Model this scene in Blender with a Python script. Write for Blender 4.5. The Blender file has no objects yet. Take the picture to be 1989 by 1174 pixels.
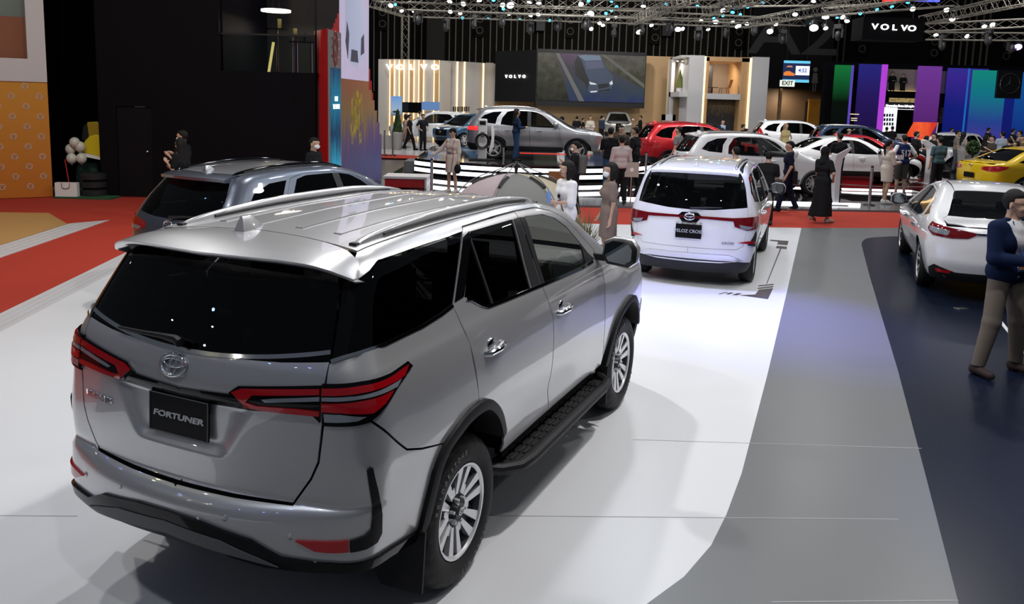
import bpy, bmesh, math, random
import numpy as np
from mathutils import Vector, Matrix
from mathutils.geometry import delaunay_2d_cdt
random.seed(7)
SC = bpy.context.scene
COL = SC.collection
PI = math.pi

# ---------------------------------------------------------------- camera
PITCH, ROLL, CAM_Z, FOCAL = .139, .027, 2.475, 1588.3
PPX, PPY = 992., 417.7
_cp, _sp, _cr, _sr = math.cos(PITCH), math.sin(PITCH), math.cos(ROLL), math.sin(ROLL)
FWD = Vector((0, _cp, -_sp)); _r = Vector((1, 0, 0)); _u = _r.cross(FWD)
RIGHT = _cr*_r+_sr*_u; UP = -_sr*_r+_cr*_u
EYE = Vector((0, 0, CAM_Z))
cam = bpy.data.objects.new('camera', bpy.data.cameras.new('camera')); COL.objects.link(cam)
cam.matrix_world = Matrix(((RIGHT.x, UP.x, -FWD.x, EYE.x), (RIGHT.y, UP.y, -FWD.y, EYE.y), (RIGHT.z, UP.z, -FWD.z, EYE.z), (0, 0, 0, 1)))
cam.data.sensor_width = 36; cam.data.lens = FOCAL/1989*36
cam.data.shift_x = (994.5-PPX)/1989; cam.data.shift_y = -(587-PPY)/1989
cam.data.clip_end = 300; cam.data.clip_start = .05
SC.camera = cam

def ray(px, py): return FWD+RIGHT*((px-PPX)/FOCAL)-UP*((py-PPY)/FOCAL)
def gp(px, py, z=0.):                     # survey of the hall: the spot at height z seen at that place in the photograph
    d = ray(px, py); return EYE+d*((z-CAM_Z)/d.z)
def at(px, py, Y):                        # the same for a known distance Y
    d = ray(px, py); return EYE+d*(Y/d.y)

# ---------------------------------------------------------------- world, exposure, hall lamps
SC.view_settings.view_transform = 'Standard'; SC.view_settings.look = 'None'
SC.view_settings.gamma = 1; SC.view_settings.use_curve_mapping = False
SC.view_settings.exposure = 0.0
wd = bpy.data.worlds.new('hall_air'); SC.world = wd; wd.use_nodes = True
wd.node_tree.nodes['Background'].inputs[0].default_value = (.62, .70, .85, 1)
wd.node_tree.nodes['Background'].inputs[1].default_value = .085

PW = .28
def lamp(name, loc, target, power, size=.35, color=(1, .97, .93), spot=None, blend=.4):
    L = bpy.data.lights.new(name, 'SPOT' if spot else 'AREA'); L.energy = power*PW; L.color = color
    if spot: L.spot_size = spot; L.spot_blend = blend; L.shadow_soft_size = size
    else: L.shape = 'DISK'; L.size = size
    o = bpy.data.objects.new(name, L); COL.objects.link(o); o.location = loc
    o.rotation_euler = (Vector(target)-Vector(loc)).to_track_quat('-Z', 'Y').to_euler()
    o['kind'] = 'structure'
    return o
WHITE = (1, .98, .96); COOL = (.86, .92, 1); VIOL = (.45, .45, 1); WARM = (1, .85, .65)
for (x, y, z, tx, ty, p, s, c) in (
        (2.6, 5.4, 7.6, 1.5, 5.6, 950, .3, WHITE), (4.6, 9.0, 7.6, 1.2, 8.6, 330, .3, WHITE), (-5.0, 6.5, 7.6, -1.5, 6.0, 430, .3, WHITE),
        (-1.2, 11.5, 7.8, -.6, 6.5, 1050, .3, WHITE), (2.6, 16, 7.8, 2.6, 12.5, 600, .5, COOL), (1.0, 0.0, 7.6, -.6, 3.4, 240, .3, WHITE),
        (7.5, 13, 7.8, 7.0, 12.2, 700, .5, WHITE), (-6.5, 14, 8, -4.5, 13, 420, .5, WHITE), (4.0, 13.6, 7.6, 3.4, 12.6, 300, .4, COOL),
        (-4.0, 1.0, 7.8, -2.6, 4.2, 260, .3, COOL), (9.5, 6.5, 7.8, 6.5, 7.5, 260, .5, WHITE)):
    lamp('overhead_light', (x, y, z), (tx, ty, 0), p, s, c)
lamp('overhead_light', (2.5, 13.0, 7.5), (3.35, 9.2, 0), 15000, .25, (.13, .13, 1), spot=.46, blend=1.)
lamp('overhead_light', (1.0, 11.0, 7.5), (2.2, 10.0, 0), 6000, .25, (.35, .4, 1), spot=.62, blend=1.)
lamp('overhead_light', (8.0, 3.0, 7.5), (4.6, 4.2, 0), 11000, .25, (.1, .3, 1), spot=.5, blend=1.)
lamp('overhead_light', (-8.0, 12.0, 8), (-10.5, 17.5, 1), 700, .4, WARM)  # unseen warm light added to brighten the orange wall
for (x, y, z, tx, ty, p, s) in ((-1, 24, 9, -.2, 28, 1500, .6), (4, 26, 9, 4, 29, 1500, .6), (9, 23, 9, 9, 26, 1500, .6), (15, 26, 9, 15, 30, 1300, .6),
        (-7, 38, 10, -6, 42, 2200, .8), (2, 38, 10, 3, 44, 2600, .8), (12, 38, 10, 12, 44, 2200, .8), (22, 36, 10, 22, 42, 1300, .8), (-9, 20, 9, -8, 21, 130, .5), (20, 24, 9, 19, 26, 1100, .6)):
    lamp('overhead_light', (x, y, z), (tx, ty, 0), p, s, WHITE)
for (x, y, tx, ty, p) in ((6, 57, 7, 66, 2600), (11, 52, 11, 60, 1500), (-6, 46, -6, 54, 1200), (4, 64, 4, 76, 700), (22, 62, 22, 76, 500), (-10, 64, -8, 76, 400)): lamp('overhead_light', (x, y, 11), (tx, ty, 4), p, .8, (1, .95, .88))  # unseen lights added to brighten the far booths and the ribbed hall wall
random.seed(31)                           # small unseen booth lamps, added up left to glint in the rear glass
for i in range(26):
    c_ = ((1, .97, .9), (.25, .35, 1), (1, .97, .9), (1, .9, .5), (.2, .3, 1))[i % 5]; x_, y_ = random.uniform(-19, -4), random.uniform(-7, 11); lamp('overhead_light', (x_, y_, random.uniform(6.5, 9)), (x_*.8, y_, 0), 14, .13, c_)
# ---------------------------------------------------------------- car body as an implicit surface
def pchip(pts):
    pts = sorted(pts); X = np.array([p[0] for p in pts], float); Y = np.array([p[1] for p in pts], float)
    h = np.diff(X); d = np.diff(Y)/h; m = np.zeros(len(X)); m[0] = d[0]; m[-1] = d[-1]
    for i in range(1, len(X)-1):
        if d[i-1]*d[i] > 0:
            w1 = 2*h[i]+h[i-1]; w2 = h[i]+2*h[i-1]; m[i] = (w1+w2)/(w1/d[i-1]+w2/d[i])
    def f(x):
        x = np.clip(x, X[0], X[-1]); i = np.clip(np.searchsorted(X, x)-1, 0, len(X)-2)
        t = (x-X[i])/h[i]; t2 = t*t; t3 = t2*t
        return (2*t3-3*t2+1)*Y[i]+(t3-2*t2+t)*h[i]*m[i]+(-2*t3+3*t2)*Y[i+1]+(t3-t2)*h[i]*m[i+1]
    return f

def smax(a, b, k):
    h = np.maximum(k-np.abs(a-b), 0)/k
    return np.maximum(a, b)+h*h*k*.25

class Body:
    """F(x, y, z) < 0 inside the car; x forward from the rear axle, y left, z up."""
    def __init__(s, d):
        s.d = d; s.w = pchip(d['w']); s.plan = pchip(d['plan']); s.rear = pchip(d['rear']); s.front = pchip(d['front'])
        s.top = pchip(d['top']); s.xc = d.get('xc', 1.3); s.bumps = d.get('bumps', []); s.dents = d.get('dents', []); s.rk = pchip(d.get('rbow', [(0, .12), (2, .12)]))
        s.fk = pchip(d.get('fbow', [(0, .3), (2, .3)])); s.kc = d.get('kc', .22); s.kt = d.get('kt', .10); s.crown = d.get('crown', .05)
        s.W = max(p[1] for p in d['w']); s.x0 = min(p[1] for p in d['rear'])-.3; s.x1 = max(p[1] for p in d['front'])+.3
        ph = np.linspace(-math.pi, math.pi, 1441); z = np.full_like(ph, d.get('zref', .85))
        P = s.cast(ph, z); seg = np.hypot(*np.diff(P[:, :2], axis=0).T)
        a = np.concatenate([[0], np.cumsum(seg)]); s.ph = ph; s.arc = a-np.interp(0, ph, a)
    def F(s, x, y, z):
        ay = np.abs(y); w = s.w(z)*s.plan(x)
        for (bx, bz, sx, sz, am) in s.bumps:
            w = w+am*np.exp(-((x-bx)/sx)**2-((z-bz)/sz)**2)
        q = np.minimum(ay/s.W, 1.2)
        xr = s.rear(z)+s.rk(z)*q**2.2
        for (by, bz, sy, sz, am) in s.dents: xr = xr+am*np.exp(-((y-by)/(sy+.55*(z-bz)))**12-((z-bz)/sz)**12)
        xf = s.front(z)-s.fk(z)*q**2.4
        zt = s.top(x)-s.crown*(ay/.7)**2
        sl = (s.top(x+.02)-s.top(x-.02))/.04
        f = smax(ay-w, smax(xr-x, x-xf, .05), s.kc)
        return smax(f, (z-zt)/np.sqrt(1+sl*sl), s.kt)
    def root(s, o, d, L):
        """outermost crossing on rays that start inside at o and leave along d"""
        n = len(o); lo = np.zeros(n); hi = np.full(n, L)
        for _ in range(34):
            m = (lo+hi)/2; p = o+d*m[:, None]; i = s.F(p[:, 0], p[:, 1], p[:, 2]) < 0
            lo = np.where(i, m, lo); hi = np.where(i, hi, m)
        return o+d*lo[:, None]
    def cast(s, ph, z):        # ph = 0 looks at the rear, + goes to the right flank
        z = np.asarray(z, float); ph = np.asarray(ph, float)
        o = np.stack([np.full_like(z, s.xc), np.zeros_like(z), z], 1)
        d = np.stack([-np.cos(ph), -np.sin(ph), np.zeros_like(ph)], 1)
        return s.root(o, d, 4.0)
    def S(s, p):               # surface point -> (arc, z)
        p = np.atleast_2d(p); ph = np.arctan2(-p[:, 1], s.xc-p[:, 0])
        return np.stack([np.interp(ph, s.ph, s.arc), p[:, 2]], 1)
    def side(s, x, z):         # point on the right flank
        x = np.atleast_1d(np.asarray(x, float)); z = np.atleast_1d(np.asarray(z, float)); x, z = np.broadcast_arrays(x, z)
        return s.root(np.stack([x, 0*x, z], 1), np.tile([0., -1, 0], (len(x), 1)), 1.4)
    def back(s, y, z):
        y = np.atleast_1d(np.asarray(y, float)); z = np.atleast_1d(np.asarray(z, float)); y, z = np.broadcast_arrays(y, z)
        return s.root(np.stack([0*y+s.xc, y, z], 1), np.tile([-1., 0, 0], (len(y), 1)), 4.)
    def face(s, y, z):
        y = np.atleast_1d(np.asarray(y, float)); z = np.atleast_1d(np.asarray(z, float)); y, z = np.broadcast_arrays(y, z)
        return s.root(np.stack([0*y+s.xc, y, z], 1), np.tile([1., 0, 0], (len(y), 1)), 4.)
    def up(s, x, y):
        x = np.atleast_1d(np.asarray(x, float)); y = np.atleast_1d(np.asarray(y, float)); x, y = np.broadcast_arrays(x, y)
        return s.root(np.stack([x, y, 0*x+.7], 1), np.tile([0., 0, 1], (len(x), 1)), 1.6)
    def from_s(s, q):          # (arc, z) -> surface point
        q = np.atleast_2d(q); return s.cast(np.interp(q[:, 0], s.arc, s.ph), q[:, 1])
    def normal(s, p):
        e = 2e-3; x, y, z = p.T
        g = np.stack([s.F(x+e, y, z)-s.F(x-e, y, z), s.F(x, y+e, z)-s.F(x, y-e, z), s.F(x, y, z+e)-s.F(x, y, z-e)], 1)
        return g/np.maximum(np.linalg.norm(g, axis=1, keepdims=True), 1e-9)
# ---------------------------------------------------------------- materials
def mat(name, col, rough=.5, metal=0., coat=0., emit=None, es=1., spec=.5, noise=0., nscale=40., bump=0., bscale=200.):
    m = bpy.data.materials.new(name); m.use_nodes = True; nt = m.node_tree; b = nt.nodes['Principled BSDF']
    c = tuple(col)+(1,) if len(col) == 3 else col
    b.inputs['Base Color'].default_value = c; b.inputs['Roughness'].default_value = rough; b.inputs['Metallic'].default_value = metal
    b.inputs['Coat Weight'].default_value = coat; b.inputs['Coat Roughness'].default_value = .03; b.inputs['Specular IOR Level'].default_value = spec
    if emit: b.inputs['Emission Color'].default_value = tuple(emit)+(1,); b.inputs['Emission Strength'].default_value = es
    if noise or bump:
        tc = nt.nodes.new('ShaderNodeTexCoord')
    if noise:
        n = nt.nodes.new('ShaderNodeTexNoise'); n.inputs['Scale'].default_value = nscale; n.inputs['Detail'].default_value = 4
        r = nt.nodes.new('ShaderNodeMix'); r.data_type = 'RGBA'
        r.inputs['A'].default_value = tuple(max(0, v*(1-noise)) for v in c[:3])+(1,); r.inputs['B'].default_value = tuple(min(1, v*(1+noise)) for v in c[:3])+(1,)
        nt.links.new(tc.outputs['Object'], n.inputs['Vector']); nt.links.new(n.outputs['Fac'], r.inputs['Factor']); nt.links.new(r.outputs['Result'], b.inputs['Base Color'])
    if bump:
        n2 = nt.nodes.new('ShaderNodeTexNoise'); n2.inputs['Scale'].default_value = bscale; bp = nt.nodes.new('ShaderNodeBump')
        bp.inputs['Strength'].default_value = bump; bp.inputs['Distance'].default_value = .01
        nt.links.new(tc.outputs['Object'], n2.inputs['Vector']); nt.links.new(n2.outputs['Fac'], bp.inputs['Height']); nt.links.new(bp.outputs['Normal'], b.inputs['Normal'])
    return m

def glass(name, tint, rough=0.):
    """thin tinted pane: what lies behind is dimmed by the tint, with a mirror-like sheen at grazing angles"""
    m = bpy.data.materials.new(name); m.use_nodes = True; nt = m.node_tree; nt.nodes.clear()
    out = nt.nodes.new('ShaderNodeOutputMaterial'); mx = nt.nodes.new('ShaderNodeMixShader'); tr = nt.nodes.new('ShaderNodeBsdfTransparent')
    gl = nt.nodes.new('ShaderNodeBsdfGlossy'); fr = nt.nodes.new('ShaderNodeFresnel'); fr.inputs[0].default_value = 1.5
    tr.inputs[0].default_value = tuple(tint)+(1,); gl.inputs['Roughness'].default_value = rough
    nt.links.new(fr.outputs[0], mx.inputs[0]); nt.links.new(tr.outputs[0], mx.inputs[1]); nt.links.new(gl.outputs[0], mx.inputs[2]); nt.links.new(mx.outputs[0], out.inputs[0])
    return m

def paint(name, col, metal=0., rough=.32): return mat(name, col, rough, metal, 1.0)
def strong_coat(m, ior): m.node_tree.nodes['Principled BSDF'].inputs['Coat IOR'].default_value = ior; return m
M = dict(
    silver=strong_coat(paint('silver_paint', (.60, .60, .615), .58, .34), 1.9), white=paint('white_paint', (.82, .83, .85), 0, .3), graphite=paint('graphite_paint', (.10, .115, .15), .6),
    grey=paint('grey_paint', (.42, .43, .46), .7), red=paint('red_paint', (.55, .012, .02), .3), blue=paint('blue_paint', (.05, .13, .24), .5), navy=paint('navy_paint', (.035, .06, .12), .5),
    black_paint=paint('black_paint', (.01, .01, .012), .2), yellow=paint('yellow_paint', (.75, .50, .0), .1), pearl=paint('pearl_paint', (.82, .82, .84), .05, .25),
    champagne=paint('champagne_paint', (.52, .50, .46), .6),
    gloss_black=mat('gloss_black', (.004, .004, .005), .06, 0, 0, spec=.28), black=mat('black_plastic', (.014, .014, .016), .5, spec=.3), dark=mat('dark_cavity', (.004, .004, .005), .9, spec=.05),
    grey_plastic=mat('grey_plastic', (.12, .125, .13), .5), rubber=mat('rubber', (.016, .016, .017), .62, spec=.3, bump=.15, bscale=300), chrome=mat('chrome', (.85, .86, .88), .10, 1.),
    steel=mat('brushed_steel', (.62, .62, .63), .28, 1.), alloy=mat('machined_alloy', (.80, .80, .82), .30, .7), alloy_dark=mat('dark_alloy', (.045, .047, .052), .35, .6),
    dark_red_lens=mat('dark_red_lens', (.13, .003, .006), .08, 0, .6, emit=(.4, 0, .01), es=.03), red_lens=mat('red_lens', (.34, .004, .008), .1, 0, .8, emit=(.5, .0, .01), es=.05), lamp_red=mat('lit_red_lens', (.6, .01, .01), .15, 0, .5, emit=(1, .03, .03), es=1.2),
    clear_lens=mat('clear_lens', (.34, .37, .42), .1, .35, .8), headlight=mat('headlight_lens', (.6, .62, .65), .08, .3, .6, emit=(1, 1, 1), es=.25),
    daylight=mat('lit_daylight_lamp', (1, 1, 1), .2, emit=(1, 1, .97), es=5.), seat=mat('dark_seat_leather', (.035, .033, .034), .55), beige_seat=mat('beige_seat_leather', (.30, .25, .19), .6), cabin=mat('cabin_grey', (.16, .15, .145), .7),
    glass_dark=glass('dark_tinted_glass', (.075, .078, .085)), glass_mid=glass('mid_tinted_glass', (.30, .32, .32)), glass_clear=glass('clear_car_glass', (.80, .84, .83)),
    mirror=mat('mirror_glass', (.55, .6, .62), .03, 1.), white_plain=mat('white_lacquer', (.8, .8, .8), .35), plate=mat('black_plate', (.005, .005, .006), .3, 0, 0, spec=.15), letters=mat('grey_lettering', (.55, .57, .6), .35, .4),
)

# ---------------------------------------------------------------- objects and tags
def tag(o, label=None, cat=None, group=None, kind=None):
    if label: o['label'] = label
    if cat: o['category'] = cat
    if group: o['group'] = group
    if kind: o['kind'] = kind
    return o

def thing(name, label, cat, loc=(0, 0, 0), rz=0., group=None):
    o = bpy.data.objects.new(name, None); COL.objects.link(o); o.location = loc; o.rotation_euler = (0, 0, rz); o.empty_display_size = .1
    return tag(o, label, cat, group)

def obj(name, V, Fc, m, parent=None, smooth=False, idx=None, nrm=None):
    me = bpy.data.meshes.new(name); me.from_pydata([tuple(map(float, v)) for v in V], [], [tuple(f) for f in Fc])
    for q in (m if isinstance(m, (list, tuple)) else [m]): me.materials.append(q)
    if idx is not None: me.polygons.foreach_set('material_index', idx)
    if smooth: me.polygons.foreach_set('use_smooth', [True]*len(me.polygons))
    me.update()
    if nrm is not None: me.normals_split_custom_set(nrm)
    o = bpy.data.objects.new(name, me); COL.objects.link(o)
    if parent: o.parent = parent
    return o

def link_copy(o, parent=None):
    c = o.copy(); COL.objects.link(c); c.parent = parent
    for ch in list(o.children): link_copy(ch, c)
    return c

class MB:
    """collects simple shapes into one mesh"""
    def __init__(s): s.V = []; s.F = []; s.I = []
    def add(s, V, Fc, mi=0):
        n = len(s.V); s.V += [tuple(v) for v in V]; s.F += [tuple(i+n for i in f) for f in Fc]; s.I += [mi]*len(Fc); return s
    def box(s, c, d, rz=0., mi=0, M4=None):
        x, y, z = d[0]/2, d[1]/2, d[2]/2; cs, sn = math.cos(rz), math.sin(rz)
        V = [(a*x, b*y, e*z) for a in (-1, 1) for b in (-1, 1) for e in (-1, 1)]
        V = [(c[0]+cs*v[0]-sn*v[1], c[1]+sn*v[0]+cs*v[1], c[2]+v[2]) for v in V]
        return s.add(V, [(0, 1, 3, 2), (4, 6, 7, 5), (0, 4, 5, 1), (2, 3, 7, 6), (0, 2, 6, 4), (1, 5, 7, 3)], mi)
    def tube(s, P, r, n=8, mi=0, cap=True):
        P = [Vector(p) for p in P]; k = len(P); R = r if isinstance(r, (list, tuple)) else [r]*k; V = []; Fc = []
        ref = Vector((0, 0, 1))
        for i, p in enumerate(P):
            t = (P[min(i+1, k-1)]-P[max(i-1, 0)]).normalized()
            a = t.cross(ref); a = a if a.length > .15 else t.cross(Vector((1, 0, 0))); a.normalize(); b = t.cross(a)
            V += [p+(a*math.cos(2*PI*j/n)+b*math.sin(2*PI*j/n))*R[i] for j in range(n)]
        for i in range(k-1):
            for j in range(n): Fc.append((i*n+j, i*n+(j+1) % n, (i+1)*n+(j+1) % n, (i+1)*n+j))
        if cap: Fc += [tuple(range(n-1, -1, -1)), tuple(range((k-1)*n, k*n))]
        return s.add(V, Fc, mi)
    def lathe(s, prof, n=24, M4=None, mi=0, mis=None):
        """profile (radius, height) turned about local z, placed by the matrix M4"""
        M4 = M4 or Matrix(); V = []
        for (r, h) in prof: V += [M4 @ Vector((r*math.cos(2*PI*j/n), r*math.sin(2*PI*j/n), h)) for j in range(n)]
        for i in range(len(prof)-1):
            Fc = [(i*n+j, i*n+(j+1) % n, (i+1)*n+(j+1) % n, (i+1)*n+j) for j in range(n)]
            if i == 0: s.add(V, Fc, mis[0] if mis else mi); base = len(s.V)-len(V)
            else: s.F += [tuple(q+base for q in f) for f in Fc]; s.I += [mis[i] if mis else mi]*n
        return s
    def prism(s, loop, h0, h1, M4=None, mi=0, mi_top=None):
        """2-D outline extruded from h0 to h1 along local z"""
        M4 = M4 or Matrix(); n = len(loop)
        a = sum(loop[i][0]*loop[(i+1) % n][1]-loop[(i+1) % n][0]*loop[i][1] for i in range(n))
        if a < 0: loop = loop[::-1]
        V = [M4 @ Vector((p[0], p[1], h0)) for p in loop]+[M4 @ Vector((p[0], p[1], h1)) for p in loop]
        s.add(V, [tuple(range(n-1, -1, -1))]+[(i, (i+1) % n, n+(i+1) % n, n+i) for i in range(n)], mi)
        b = len(s.V)-2*n; s.F.append(tuple(b+n+i for i in range(n))); s.I.append(mi if mi_top is None else mi_top); return s
    def quad(s, a, b, c, d, mi=0): return s.add([a, b, c, d], [(0, 1, 2, 3)], mi)
    def ball(s, c, r, n=12, m=8, mi=0):
        r = (r, r, r) if not isinstance(r, (tuple, list)) else r
        V = [(c[0], c[1], c[2]-r[2])]; Fc = []
        for i in range(1, m):
            t = PI*i/m-PI/2; V += [(c[0]+r[0]*math.cos(t)*math.cos(2*PI*j/n), c[1]+r[1]*math.cos(t)*math.sin(2*PI*j/n), c[2]+r[2]*math.sin(t)) for j in range(n)]
        V.append((c[0], c[1], c[2]+r[2])); T = len(V)-1
        for j in range(n):
            Fc.append((0, 1+(j+1) % n, 1+j)); Fc.append((T, T-n+j, T-n+(j+1) % n))
            for i in range(m-2): q = 1+i*n; Fc.append((q+j, q+(j+1) % n, q+n+(j+1) % n, q+n+j))
        return s.add(V, Fc, mi)
    def build(s, name, m, parent=None, smooth=False): return obj(name, s.V, s.F, m, parent, smooth, s.I if isinstance(m, (list, tuple)) else None)

def autosmooth(o, ang=.6):
    me = o.data; me.polygons.foreach_set('use_smooth', [True]*len(me.polygons)); bm = bmesh.new(); bm.from_mesh(me)
    for e in bm.edges:
        if len(e.link_faces) != 2 or e.calc_face_angle(0) > ang: e.smooth = False
    bm.to_mesh(me); bm.free(); return o

def bevel(o, w=.01, seg=2):
    md = o.modifiers.new('bevel', 'BEVEL'); md.width = w; md.segments = seg; md.limit_method = 'ANGLE'; return o

def text(s, size, m, loc, rot, parent=None, name='lettering', depth=.004, align='CENTER', squash=1., bold=0., shear=0.):
    cu = bpy.data.curves.new(name, 'FONT'); cu.body = s; cu.size = size; cu.align_x = align; cu.align_y = 'CENTER'; cu.extrude = depth; cu.offset = bold; cu.shear = shear
    t = bpy.data.objects.new('tmp', cu); COL.objects.link(t); dg = bpy.context.evaluated_depsgraph_get(); dg.update()
    me = bpy.data.meshes.new_from_object(t.evaluated_get(dg)); bpy.data.objects.remove(t); me.name = name
    me.materials.clear(); me.materials.append(m)
    o = bpy.data.objects.new(name, me); COL.objects.link(o)
    if isinstance(rot, Matrix): o.matrix_local = Matrix.Translation(loc) @ rot.to_4x4() @ Matrix.Diagonal((squash, 1, 1, 1))
    else: o.location = loc; o.rotation_euler = rot; o.scale = (squash, 1, 1)
    if parent: o.parent = parent
    return o
def facing(nrm, up=(0, 0, 1)):
    """3x3 whose z axis is the outward normal and whose y axis is as upright as it can be"""
    z = Vector(nrm).normalized(); x = Vector(up).cross(z).normalized(); y = z.cross(x)
    return Matrix(((x.x, y.x, z.x), (x.y, y.y, z.y), (x.z, y.z, z.z)))

# ---------------------------------------------------------------- body panels
def dens(loop, st, closed=True):
    L = np.asarray(loop, float); out = []
    for i in range(len(L) if closed else len(L)-1):
        a, b = L[i], L[(i+1) % len(L)]; n = max(1, int(math.ceil(np.linalg.norm(b-a)/st)))
        out += [a+(b-a)*k/n for k in range(n)]
    if not closed: out.append(L[-1])
    return np.array(out)
def area(l): return .5*np.sum(l[:, 0]*np.roll(l[:, 1], -1)-np.roll(l[:, 0], -1)*l[:, 1])
def inset(l, g):
    if g == 0: return l
    p = np.roll(l, 1, 0); n = np.roll(l, -1, 0)
    e1 = l-p; e2 = n-l; e1 /= np.maximum(np.linalg.norm(e1, axis=1, keepdims=True), 1e-9); e2 /= np.maximum(np.linalg.norm(e2, axis=1, keepdims=True), 1e-9)
    n1 = np.stack([-e1[:, 1], e1[:, 0]], 1); n2 = np.stack([-e2[:, 1], e2[:, 0]], 1); m = n1+n2
    m /= np.maximum(np.sum(m*n1, 1, keepdims=True), .4); return l+m*g
def inside(P, loops):
    c = np.zeros(len(P), bool)
    for l in loops:
        a = l; b = np.roll(l, -1, 0)
        for i in range(len(a)):
            (x1, y1), (x2, y2) = a[i], b[i]
            if y1 == y2: continue
            k = ((y1 > P[:, 1]) != (y2 > P[:, 1])) & (P[:, 0] < (x2-x1)*(P[:, 1]-y1)/(y2-y1)+x1); c ^= k
    return c

def patch(name, loops, fmap, B, m, parent, off=0., gap=.003, step=.05, thick=.012, mirror=False, fine=None):
    """a panel cut to its outline (in two surface coordinates) and laid on the body surface, with folded edges"""
    L = []
    for i, l in enumerate(loops):
        l = dens(l, fine or step*.6); a = area(l)
        if (a > 0) != (i == 0): l = l[::-1]
        L.append(inset(l, gap))
    lo = L[0].min(0); hi = L[0].max(0); nx = max(2, int((hi[0]-lo[0])/step)+1); ny = max(2, int((hi[1]-lo[1])/step)+1)
    X, Y = np.meshgrid(np.linspace(lo[0], hi[0], nx+1), np.linspace(lo[1], hi[1], ny+1)); P = np.stack([X.ravel(), Y.ravel()], 1)
    P = P[inside(P, L)]; bd = np.concatenate(L)
    if len(P): P = P[np.array([np.min(np.sum((bd-p)**2, 1)) > (step*.35)**2 for p in P])]
    pts = np.concatenate([bd, P]) if len(P) else bd; E = []; k = 0
    for l in L: E += [(k+i, k+(i+1) % len(l)) for i in range(len(l))]; k += len(l)
    r = delaunay_2d_cdt([Vector(p) for p in pts], E, [], 0, 1e-7)
    V2 = np.array([tuple(v) for v in r[0]]); T = np.array([f for f in r[2] if len(f) == 3])
    T = T[inside(V2[T].mean(1), L)]; e0 = V2[T[:, 1]]-V2[T[:, 0]]; e1 = V2[T[:, 2]]-V2[T[:, 0]]; fl = (e0[:, 0]*e1[:, 1]-e0[:, 1]*e1[:, 0]) < 0
    T[fl] = T[fl][:, ::-1]
    V3 = fmap(V2); N = B.normal(V3); V3 = V3+N*off
    tn = np.cross(V3[T[:, 1]]-V3[T[:, 0]], V3[T[:, 2]]-V3[T[:, 0]])
    if np.sum(tn*N[T[:, 0]]) < 0: T = T[:, ::-1]
    cnt = {}
    for a, b, c in T:
        for e in ((a, b), (b, c), (c, a)): cnt[e] = 1
    bdE = [e for e in cnt if (e[1], e[0]) not in cnt]
    n = len(V3); W = V3-N*thick; used = {}; VV = [*V3]; Fc = [tuple(t) for t in T]; NN = [N[i] for t in T for i in t]
    def low(i):
        if i not in used: used[i] = len(VV); VV.append(W[i])
        return used[i]
    for a, b in bdE:
        f = (b, a, low(a), low(b)); Fc.append(f); q = np.cross(VV[f[1]]-VV[f[0]], VV[f[2]]-VV[f[0]]); q = q/max(np.linalg.norm(q), 1e-9); NN += [q]*4
    o = [obj(name, VV, Fc, m, parent, True, None, NN)]
    if mirror:
        S = np.array([1, -1, 1]); V5 = [v*S for v in VV]; F5 = [f[::-1] for f in Fc]; N5 = []; k = 0
        for f in Fc: N5 += [q*S for q in NN[k:k+len(f)][::-1]]; k += len(f)
        o.append(obj(name, V5, F5, m, parent, True, None, N5))
    return o

def ss(B, P3): return B.S(np.asarray(P3, float))
def sxz(B, pts):                          # outline on the right flank given as (x, z)
    p = dens(pts, .06); return B.S(B.side(p[:, 0], p[:, 1]))
def syz(B, pts):
    p = dens(pts, .06); return B.S(B.back(p[:, 0], p[:, 1]))
def flank(name, B, loops, m, parent, mirror=True, **k): return patch(name, loops, B.from_s, B, m, parent, mirror=mirror, **k)
def lid(name, B, loops, m, parent, **k): return patch(name, loops, lambda q: B.up(q[:, 0], q[:, 1]), B, m, parent, **k)

def ribbon(B, P3, w, h, name, m, parent, mirror=False, fmap=None):
    """a raised moulding along surface points: width w, standing h proud"""
    p = dens(np.asarray(P3, float), .05, False); N = B.normal(p); t = np.gradient(p, axis=0); t /= np.linalg.norm(t, axis=1, keepdims=True); b = np.cross(N, t)
    V = []; n = len(p)
    for s, e in ((-1, -.006), (-.85, h), (.85, h), (1, -.006)): V += [*(p+b*w/2*s+N*e)]
    Fc = [(k*n+i, k*n+i+1, (k+1)*n+i+1, (k+1)*n+i) for k in range(3) for i in range(n-1)]+[(0, n, 2*n, 3*n), (n-1, 4*n-1, 3*n-1, 2*n-1)]
    o = [autosmooth(obj(name, V, Fc, m, parent))]
    if mirror: o.append(autosmooth(obj(name, [(v[0], -v[1], v[2]) for v in V], [f[::-1] for f in Fc], m, parent)))
    return o
# ---------------------------------------------------------------- wheels
def axle_matrix(x, y, z):                 # local z points outboard
    s = -1 if y < 0 else 1
    return Matrix(((1, 0, 0, x), (0, 0, s, y), (0, -s, 0, z), (0, 0, 0, 1))) if s > 0 else Matrix(((1, 0, 0, x), (0, 0, -1, y), (0, 1, 0, z), (0, 0, 0, 1)))

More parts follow.
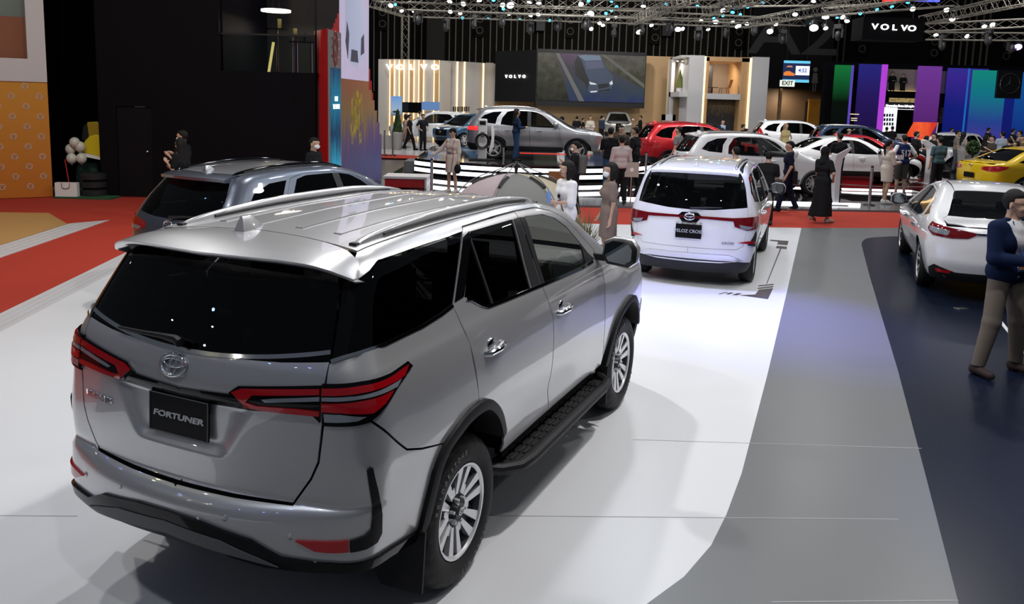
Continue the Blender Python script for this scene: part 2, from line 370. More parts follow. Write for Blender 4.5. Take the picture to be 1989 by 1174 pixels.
def wheel(car, x, y, r, w, rr, style='ten', hi=False, rim_m=None, dark_m=None):
    """tyre centred on y (its outer face w/2 further out) with a rim inside it"""
    A = axle_matrix(x, y, r); h = w/2; n = 96 if hi else 32
    prof = [(rr+.004, h-.035), (rr+.012, h-.016), (rr+.03, h-.004), (rr+(r-rr)*.45, h+.003), (rr+(r-rr)*.75, h-.006), (r-.018, h-.022), (r-.006, h-.04), (r, h-.062)]
    tread = [(r, h-.062), (r, h*.42), (r-.008, h*.40), (r-.008, h*.30), (r, h*.28), (r, h*.06), (r-.008, h*.05), (r-.008, -h*.05), (r, -h*.06), (r, -h*.28), (r-.008, -h*.3), (r-.008, -h*.4), (r, -h*.42), (r, -h+.062)]
    full = prof+(tread[1:-1] if hi else [])+[(a, -b) for a, b in prof[::-1]]
    V = []; Fc = []
    for i, (a, b) in enumerate(full):
        sh = hi and abs(b) > h*.45 and a > r-.02
        md = hi and abs(b) < h*.45
        for j in range(n):
            g = .0
            if sh and (j % 4) == (0 if b > 0 else 2): g = .008
            if md and (j+int(b*40)) % 6 == 0: g = .006
            V.append(A @ Vector(((a-g)*math.cos(2*PI*j/n), (a-g)*math.sin(2*PI*j/n), b)))
    for i in range(len(full)-1): Fc += [(i*n+j, i*n+(j+1) % n, (i+1)*n+(j+1) % n, (i+1)*n+j) for j in range(n)]
    t = autosmooth(obj('tire', V, Fc, M['rubber'], car), .5)
    rm = rim_m or M['alloy']; dk = dark_m or M['alloy_dark']; b = MB(); m = 48 if hi else 24
    b.lathe([(rr+.008, h-.03), (rr+.008, h-.012), (rr-.004, h-.014), (rr-.012, h-.024), (rr-.016, h-.05), (rr-.03, h-.11), (rr-.03, -h+.02)], m, A, mis=[0, 0, 0, 1, 1, 1])
    b.lathe([(rr-.03, -h*.15), (.05, -h*.15)], m, A, 1)
    def bar(a, r0, r1, w0, w1, z0, z1, skew0=0., skew1=0., mi=0, zt=None):
        ca, sa = math.cos(a), math.sin(a); L = [(r0, skew0-w0), (r1, skew1-w1), (r1, skew1+w1), (r0, skew0+w0)]
        P = [(p[0]*ca-p[1]*sa, p[0]*sa+p[1]*ca) for p in L]; zz = [z0, z1, z1, z0]
        Vv = [A @ Vector((p[0], p[1], z-.03)) for p, z in zip(P, zz)]+[A @ Vector((p[0], p[1], z)) for p, z in zip(P, zz)]
        b.add(Vv, [(0, 3, 2, 1), (4, 5, 6, 7), (0, 1, 5, 4), (1, 2, 6, 5), (2, 3, 7, 6), (3, 0, 4, 7)], mi)
    zo = h-.022; zi = h-.05
    if style == 'six':
        for k in range(6):
            a = 2*PI*k/6+.3
            bar(a, .05, rr-.01, .04, .10, zi-.03, zo-.036, mi=1)
            bar(a, .085, rr-.006, .012, .026, zi+.006, zo, -.024, -.048); bar(a, .085, rr-.006, .012, .026, zi+.006, zo, .024, .048)
            bar(a+PI/6, .085, .135, .03, .012, zi+.004, zi+.004, mi=0)
            b.lathe([(.0001, zi+.03), (.008, zi+.028), (.009, zi)], 8, A @ Matrix.Translation((.066*math.cos(a+.5), .066*math.sin(a+.5), 0)), 0)
        b.lathe([(.0001, zi+.026), (.04, zi+.024), (.046, zi+.012), (.05, zi-.02)], 24, A, 1)
    elif style == 'five':
        for k in range(5):
            a = 2*PI*k/5+.2; bar(a, .04, rr-.006, .02, .016, zi, zo, -.02, -.045); bar(a, .04, rr-.006, .02, .016, zi, zo, .02, .045)
        b.lathe([(.0001, zi+.012), (.045, zi+.01), (.06, zi-.02)], 16, A, 0)
    elif style == 'star':
        for k in range(5):
            a = 2*PI*k/5+.2; bar(a, .04, rr-.006, .035, .018, zi, zo, 0, .05, mi=0); bar(a+.35, .06, rr-.02, .012, .012, zi-.01, zo-.01, 0, .02, mi=1)
        b.lathe([(.0001, zi+.012), (.045, zi+.01), (.06, zi-.02)], 16, A, 1)
    else:
        for k in range(10):
            a = 2*PI*k/10; bar(a, .04, rr-.006, .015, .014, zi, zo, 0, .02 if k % 2 else -.02)
        b.lathe([(.0001, zi+.012), (.045, zi+.01), (.06, zi-.02)], 16, A, 0)
    rim = autosmooth(b.build('wheel_rim', [rm, dk], t), .5)
    b = MB(); b.lathe([(rr*.62, -h*.1), (rr*.62, -h*.1+.02), (.05, -h*.1+.02)], 24, A); autosmooth(b.build('brake_disc', M['steel'], t))
    return t, A

def ring_emblem(parent, c, nrm, w, hh, m=None, style='ovals', dep=.008, name='emblem'):
    """a chrome badge of nested ovals (or a plain ring and bar) on a surface"""
    m = m or M['chrome']; R3 = facing(nrm); T = Matrix.Translation(Vector(c)) @ R3.to_4x4(); b = MB()
    def oval(cx, cy, a, bb, r=.006):
        n = 32; P = [T @ Vector((cx+a*math.cos(2*PI*i/n), cy+bb*math.sin(2*PI*i/n), dep*.5)) for i in range(n+1)]; b.tube(P, r, 6, cap=False)
    r = w*(.045 if style == 'ovals' else .035)
    if style == 'ovals':
        oval(0, 0, w/2, hh/2, r*1.5); oval(0, hh*.12, w*.40, hh*.2, r); oval(0, -hh*.02, w*.13, hh*.44, r)
    elif style == 'star':
        oval(0, 0, w/2, hh/2, r)
        for k in range(3):
            a = PI/2+2*PI*k/3; b.add([T @ Vector(p) for p in ((w*.5*math.cos(a), hh*.5*math.sin(a), dep), (w*.06*math.cos(a+1.05), w*.06*math.sin(a+1.05), dep), (0, 0, dep*2.2), (w*.06*math.cos(a-1.05), w*.06*math.sin(a-1.05), dep))], [(0, 1, 2), (0, 2, 3)])
    elif style == 'bar':
        oval(0, 0, w*.4, hh*.4, r*1.5); b.tube([T @ Vector((-w*.32, hh*.22, dep)), T @ Vector((w*.32, -hh*.22, dep))], r, 6)
    elif style == 'vw':
        oval(0, 0, w/2, hh/2, r*1.4)
        for q in (((-.2, .42), (0, .04), (.2, .42)), ((-.42, .2), (-.2, -.4), (0, .0), (.2, -.4), (.42, .2))): b.tube([T @ Vector((p[0]*w, p[1]*hh, dep*.5)) for p in q], r*1.2, 4)
    o = b.build(name, m, parent, True); return o

def arc_text(s, rad, a0, size, m, A, parent, h, step):
    b = MB()
    for i, c in enumerate(s):
        if c == ' ': continue
        t = text(c, size, m, (0, 0, 0), (0, 0, 0), None, 'tmp', .0015, bold=.001); a = a0-step*i
        Rm = A @ Matrix.Rotation(a, 4, 'Z') @ Matrix.Translation((rad, 0, h)) @ Matrix.Rotation(-PI/2, 4, 'Z')
        b.add([Rm @ v.co for v in t.data.vertices], [tuple(p.vertices) for p in t.data.polygons]); bpy.data.objects.remove(t)
    return b.build('lettering', m, parent)
# ---------------------------------------------------------------- the hall: floors
def struct(o): o['kind'] = 'structure'; return o
def flat(name, pts, z, m, d=.02, parent=None):
    b = MB(); b.prism([(p[0], p[1]) for p in pts], z-d, z); o = b.build(name, m, parent); return o
def floor_mat(name, c, rough, noise=.05):
    m = mat(name, c, rough, noise=noise, nscale=.8, spec=.22); return m
F_WHITE = floor_mat('white_vinyl', (.70, .71, .735), .32, .02); F_GREY = floor_mat('grey_vinyl', (.165, .17, .175), .32, .03); F_NAVY = floor_mat('navy_vinyl', (.005, .009, .022), .30, .08)
F_RED = mat('red_carpet', (.42, .028, .010), .95, noise=.22, nscale=60, bump=.5, bscale=400); F_GLOSS = mat('black_gloss_floor', (.012, .012, .013), .04, spec=.9); F_HALL = mat('hall_concrete', (.05, .05, .053), .35, noise=.1, nscale=2)
F_TRIM = mat('platform_edge', (.55, .55, .57), .4); F_WOOD = mat('pale_wood_floor', (.46, .27, .10), .4, noise=.12, nscale=14); F_STEPG = mat('grey_step', (.14, .145, .155), .12, noise=.03, nscale=3)
struct(flat('floor', [(-60, -12), (60, -12), (60, 95), (-60, 95)], -.06, F_HALL, .05))
struct(flat('floor', [(-30, 4), (-4.9, 4), (-5.0, 6.0), (-5.9, 15.5), (-6.1, 16.72), (2.2, 16.72), (6.08, 16.92), (14, 17.9), (14, 20.5), (9.5, 20.06), (6.38, 19.82), (2.8, 19.46), (-3, 19.3), (-5, 22), (-11.6, 18.3), (-13, 17.6), (-30, 17.6)], -.012, F_RED, .04))
edge = [(.55, 3.66), (.73, 3.78), (.97, 4.03), (1.19, 4.35), (1.37, 4.71), (1.62, 5.28), (2.43, 7.35), (3.87, 11.11), (6.08, 16.91)]
curve_ = dens(edge, .3, False)
nv = [(7.91, 16.16), (7.5, 16.05), (7.19, 15.92), (6.98, 15.78), (6.86, 15.63), (6.70, 15.35), (6.53, 15.0), (5.38, 11.96), (3.77, 7.61), (2.88, 5.28), (2.33, 3.85), (1.6, 2.0), (.4, -1)]
struct(flat('floor', [(-4.1, -8), (-3.5, 2.5), (-.2, 3.35)]+edge+[(2.2, 16.7), (-5.65, 16.7), (-5.6, 13.0), (-5.42, 11.0), (-5.17, 8.07), (-4.75, 4.0)], 0, F_WHITE, .05))
struct(flat('floor', edge[::-1]+[(-.2, 3.35), (-3.5, 2.5), (-4.1, -8), (.2, -8), (.4, -1)]+nv[::-1][1:]+[(9.5, 16.7), (14, 17.6), (14, 17.88), (8.3, 17.3)], 0, F_GREY, .05))
struct(flat('floor', nv+[(0, -8), (16, -8), (16, 17.0), (9.6, 16.6)], 0, F_NAVY, .05))
for k in range(4):                        # stepped edge of the white platform towards the carpet
    a = .10*k; struct(flat('trim_1', [(-4.75-a, 4.0), (-5.17-a, 8.07), (-5.42-a, 11.0), (-5.6-a, 13.0), (-5.65-a, 16.7), (-5.72-a, 16.7), (-5.69-a, 13.0), (-5.51-a, 11.0), (-5.26-a, 8.07), (-4.84-a, 4.0)], -.002-.003*k, F_TRIM, .05))
wl = [gp(0, 418), gp(160, 420), gp(215, 424), gp(120, 452), gp(0, 494)]
q0, q1 = gp(0, 500), gp(213, 427); dv = (q1-q0).normalized(); nrm_ = Vector((-dv.y, dv.x, 0))
for k in range(4):
    a, b = .12*k, .12*k+.112; A_, B_ = q0-dv*6, q1
    struct(flat('trim_2', [(A_+nrm_*a)[:2], (B_+nrm_*a*1.0-dv*a*1.3)[:2], (B_+nrm_*b-dv*b*1.3)[:2], (A_+nrm_*b)[:2]], -.002+.004*k, F_TRIM, .04))
A_, B_ = q0-dv*6+nrm_*.49, q1+nrm_*.49-dv*.65
struct(flat('floor', [A_[:2], B_[:2], (-9.2, 16.1), (-9.7, 16.05), (-30, 15.0), (-30, 6)], .012, F_WOOD, .04))
struct(flat('floor', [(-3.0, 19.35), (2.8, 19.5), (6.38, 19.86), (9.5, 20.1), (14, 20.55), (14, 22.3), (8.6, 21.9), (3.5, 21.2), (-3.0, 20.9)], .03, F_STEPG, .08))
struct(flat('floor', [(-4.0, 20.9), (-3, 20.92), (3.5, 21.22), (8.6, 21.92), (14, 22.3), (32, 25), (32, 34), (18, 34.2), (-2, 34.2), (-3.9, 36), (-3.9, 24)], .03, F_GLOSS, .08))
struct(flat('floor', [(-12, 36.2), (-2, 34.4), (18, 34.4), (26, 40), (24, 66), (-12, 66)], .0, mat('pale_booth_floor', (.42, .42, .43), .2), .05))
struct(flat('floor', [(-9, 33.6), (-2.4, 33.6), (-2.2, 34.6), (-9, 36.8)], .015, F_RED, .03))
# marks on the floor
MK = mat('brown_floor_vinyl', (.075, .062, .060), .35)
G = lambda *p: [tuple(gp(1180+x*.298, 270+y*.298))[:2] for x, y in p]
b_ = MB()
for l in (G((862, 1020), (962, 1016), (986, 985), (1080, 974), (1046, 1046)), G((984, 956), (1084, 946), (1082, 953), (982, 963)), G((980, 972), (1081, 960), (1079, 968), (977, 980)), G((1034, 946), (1040, 945), (1134, 714), (1126, 713)), G((1060, 658), (1181, 667), (1172, 694), (1105, 688), (1112, 671), (1060, 665)), G((1102, 698), (1170, 704), (1168, 720), (1098, 712)),
    G((722, 1012), (770, 1000), (784, 1001), (736, 1013)), G((770, 1012), (800, 1003), (822, 1005), (790, 1015)), G((812, 1018), (846, 1008), (876, 1010), (842, 1020))): b_.prism(l, .0005, .003)
struct(b_.build('floor_marking', MK)); b_ = MB()
for (p_, q_) in ((gp(950, 1003), gp(1745, 1010)), (gp(1230, 855), gp(1790, 872)), (gp(0, 1003), gp(150, 1004)), (gp(1500, 1171), gp(1862, 1168))): b_.prism([(p_.x, p_.y), (q_.x, q_.y), (q_.x, q_.y+.007), (p_.x, p_.y+.007)], .0, .0012)
struct(b_.build('floor_seam', mat('seam_grey', (.36, .36, .37), .6)))
a_, c_ = gp(1938, 618), gp(1995, 690); t_ = (c_-a_).normalized()*.0; n_ = Vector((-(c_-a_).y, (c_-a_).x, 0)).normalized()*.02
struct(flat('floor_marking', [(a_-n_)[:2], (c_-n_)[:2], (c_+n_)[:2], (a_+n_)[:2]], .003, mat('white_floor_tape', (.75, .77, .8), .4), .003))
b_ = MB(); q = gp(1867, 600); b_.box((q.x, q.y, .006), (.16, .10, .012), .3); tag(bevel(b_.build('floor_socket', M['steel']), .003), 'small silver floor plate on the dark floor behind the white saloon', 'floor plate')

# ---------------------------------------------------------------- walls and booths on the left
def wallbox(name, a, b_, z0, z1, t, m, parent=None):
    """upright slab from a to b (plan points), thickness t behind its face"""
    a = Vector((a[0], a[1], 0)); c = Vector((b_[0], b_[1], 0)); d = (c-a).normalized(); n = Vector((-d.y, d.x, 0))*t; q = MB()
    q.prism([a[:2], c[:2], (c+n)[:2], (a+n)[:2]], z0, z1); return q.build(name, m, parent)
BLKW = mat('black_booth_wall', (.0060, .0056, .0075), .8, spec=.06); VOID = mat('deep_black', (.002, .002, .002), .95, spec=.0); WHT_P = mat('white_booth_panel', (.55, .54, .58), .5); REDB = mat('red_booth', (.50, .015, .018), .4)
def grad_mat(name, stops, axis='Z', z0=0, z1=1, emit=0., rough=.5, noise=0., streak=(1, 1, 1), scale=3.):
    """colours that change along one axis of the object (a printed or lit panel), broken up by noise"""
    m = bpy.data.materials.new(name); m.use_nodes = True; nt = m.node_tree; b = nt.nodes['Principled BSDF']; tc = nt.nodes.new('ShaderNodeTexCoord'); sp = nt.nodes.new('ShaderNodeSeparateXYZ'); mr = nt.nodes.new('ShaderNodeMapRange'); cr = nt.nodes.new('ShaderNodeValToRGB')
    nt.links.new(tc.outputs['Object'], sp.inputs[0]); mr.inputs['From Min'].default_value = z0; mr.inputs['From Max'].default_value = z1; nt.links.new(sp.outputs[axis], mr.inputs['Value']); src = mr.outputs[0]
    if noise:
        mp = nt.nodes.new('ShaderNodeMapping'); mp.inputs['Scale'].default_value = streak; nz = nt.nodes.new('ShaderNodeTexNoise'); nz.inputs['Scale'].default_value = scale; nz.inputs['Detail'].default_value = 5
        ma = nt.nodes.new('ShaderNodeMath'); ma.operation = 'MULTIPLY_ADD'; ma.inputs[1].default_value = noise; ad = nt.nodes.new('ShaderNodeMath'); ad.operation = 'ADD'; ad.inputs[1].default_value = -noise*.5
        nt.links.new(tc.outputs['Object'], mp.inputs[0]); nt.links.new(mp.outputs[0], nz.inputs['Vector']); nt.links.new(nz.outputs['Fac'], ma.inputs[0]); nt.links.new(src, ma.inputs[2]); nt.links.new(ma.outputs[0], ad.inputs[0]); src = ad.outputs[0]
    nt.links.new(src, cr.inputs[0]); e = cr.color_ramp.elements
    for i, (p, c) in enumerate(stops):
        el = e[i] if i < 2 else e.new(p); el.position = p; el.color = tuple(c)+(1,)
    if emit: b.inputs['Base Color'].default_value = (.004, .004, .004, 1); b.inputs['Specular IOR Level'].default_value = .08; nt.links.new(cr.outputs[0], b.inputs['Emission Color']); b.inputs['Emission Strength'].default_value = emit
    else: nt.links.new(cr.outputs[0], b.inputs['Base Color'])
    b.inputs['Roughness'].default_value = rough; return m
ORANGE = grad_mat('orange_print', [(0, (.50, .15, .008)), (1, (.55, .24, .01))], 'Z', 0, 2.7, rough=.5)
w0, w1 = gp(-60, 388), gp(103, 382); wd_ = (w1-w0).normalized(); wn = Vector((-wd_.y, wd_.x, 0)); w0 = w0-wd_*8
booth = thing('promo_wall', 'orange promotional wall with rows of white round emblems under a white band', 'wall', (w1.x, w1.y, 0))
booth['kind'] = 'structure'
def inb(o): o.parent = booth; o.matrix_parent_inverse = Matrix.Translation((-w1.x, -w1.y, 0)); return o
def zat(px, py, Y): return at(px, py, Y).z
zt, zb2 = zat(95, 160, w1.y), zat(92, 116, w1.y)
inb(wallbox('printed_panel', w0, w1, 0, zt, .12, ORANGE)); inb(wallbox('white_band', w0-wn*.03, w1-wn*.03, zt, zb2, .18, WHT_P))
cA = w1-wd_*.36; inb(wallbox('white_column', cA-wn*.03, w1-wn*.03, zb2, 9, .3, WHT_P)); inb(wallbox('upper_panel', w0+wn*.25, cA+wn*.25, zb2, zat(60, 34, w1.y), .1, mat('terracotta_panel', (.22, .07, .03), .6)))
inb(wallbox('upper_glazing', w0+wn*.3, cA+wn*.3, zat(60, 34, w1.y), 9, .05, mat('hazy_window', (.16, .20, .19), .15)))
lb = MB(); LM = mat('pale_print', (.62, .52, .48), .5)
Rw = facing((-wn).normalized())
for r_ in range(12):                      # scattered rows of the round emblem
    for c_ in range(9):
        s_ = -.44-c_*.545*1.0+(.27 if r_ % 2 else 0)-.0; zz = zt-.10-r_*.225
        if zz < .12 or s_ > -.08: continue
        o3 = w1+wd_*s_-wn*.006; T = Matrix.Translation((o3.x, o3.y, zz)) @ Rw.to_4x4(); R0 = .062
        P = [T @ Vector((R0*math.cos(2*PI*i/16), R0*math.sin(2*PI*i/16), 0)) for i in range(17)]; lb.tube(P, .008, 4, cap=False)
        for q in (((-.4, .9), (0, .1), (.4, .9)), ((-.85, .4), (-.4, -.85), (0, .0), (.4, -.85), (.85, .4))): lb.tube([T @ Vector((a*R0, b*R0, 0)) for a, b in q], .007, 4)
inb(lb.build('emblem_pattern', LM))
# black booth with a door and an upper balcony
Yb = 19.0; xl, xr = at(199, 380, Yb).x, at(613, 200, Yb).x; ztop = 9.0
bx0, bx1 = at(426, 100, Yb).x, at(612, 100, Yb).x; bz0 = zat(500, 139, Yb); bz1 = 8.2
dx0, dx1 = at(228, 300, Yb).x, at(297, 300, Yb).x; dz = zat(260, 207, Yb)
for (a, c, z0, z1) in ((xl, dx0, 0, ztop), (dx0, dx1, dz, ztop), (dx1, bx0, 0, ztop), (bx0, bx1, 0, bz0), (bx0, bx1, bz1, ztop), (bx1, xr, 0, ztop)):
    struct(wallbox('wall_left', (a, Yb), (c, Yb), z0, z1, .15, BLKW))
struct(wallbox('wall_left', (xl-2.6, Yb+1.6), (xl+.05, Yb+1.6), 0, ztop, .1, VOID)); struct(wallbox('wall_left', (xl+.02, Yb+.12), (xl+.02, Yb+1.65), 0, ztop, .1, BLKW))
dr = thing('door_1', 'plain black door set in the black wall', 'door', ((dx0+dx1)/2, Yb+.03, 0)); dr['kind'] = 'structure'
b_ = MB(); b_.box((0, .03, dz/2), (dx1-dx0-.02, .05, dz-.02)); b_.build('door_leaf', mat('black_door', (.0075, .007, .009), .7, spec=.1), dr)
b_ = MB(); b_.lathe([(.0001, .07), (.028, .065), (.032, .05), (.012, .035), (.012, 0)], 14, Matrix.Translation((dx1-(dx0+dx1)/2-.12, 0, zat(295, 295, Yb))) @ Matrix.Rotation(PI/2, 4, 'X')); b_.build('door_knob', M['steel'], dr, True)
b_ = MB(); b_.box(((bx0+bx1)/2, Yb+1.9, bz0-.06), (bx1-bx0, 3.5, .12)); struct(b_.build('floor', BLKW))
struct(wallbox('wall_left', (bx0-.6, Yb+3.6), (bx1+.02, Yb+3.6), bz0, ztop, .1, mat('balcony_back', (.012, .011, .011), .6))); struct(wallbox('wall_left', (bx0-.02, Yb+3.6), (bx0-.02, Yb+.15), bz0, ztop, .05, BLKW))
rl = thing('glass_balustrade', 'clear glass balustrade along the black booth balcony', 'balustrade', ((bx0+bx1)/2, Yb+.12, bz0))
wz = zat(500, 68, Yb)-bz0; hw = (bx1-bx0)/2; b_ = MB()
b_.box((0, 0, wz/2), (2*hw-.02, .012, wz)); b_.build('glass_pane', glass('balustrade_glass', (.55, .60, .58)), rl); b_ = MB(); b_.box((0, 0, wz+.02), (2*hw-.02, .05, .04)); b_.build('handrail', M['black'], rl)
def stool(x, y, z, h, label, cat, kind):
    t = thing(kind, label, cat, (x, y, z)); b = MB(); b.lathe([(.0001, .02), (.18, .02), (.19, 0)], 20); b.tube([(0, 0, .01), (0, 0, h)], .025, 8); autosmooth(b.build('pedestal', M['chrome'], t))
    b = MB(); b.lathe([(.0001, h+.03), (.30 if kind == 'bar_table' else .18, h+.03), (.30 if kind == 'bar_table' else .18, h), (.0001, h)], 20); autosmooth(b.build('top' if kind == 'bar_table' else 'seat', M['gloss_black'], t))
    if kind != 'bar_table': b = MB(); b.tube([(.17, -.1, h), (.2, 0, h+.25), (.17, .1, h)], .02, 6); b.build('backrest', M['black'], t)
sx = lambda px: at(px, 140, Yb+1.1).x
stool(sx(540), Yb+1.1, bz0, 1.02, 'chrome-legged bar table with a tall glass on it behind the balcony glass', 'table', 'bar_table'); stool(sx(566), Yb+1.3, bz0, .9, 'second chrome pedestal table towards the red tower', 'table', 'bar_table')
stool(sx(583), Yb+.8, bz0, .72, 'black bar stool with a bent chrome frame on the balcony', 'stool', 'bar_stool'); stool(sx(602), Yb+1.25, bz0, .74, 'black bar stool closest to the red tower', 'stool', 'bar_stool')
for px, z_, lab in ((536, 1.05, 'tall yellow drink on the chrome bar table'), (573, .93, 'short yellow drink on the second bar table')):
    b_ = MB(); b_.lathe([(.0001, 0), (.045, 0), (.05, .24 if z_ > 1 else .16)], 14, Matrix.Translation((sx(540 if z_ > 1 else 566)+.05, Yb+1.1 if z_ > 1 else Yb+1.3, bz0+z_))); tag(b_.build('drinking_glass', mat('yellow_drink', (.5, .45, .15), .2), None, True), lab, 'drink')
b_ = MB(); b_.tube([(0, 0, 0), (.13, 0, .75)], .035, 8); o = b_.build('warm_light_tube', mat('warm_tube', (1, .8, .4), .4, emit=(1, .72, .25), es=1.6)); o.location = (sx(510), Yb+1.6, bz0+.02); tag(o, 'slanted glowing yellow light tube standing on the balcony floor', 'lamp')
b_ = MB(); b_.lathe([(.30, 0), (.36, 0), (.36, .05), (.30, .05), (.30, 0)], 32); o = b_.build('ring_lamp', mat('ring_lamp', (1, 1, .9), .4, emit=(1, .92, .75), es=4.)); q = at(536, 23, Yb+1.8); o.location = q; tag(o, 'glowing ring lamp hung over the balcony', 'lamp'); lamp('overhead_light', tuple(q-Vector((0, 0, .15))), (q.x, q.y, 0), 160, .3, WARM)
b_ = MB(); b_.tube([(0, .3, .05), (0, .0, 1.6)], .006, 5); b_.tube([(0, -.3, .05), (0, .0, 1.6)], .006, 5); b_.build('cable', M['black'], o)
b_ = MB(); q = at(472, 30, Yb+3.2); b_.box((0, 0, 0), (.75, .05, 1.5)); o = b_.build('wall_picture', grad_mat('dim_poster', [(0, (.05, .02, .02)), (.5, (.16, .06, .04)), (1, (.10, .09, .08))], 'Z', -.8, .8, noise=.6, scale=4)); o.location = (q.x, Yb+3.55, q.z); tag(o, 'dim reddish picture on the back wall of the balcony', 'picture')
# red tower with its emblem and tall screen
tw = thing('display_tower', 'red tower with a grey face, a round emblem and a tall blue screen', 'tower', (at(625, 300, 19.6).x, 19.6, 0))
a0, a1, a2 = at(612, 300, 19.4), at(637, 300, 18.6), at(661, 300, 19.6); th_ = zat(637, 57, 18.8)
inw = lambda o: (setattr(o, 'parent', tw), setattr(o, 'matrix_parent_inverse', Matrix.Translation(-tw.location)), o)[2]
b_ = MB(); b_.prism([a0[:2], a1[:2], a2[:2], (a2.x-.02, 19.66), (a0.x, 19.66)], 0, th_); inw(b_.build('tower_body', REDB))
fd_ = Vector((a2.x-a1.x, a2.y-a1.y, 0)).normalized(); fn_ = Vector((fd_.y, -fd_.x, 0)); fw_ = (a2-a1); fw_ = math.hypot(fw_.x, fw_.y); mid = Vector(((a1.x+a2.x)/2, (a1.y+a2.y)/2, 0)); Rf = facing(fn_)
def onface(name, u, z, w, h, m, d=.03, off=.0):
    b = MB(); b.box((0, 0, 0), (w, h, d)); o = b.build(name, m); o.matrix_world = Matrix.Translation(mid+fd_*u+fn_*(d/2+off)+Vector((0, 0, z))) @ Rf.to_4x4(); return inw2(o)
def inw2(o): mw = o.matrix_world.copy() if False else o.matrix_basis.copy(); o.parent = tw; o.matrix_parent_inverse = Matrix.Translation(-tw.location); return o
onface('grey_face', 0, th_/2, fw_*.97, th_-.04, mat('silver_grey_panel', (.20, .20, .21), .35), .03)
zs1 = zat(650, 128, 19.1); onface('screen', .0, zs1/2, fw_*.74, zs1-.1, grad_mat('blue_screen', [(0, (.02, .05, .25)), (.25, (.01, .22, .35)), (.5, (.004, .02, .06)), (.75, (.01, .13, .22)), (1, (.01, .03, .07))], 'Y', -zs1/2, zs1/2, emit=1.3, noise=.5, streak=(6, .6, 1), scale=2.), .02, .03)
zl = zat(650, 200, 19.1)
for s_, dz_ in (('DRIVE', .09), ('THE FUTURE', -.09)):
    o = text(s_, .155, mat('screen_lettering', (1, 1, 1), .4, emit=(.8, .95, 1), es=2.), (0, 0, 0), (0, 0, 0), None, 'lettering', .002, squash=.72); o.matrix_world = Matrix.Translation(mid+fn_*.055+Vector((0, 0, zl+dz_))) @ Rf.to_4x4() @ Matrix.Diagonal((.62, 1, 1, 1)); inw2(o)
ze = zat(650, 95, 19.1); b_ = MB(); EM = mat('red_chrome_mark', (.40, .10, .09), .3, .3)
for k in range(9):
    if k: b_.tube([mid+fn_*.04+fd_*(.17*math.cos(a))+Vector((0, 0, ze+.40*math.sin(a)))*1 for a in np.linspace(0, 2*PI, 25)], .012, 4, cap=False); break
b_.tube([mid+fn_*.04+fd_*(.14*math.cos(a))+Vector((0, 0, ze+.36*math.sin(a))) for a in np.linspace(0, 2*PI, 9)], .012, 4, cap=False)
for sg in (-1, 1):
    for k in range(3): b_.tube([mid+fn_*.04+fd_*sg*.18+Vector((0, 0, ze+.2-.2*k)), mid+fn_*.04+fd_*sg*.30+Vector((0, 0, ze+.24-.2*k))], .012, 4)
inw(b_.build('emblem', EM)); o = text('M', .3, EM, (0, 0, 0), (0, 0, 0), None, 'emblem_lettering', .004, squash=.5); o.matrix_world = Matrix.Translation(mid+fn_*.045+Vector((0, 0, ze+.14))) @ Rf.to_4x4() @ Matrix.Diagonal((.5, .8, 1, 1)); inw2(o)
o = text('G', .3, EM, (0, 0, 0), (0, 0, 0), None, 'emblem_lettering', .004, squash=.5); o.matrix_world = Matrix.Translation(mid+fn_*.045+Vector((0, 0, ze-.14))) @ Rf.to_4x4() @ Matrix.Diagonal((.5, .8, 1, 1)); inw2(o)
# mural wall and the large screen above it (they run away from the viewer)
p0, p1 = Vector((at(661, 300, 19.7).x, 19.7, 0)), Vector((at(741, 300, 25.0).x, 25.0, 0)); md = (p1-p0).normalized(); mn = Vector((md.y, -md.x, 0)); ML = (p1-p0).length
def along(px):                            # distance along the mural wall at which that sight line meets it
    d = ray(px, 300); return (d.x*(p0.y)-d.y*(p0.x))/(md.x*d.y-md.y*d.x)
def zon(px, py): s = along(px); q = p0+md*s; return at(px, py, q.y).z
MURAL = grad_mat('mural_paint', [(0, (.05, .05, .20)), (.22, (.12, .07, .20)), (.40, (.26, .17, .05)), (.5, (.30, .14, .06)), (.62, (.34, .12, .05)), (1, (.30, .10, .045))], 'Y', -1.6, 1.9, noise=.75, streak=(5, .5, 1), scale=1.5, rough=.6)
s1 = along(716); zA, zB_ = zon(662, 152), zon(716, 157); steps = [(716, 158), (722, 175), (727, 195), (732, 215), (737, 238), (741, 260)]
L = [(0, 0), (ML, 0)]; zc_ = None
for i in range(len(steps)-1, -1, -1):
    s_ = along(steps[i][0]); z_ = zon(*steps[i]); 
    if zc_ is not None: L.append((s_, zc_))
    L.append((s_, z_)); zc_ = z_
L.append((0, zA)); zmid = 2.2
b_ = MB(); b_.prism([(a, c-zmid) for a, c in L], -.12, 0); o = b_.build('mural_wall', MURAL); o.matrix_world = Matrix.Translation(p0+Vector((0, 0, zmid))) @ Matrix(((md.x, 0, mn.x), (md.y, 0, mn.y), (0, 1, 0))).to_4x4(); tag(o, 'graffiti mural wall of orange, yellow and violet paint beside the red tower', 'mural'); o['kind'] = 'structure'
YEL = mat('yellow_spray', (.55, .42, .02), .4); random.seed(3); y_ = MB()
for k in range(46):
    s0 = along(693)+random.gauss(0, .32); z0 = random.uniform(zon(695, 285), zon(695, 195))-zmid; h_ = random.uniform(.1, .5); y_.add([(s0, z0, .002), (s0+.05, z0+.02, .002), (s0+random.uniform(-.1, .16), z0+h_, .002), (s0-.05, z0+h_*.8, .002)], [(0, 1, 2, 3)])
y_.build('spray_paint', YEL, o)
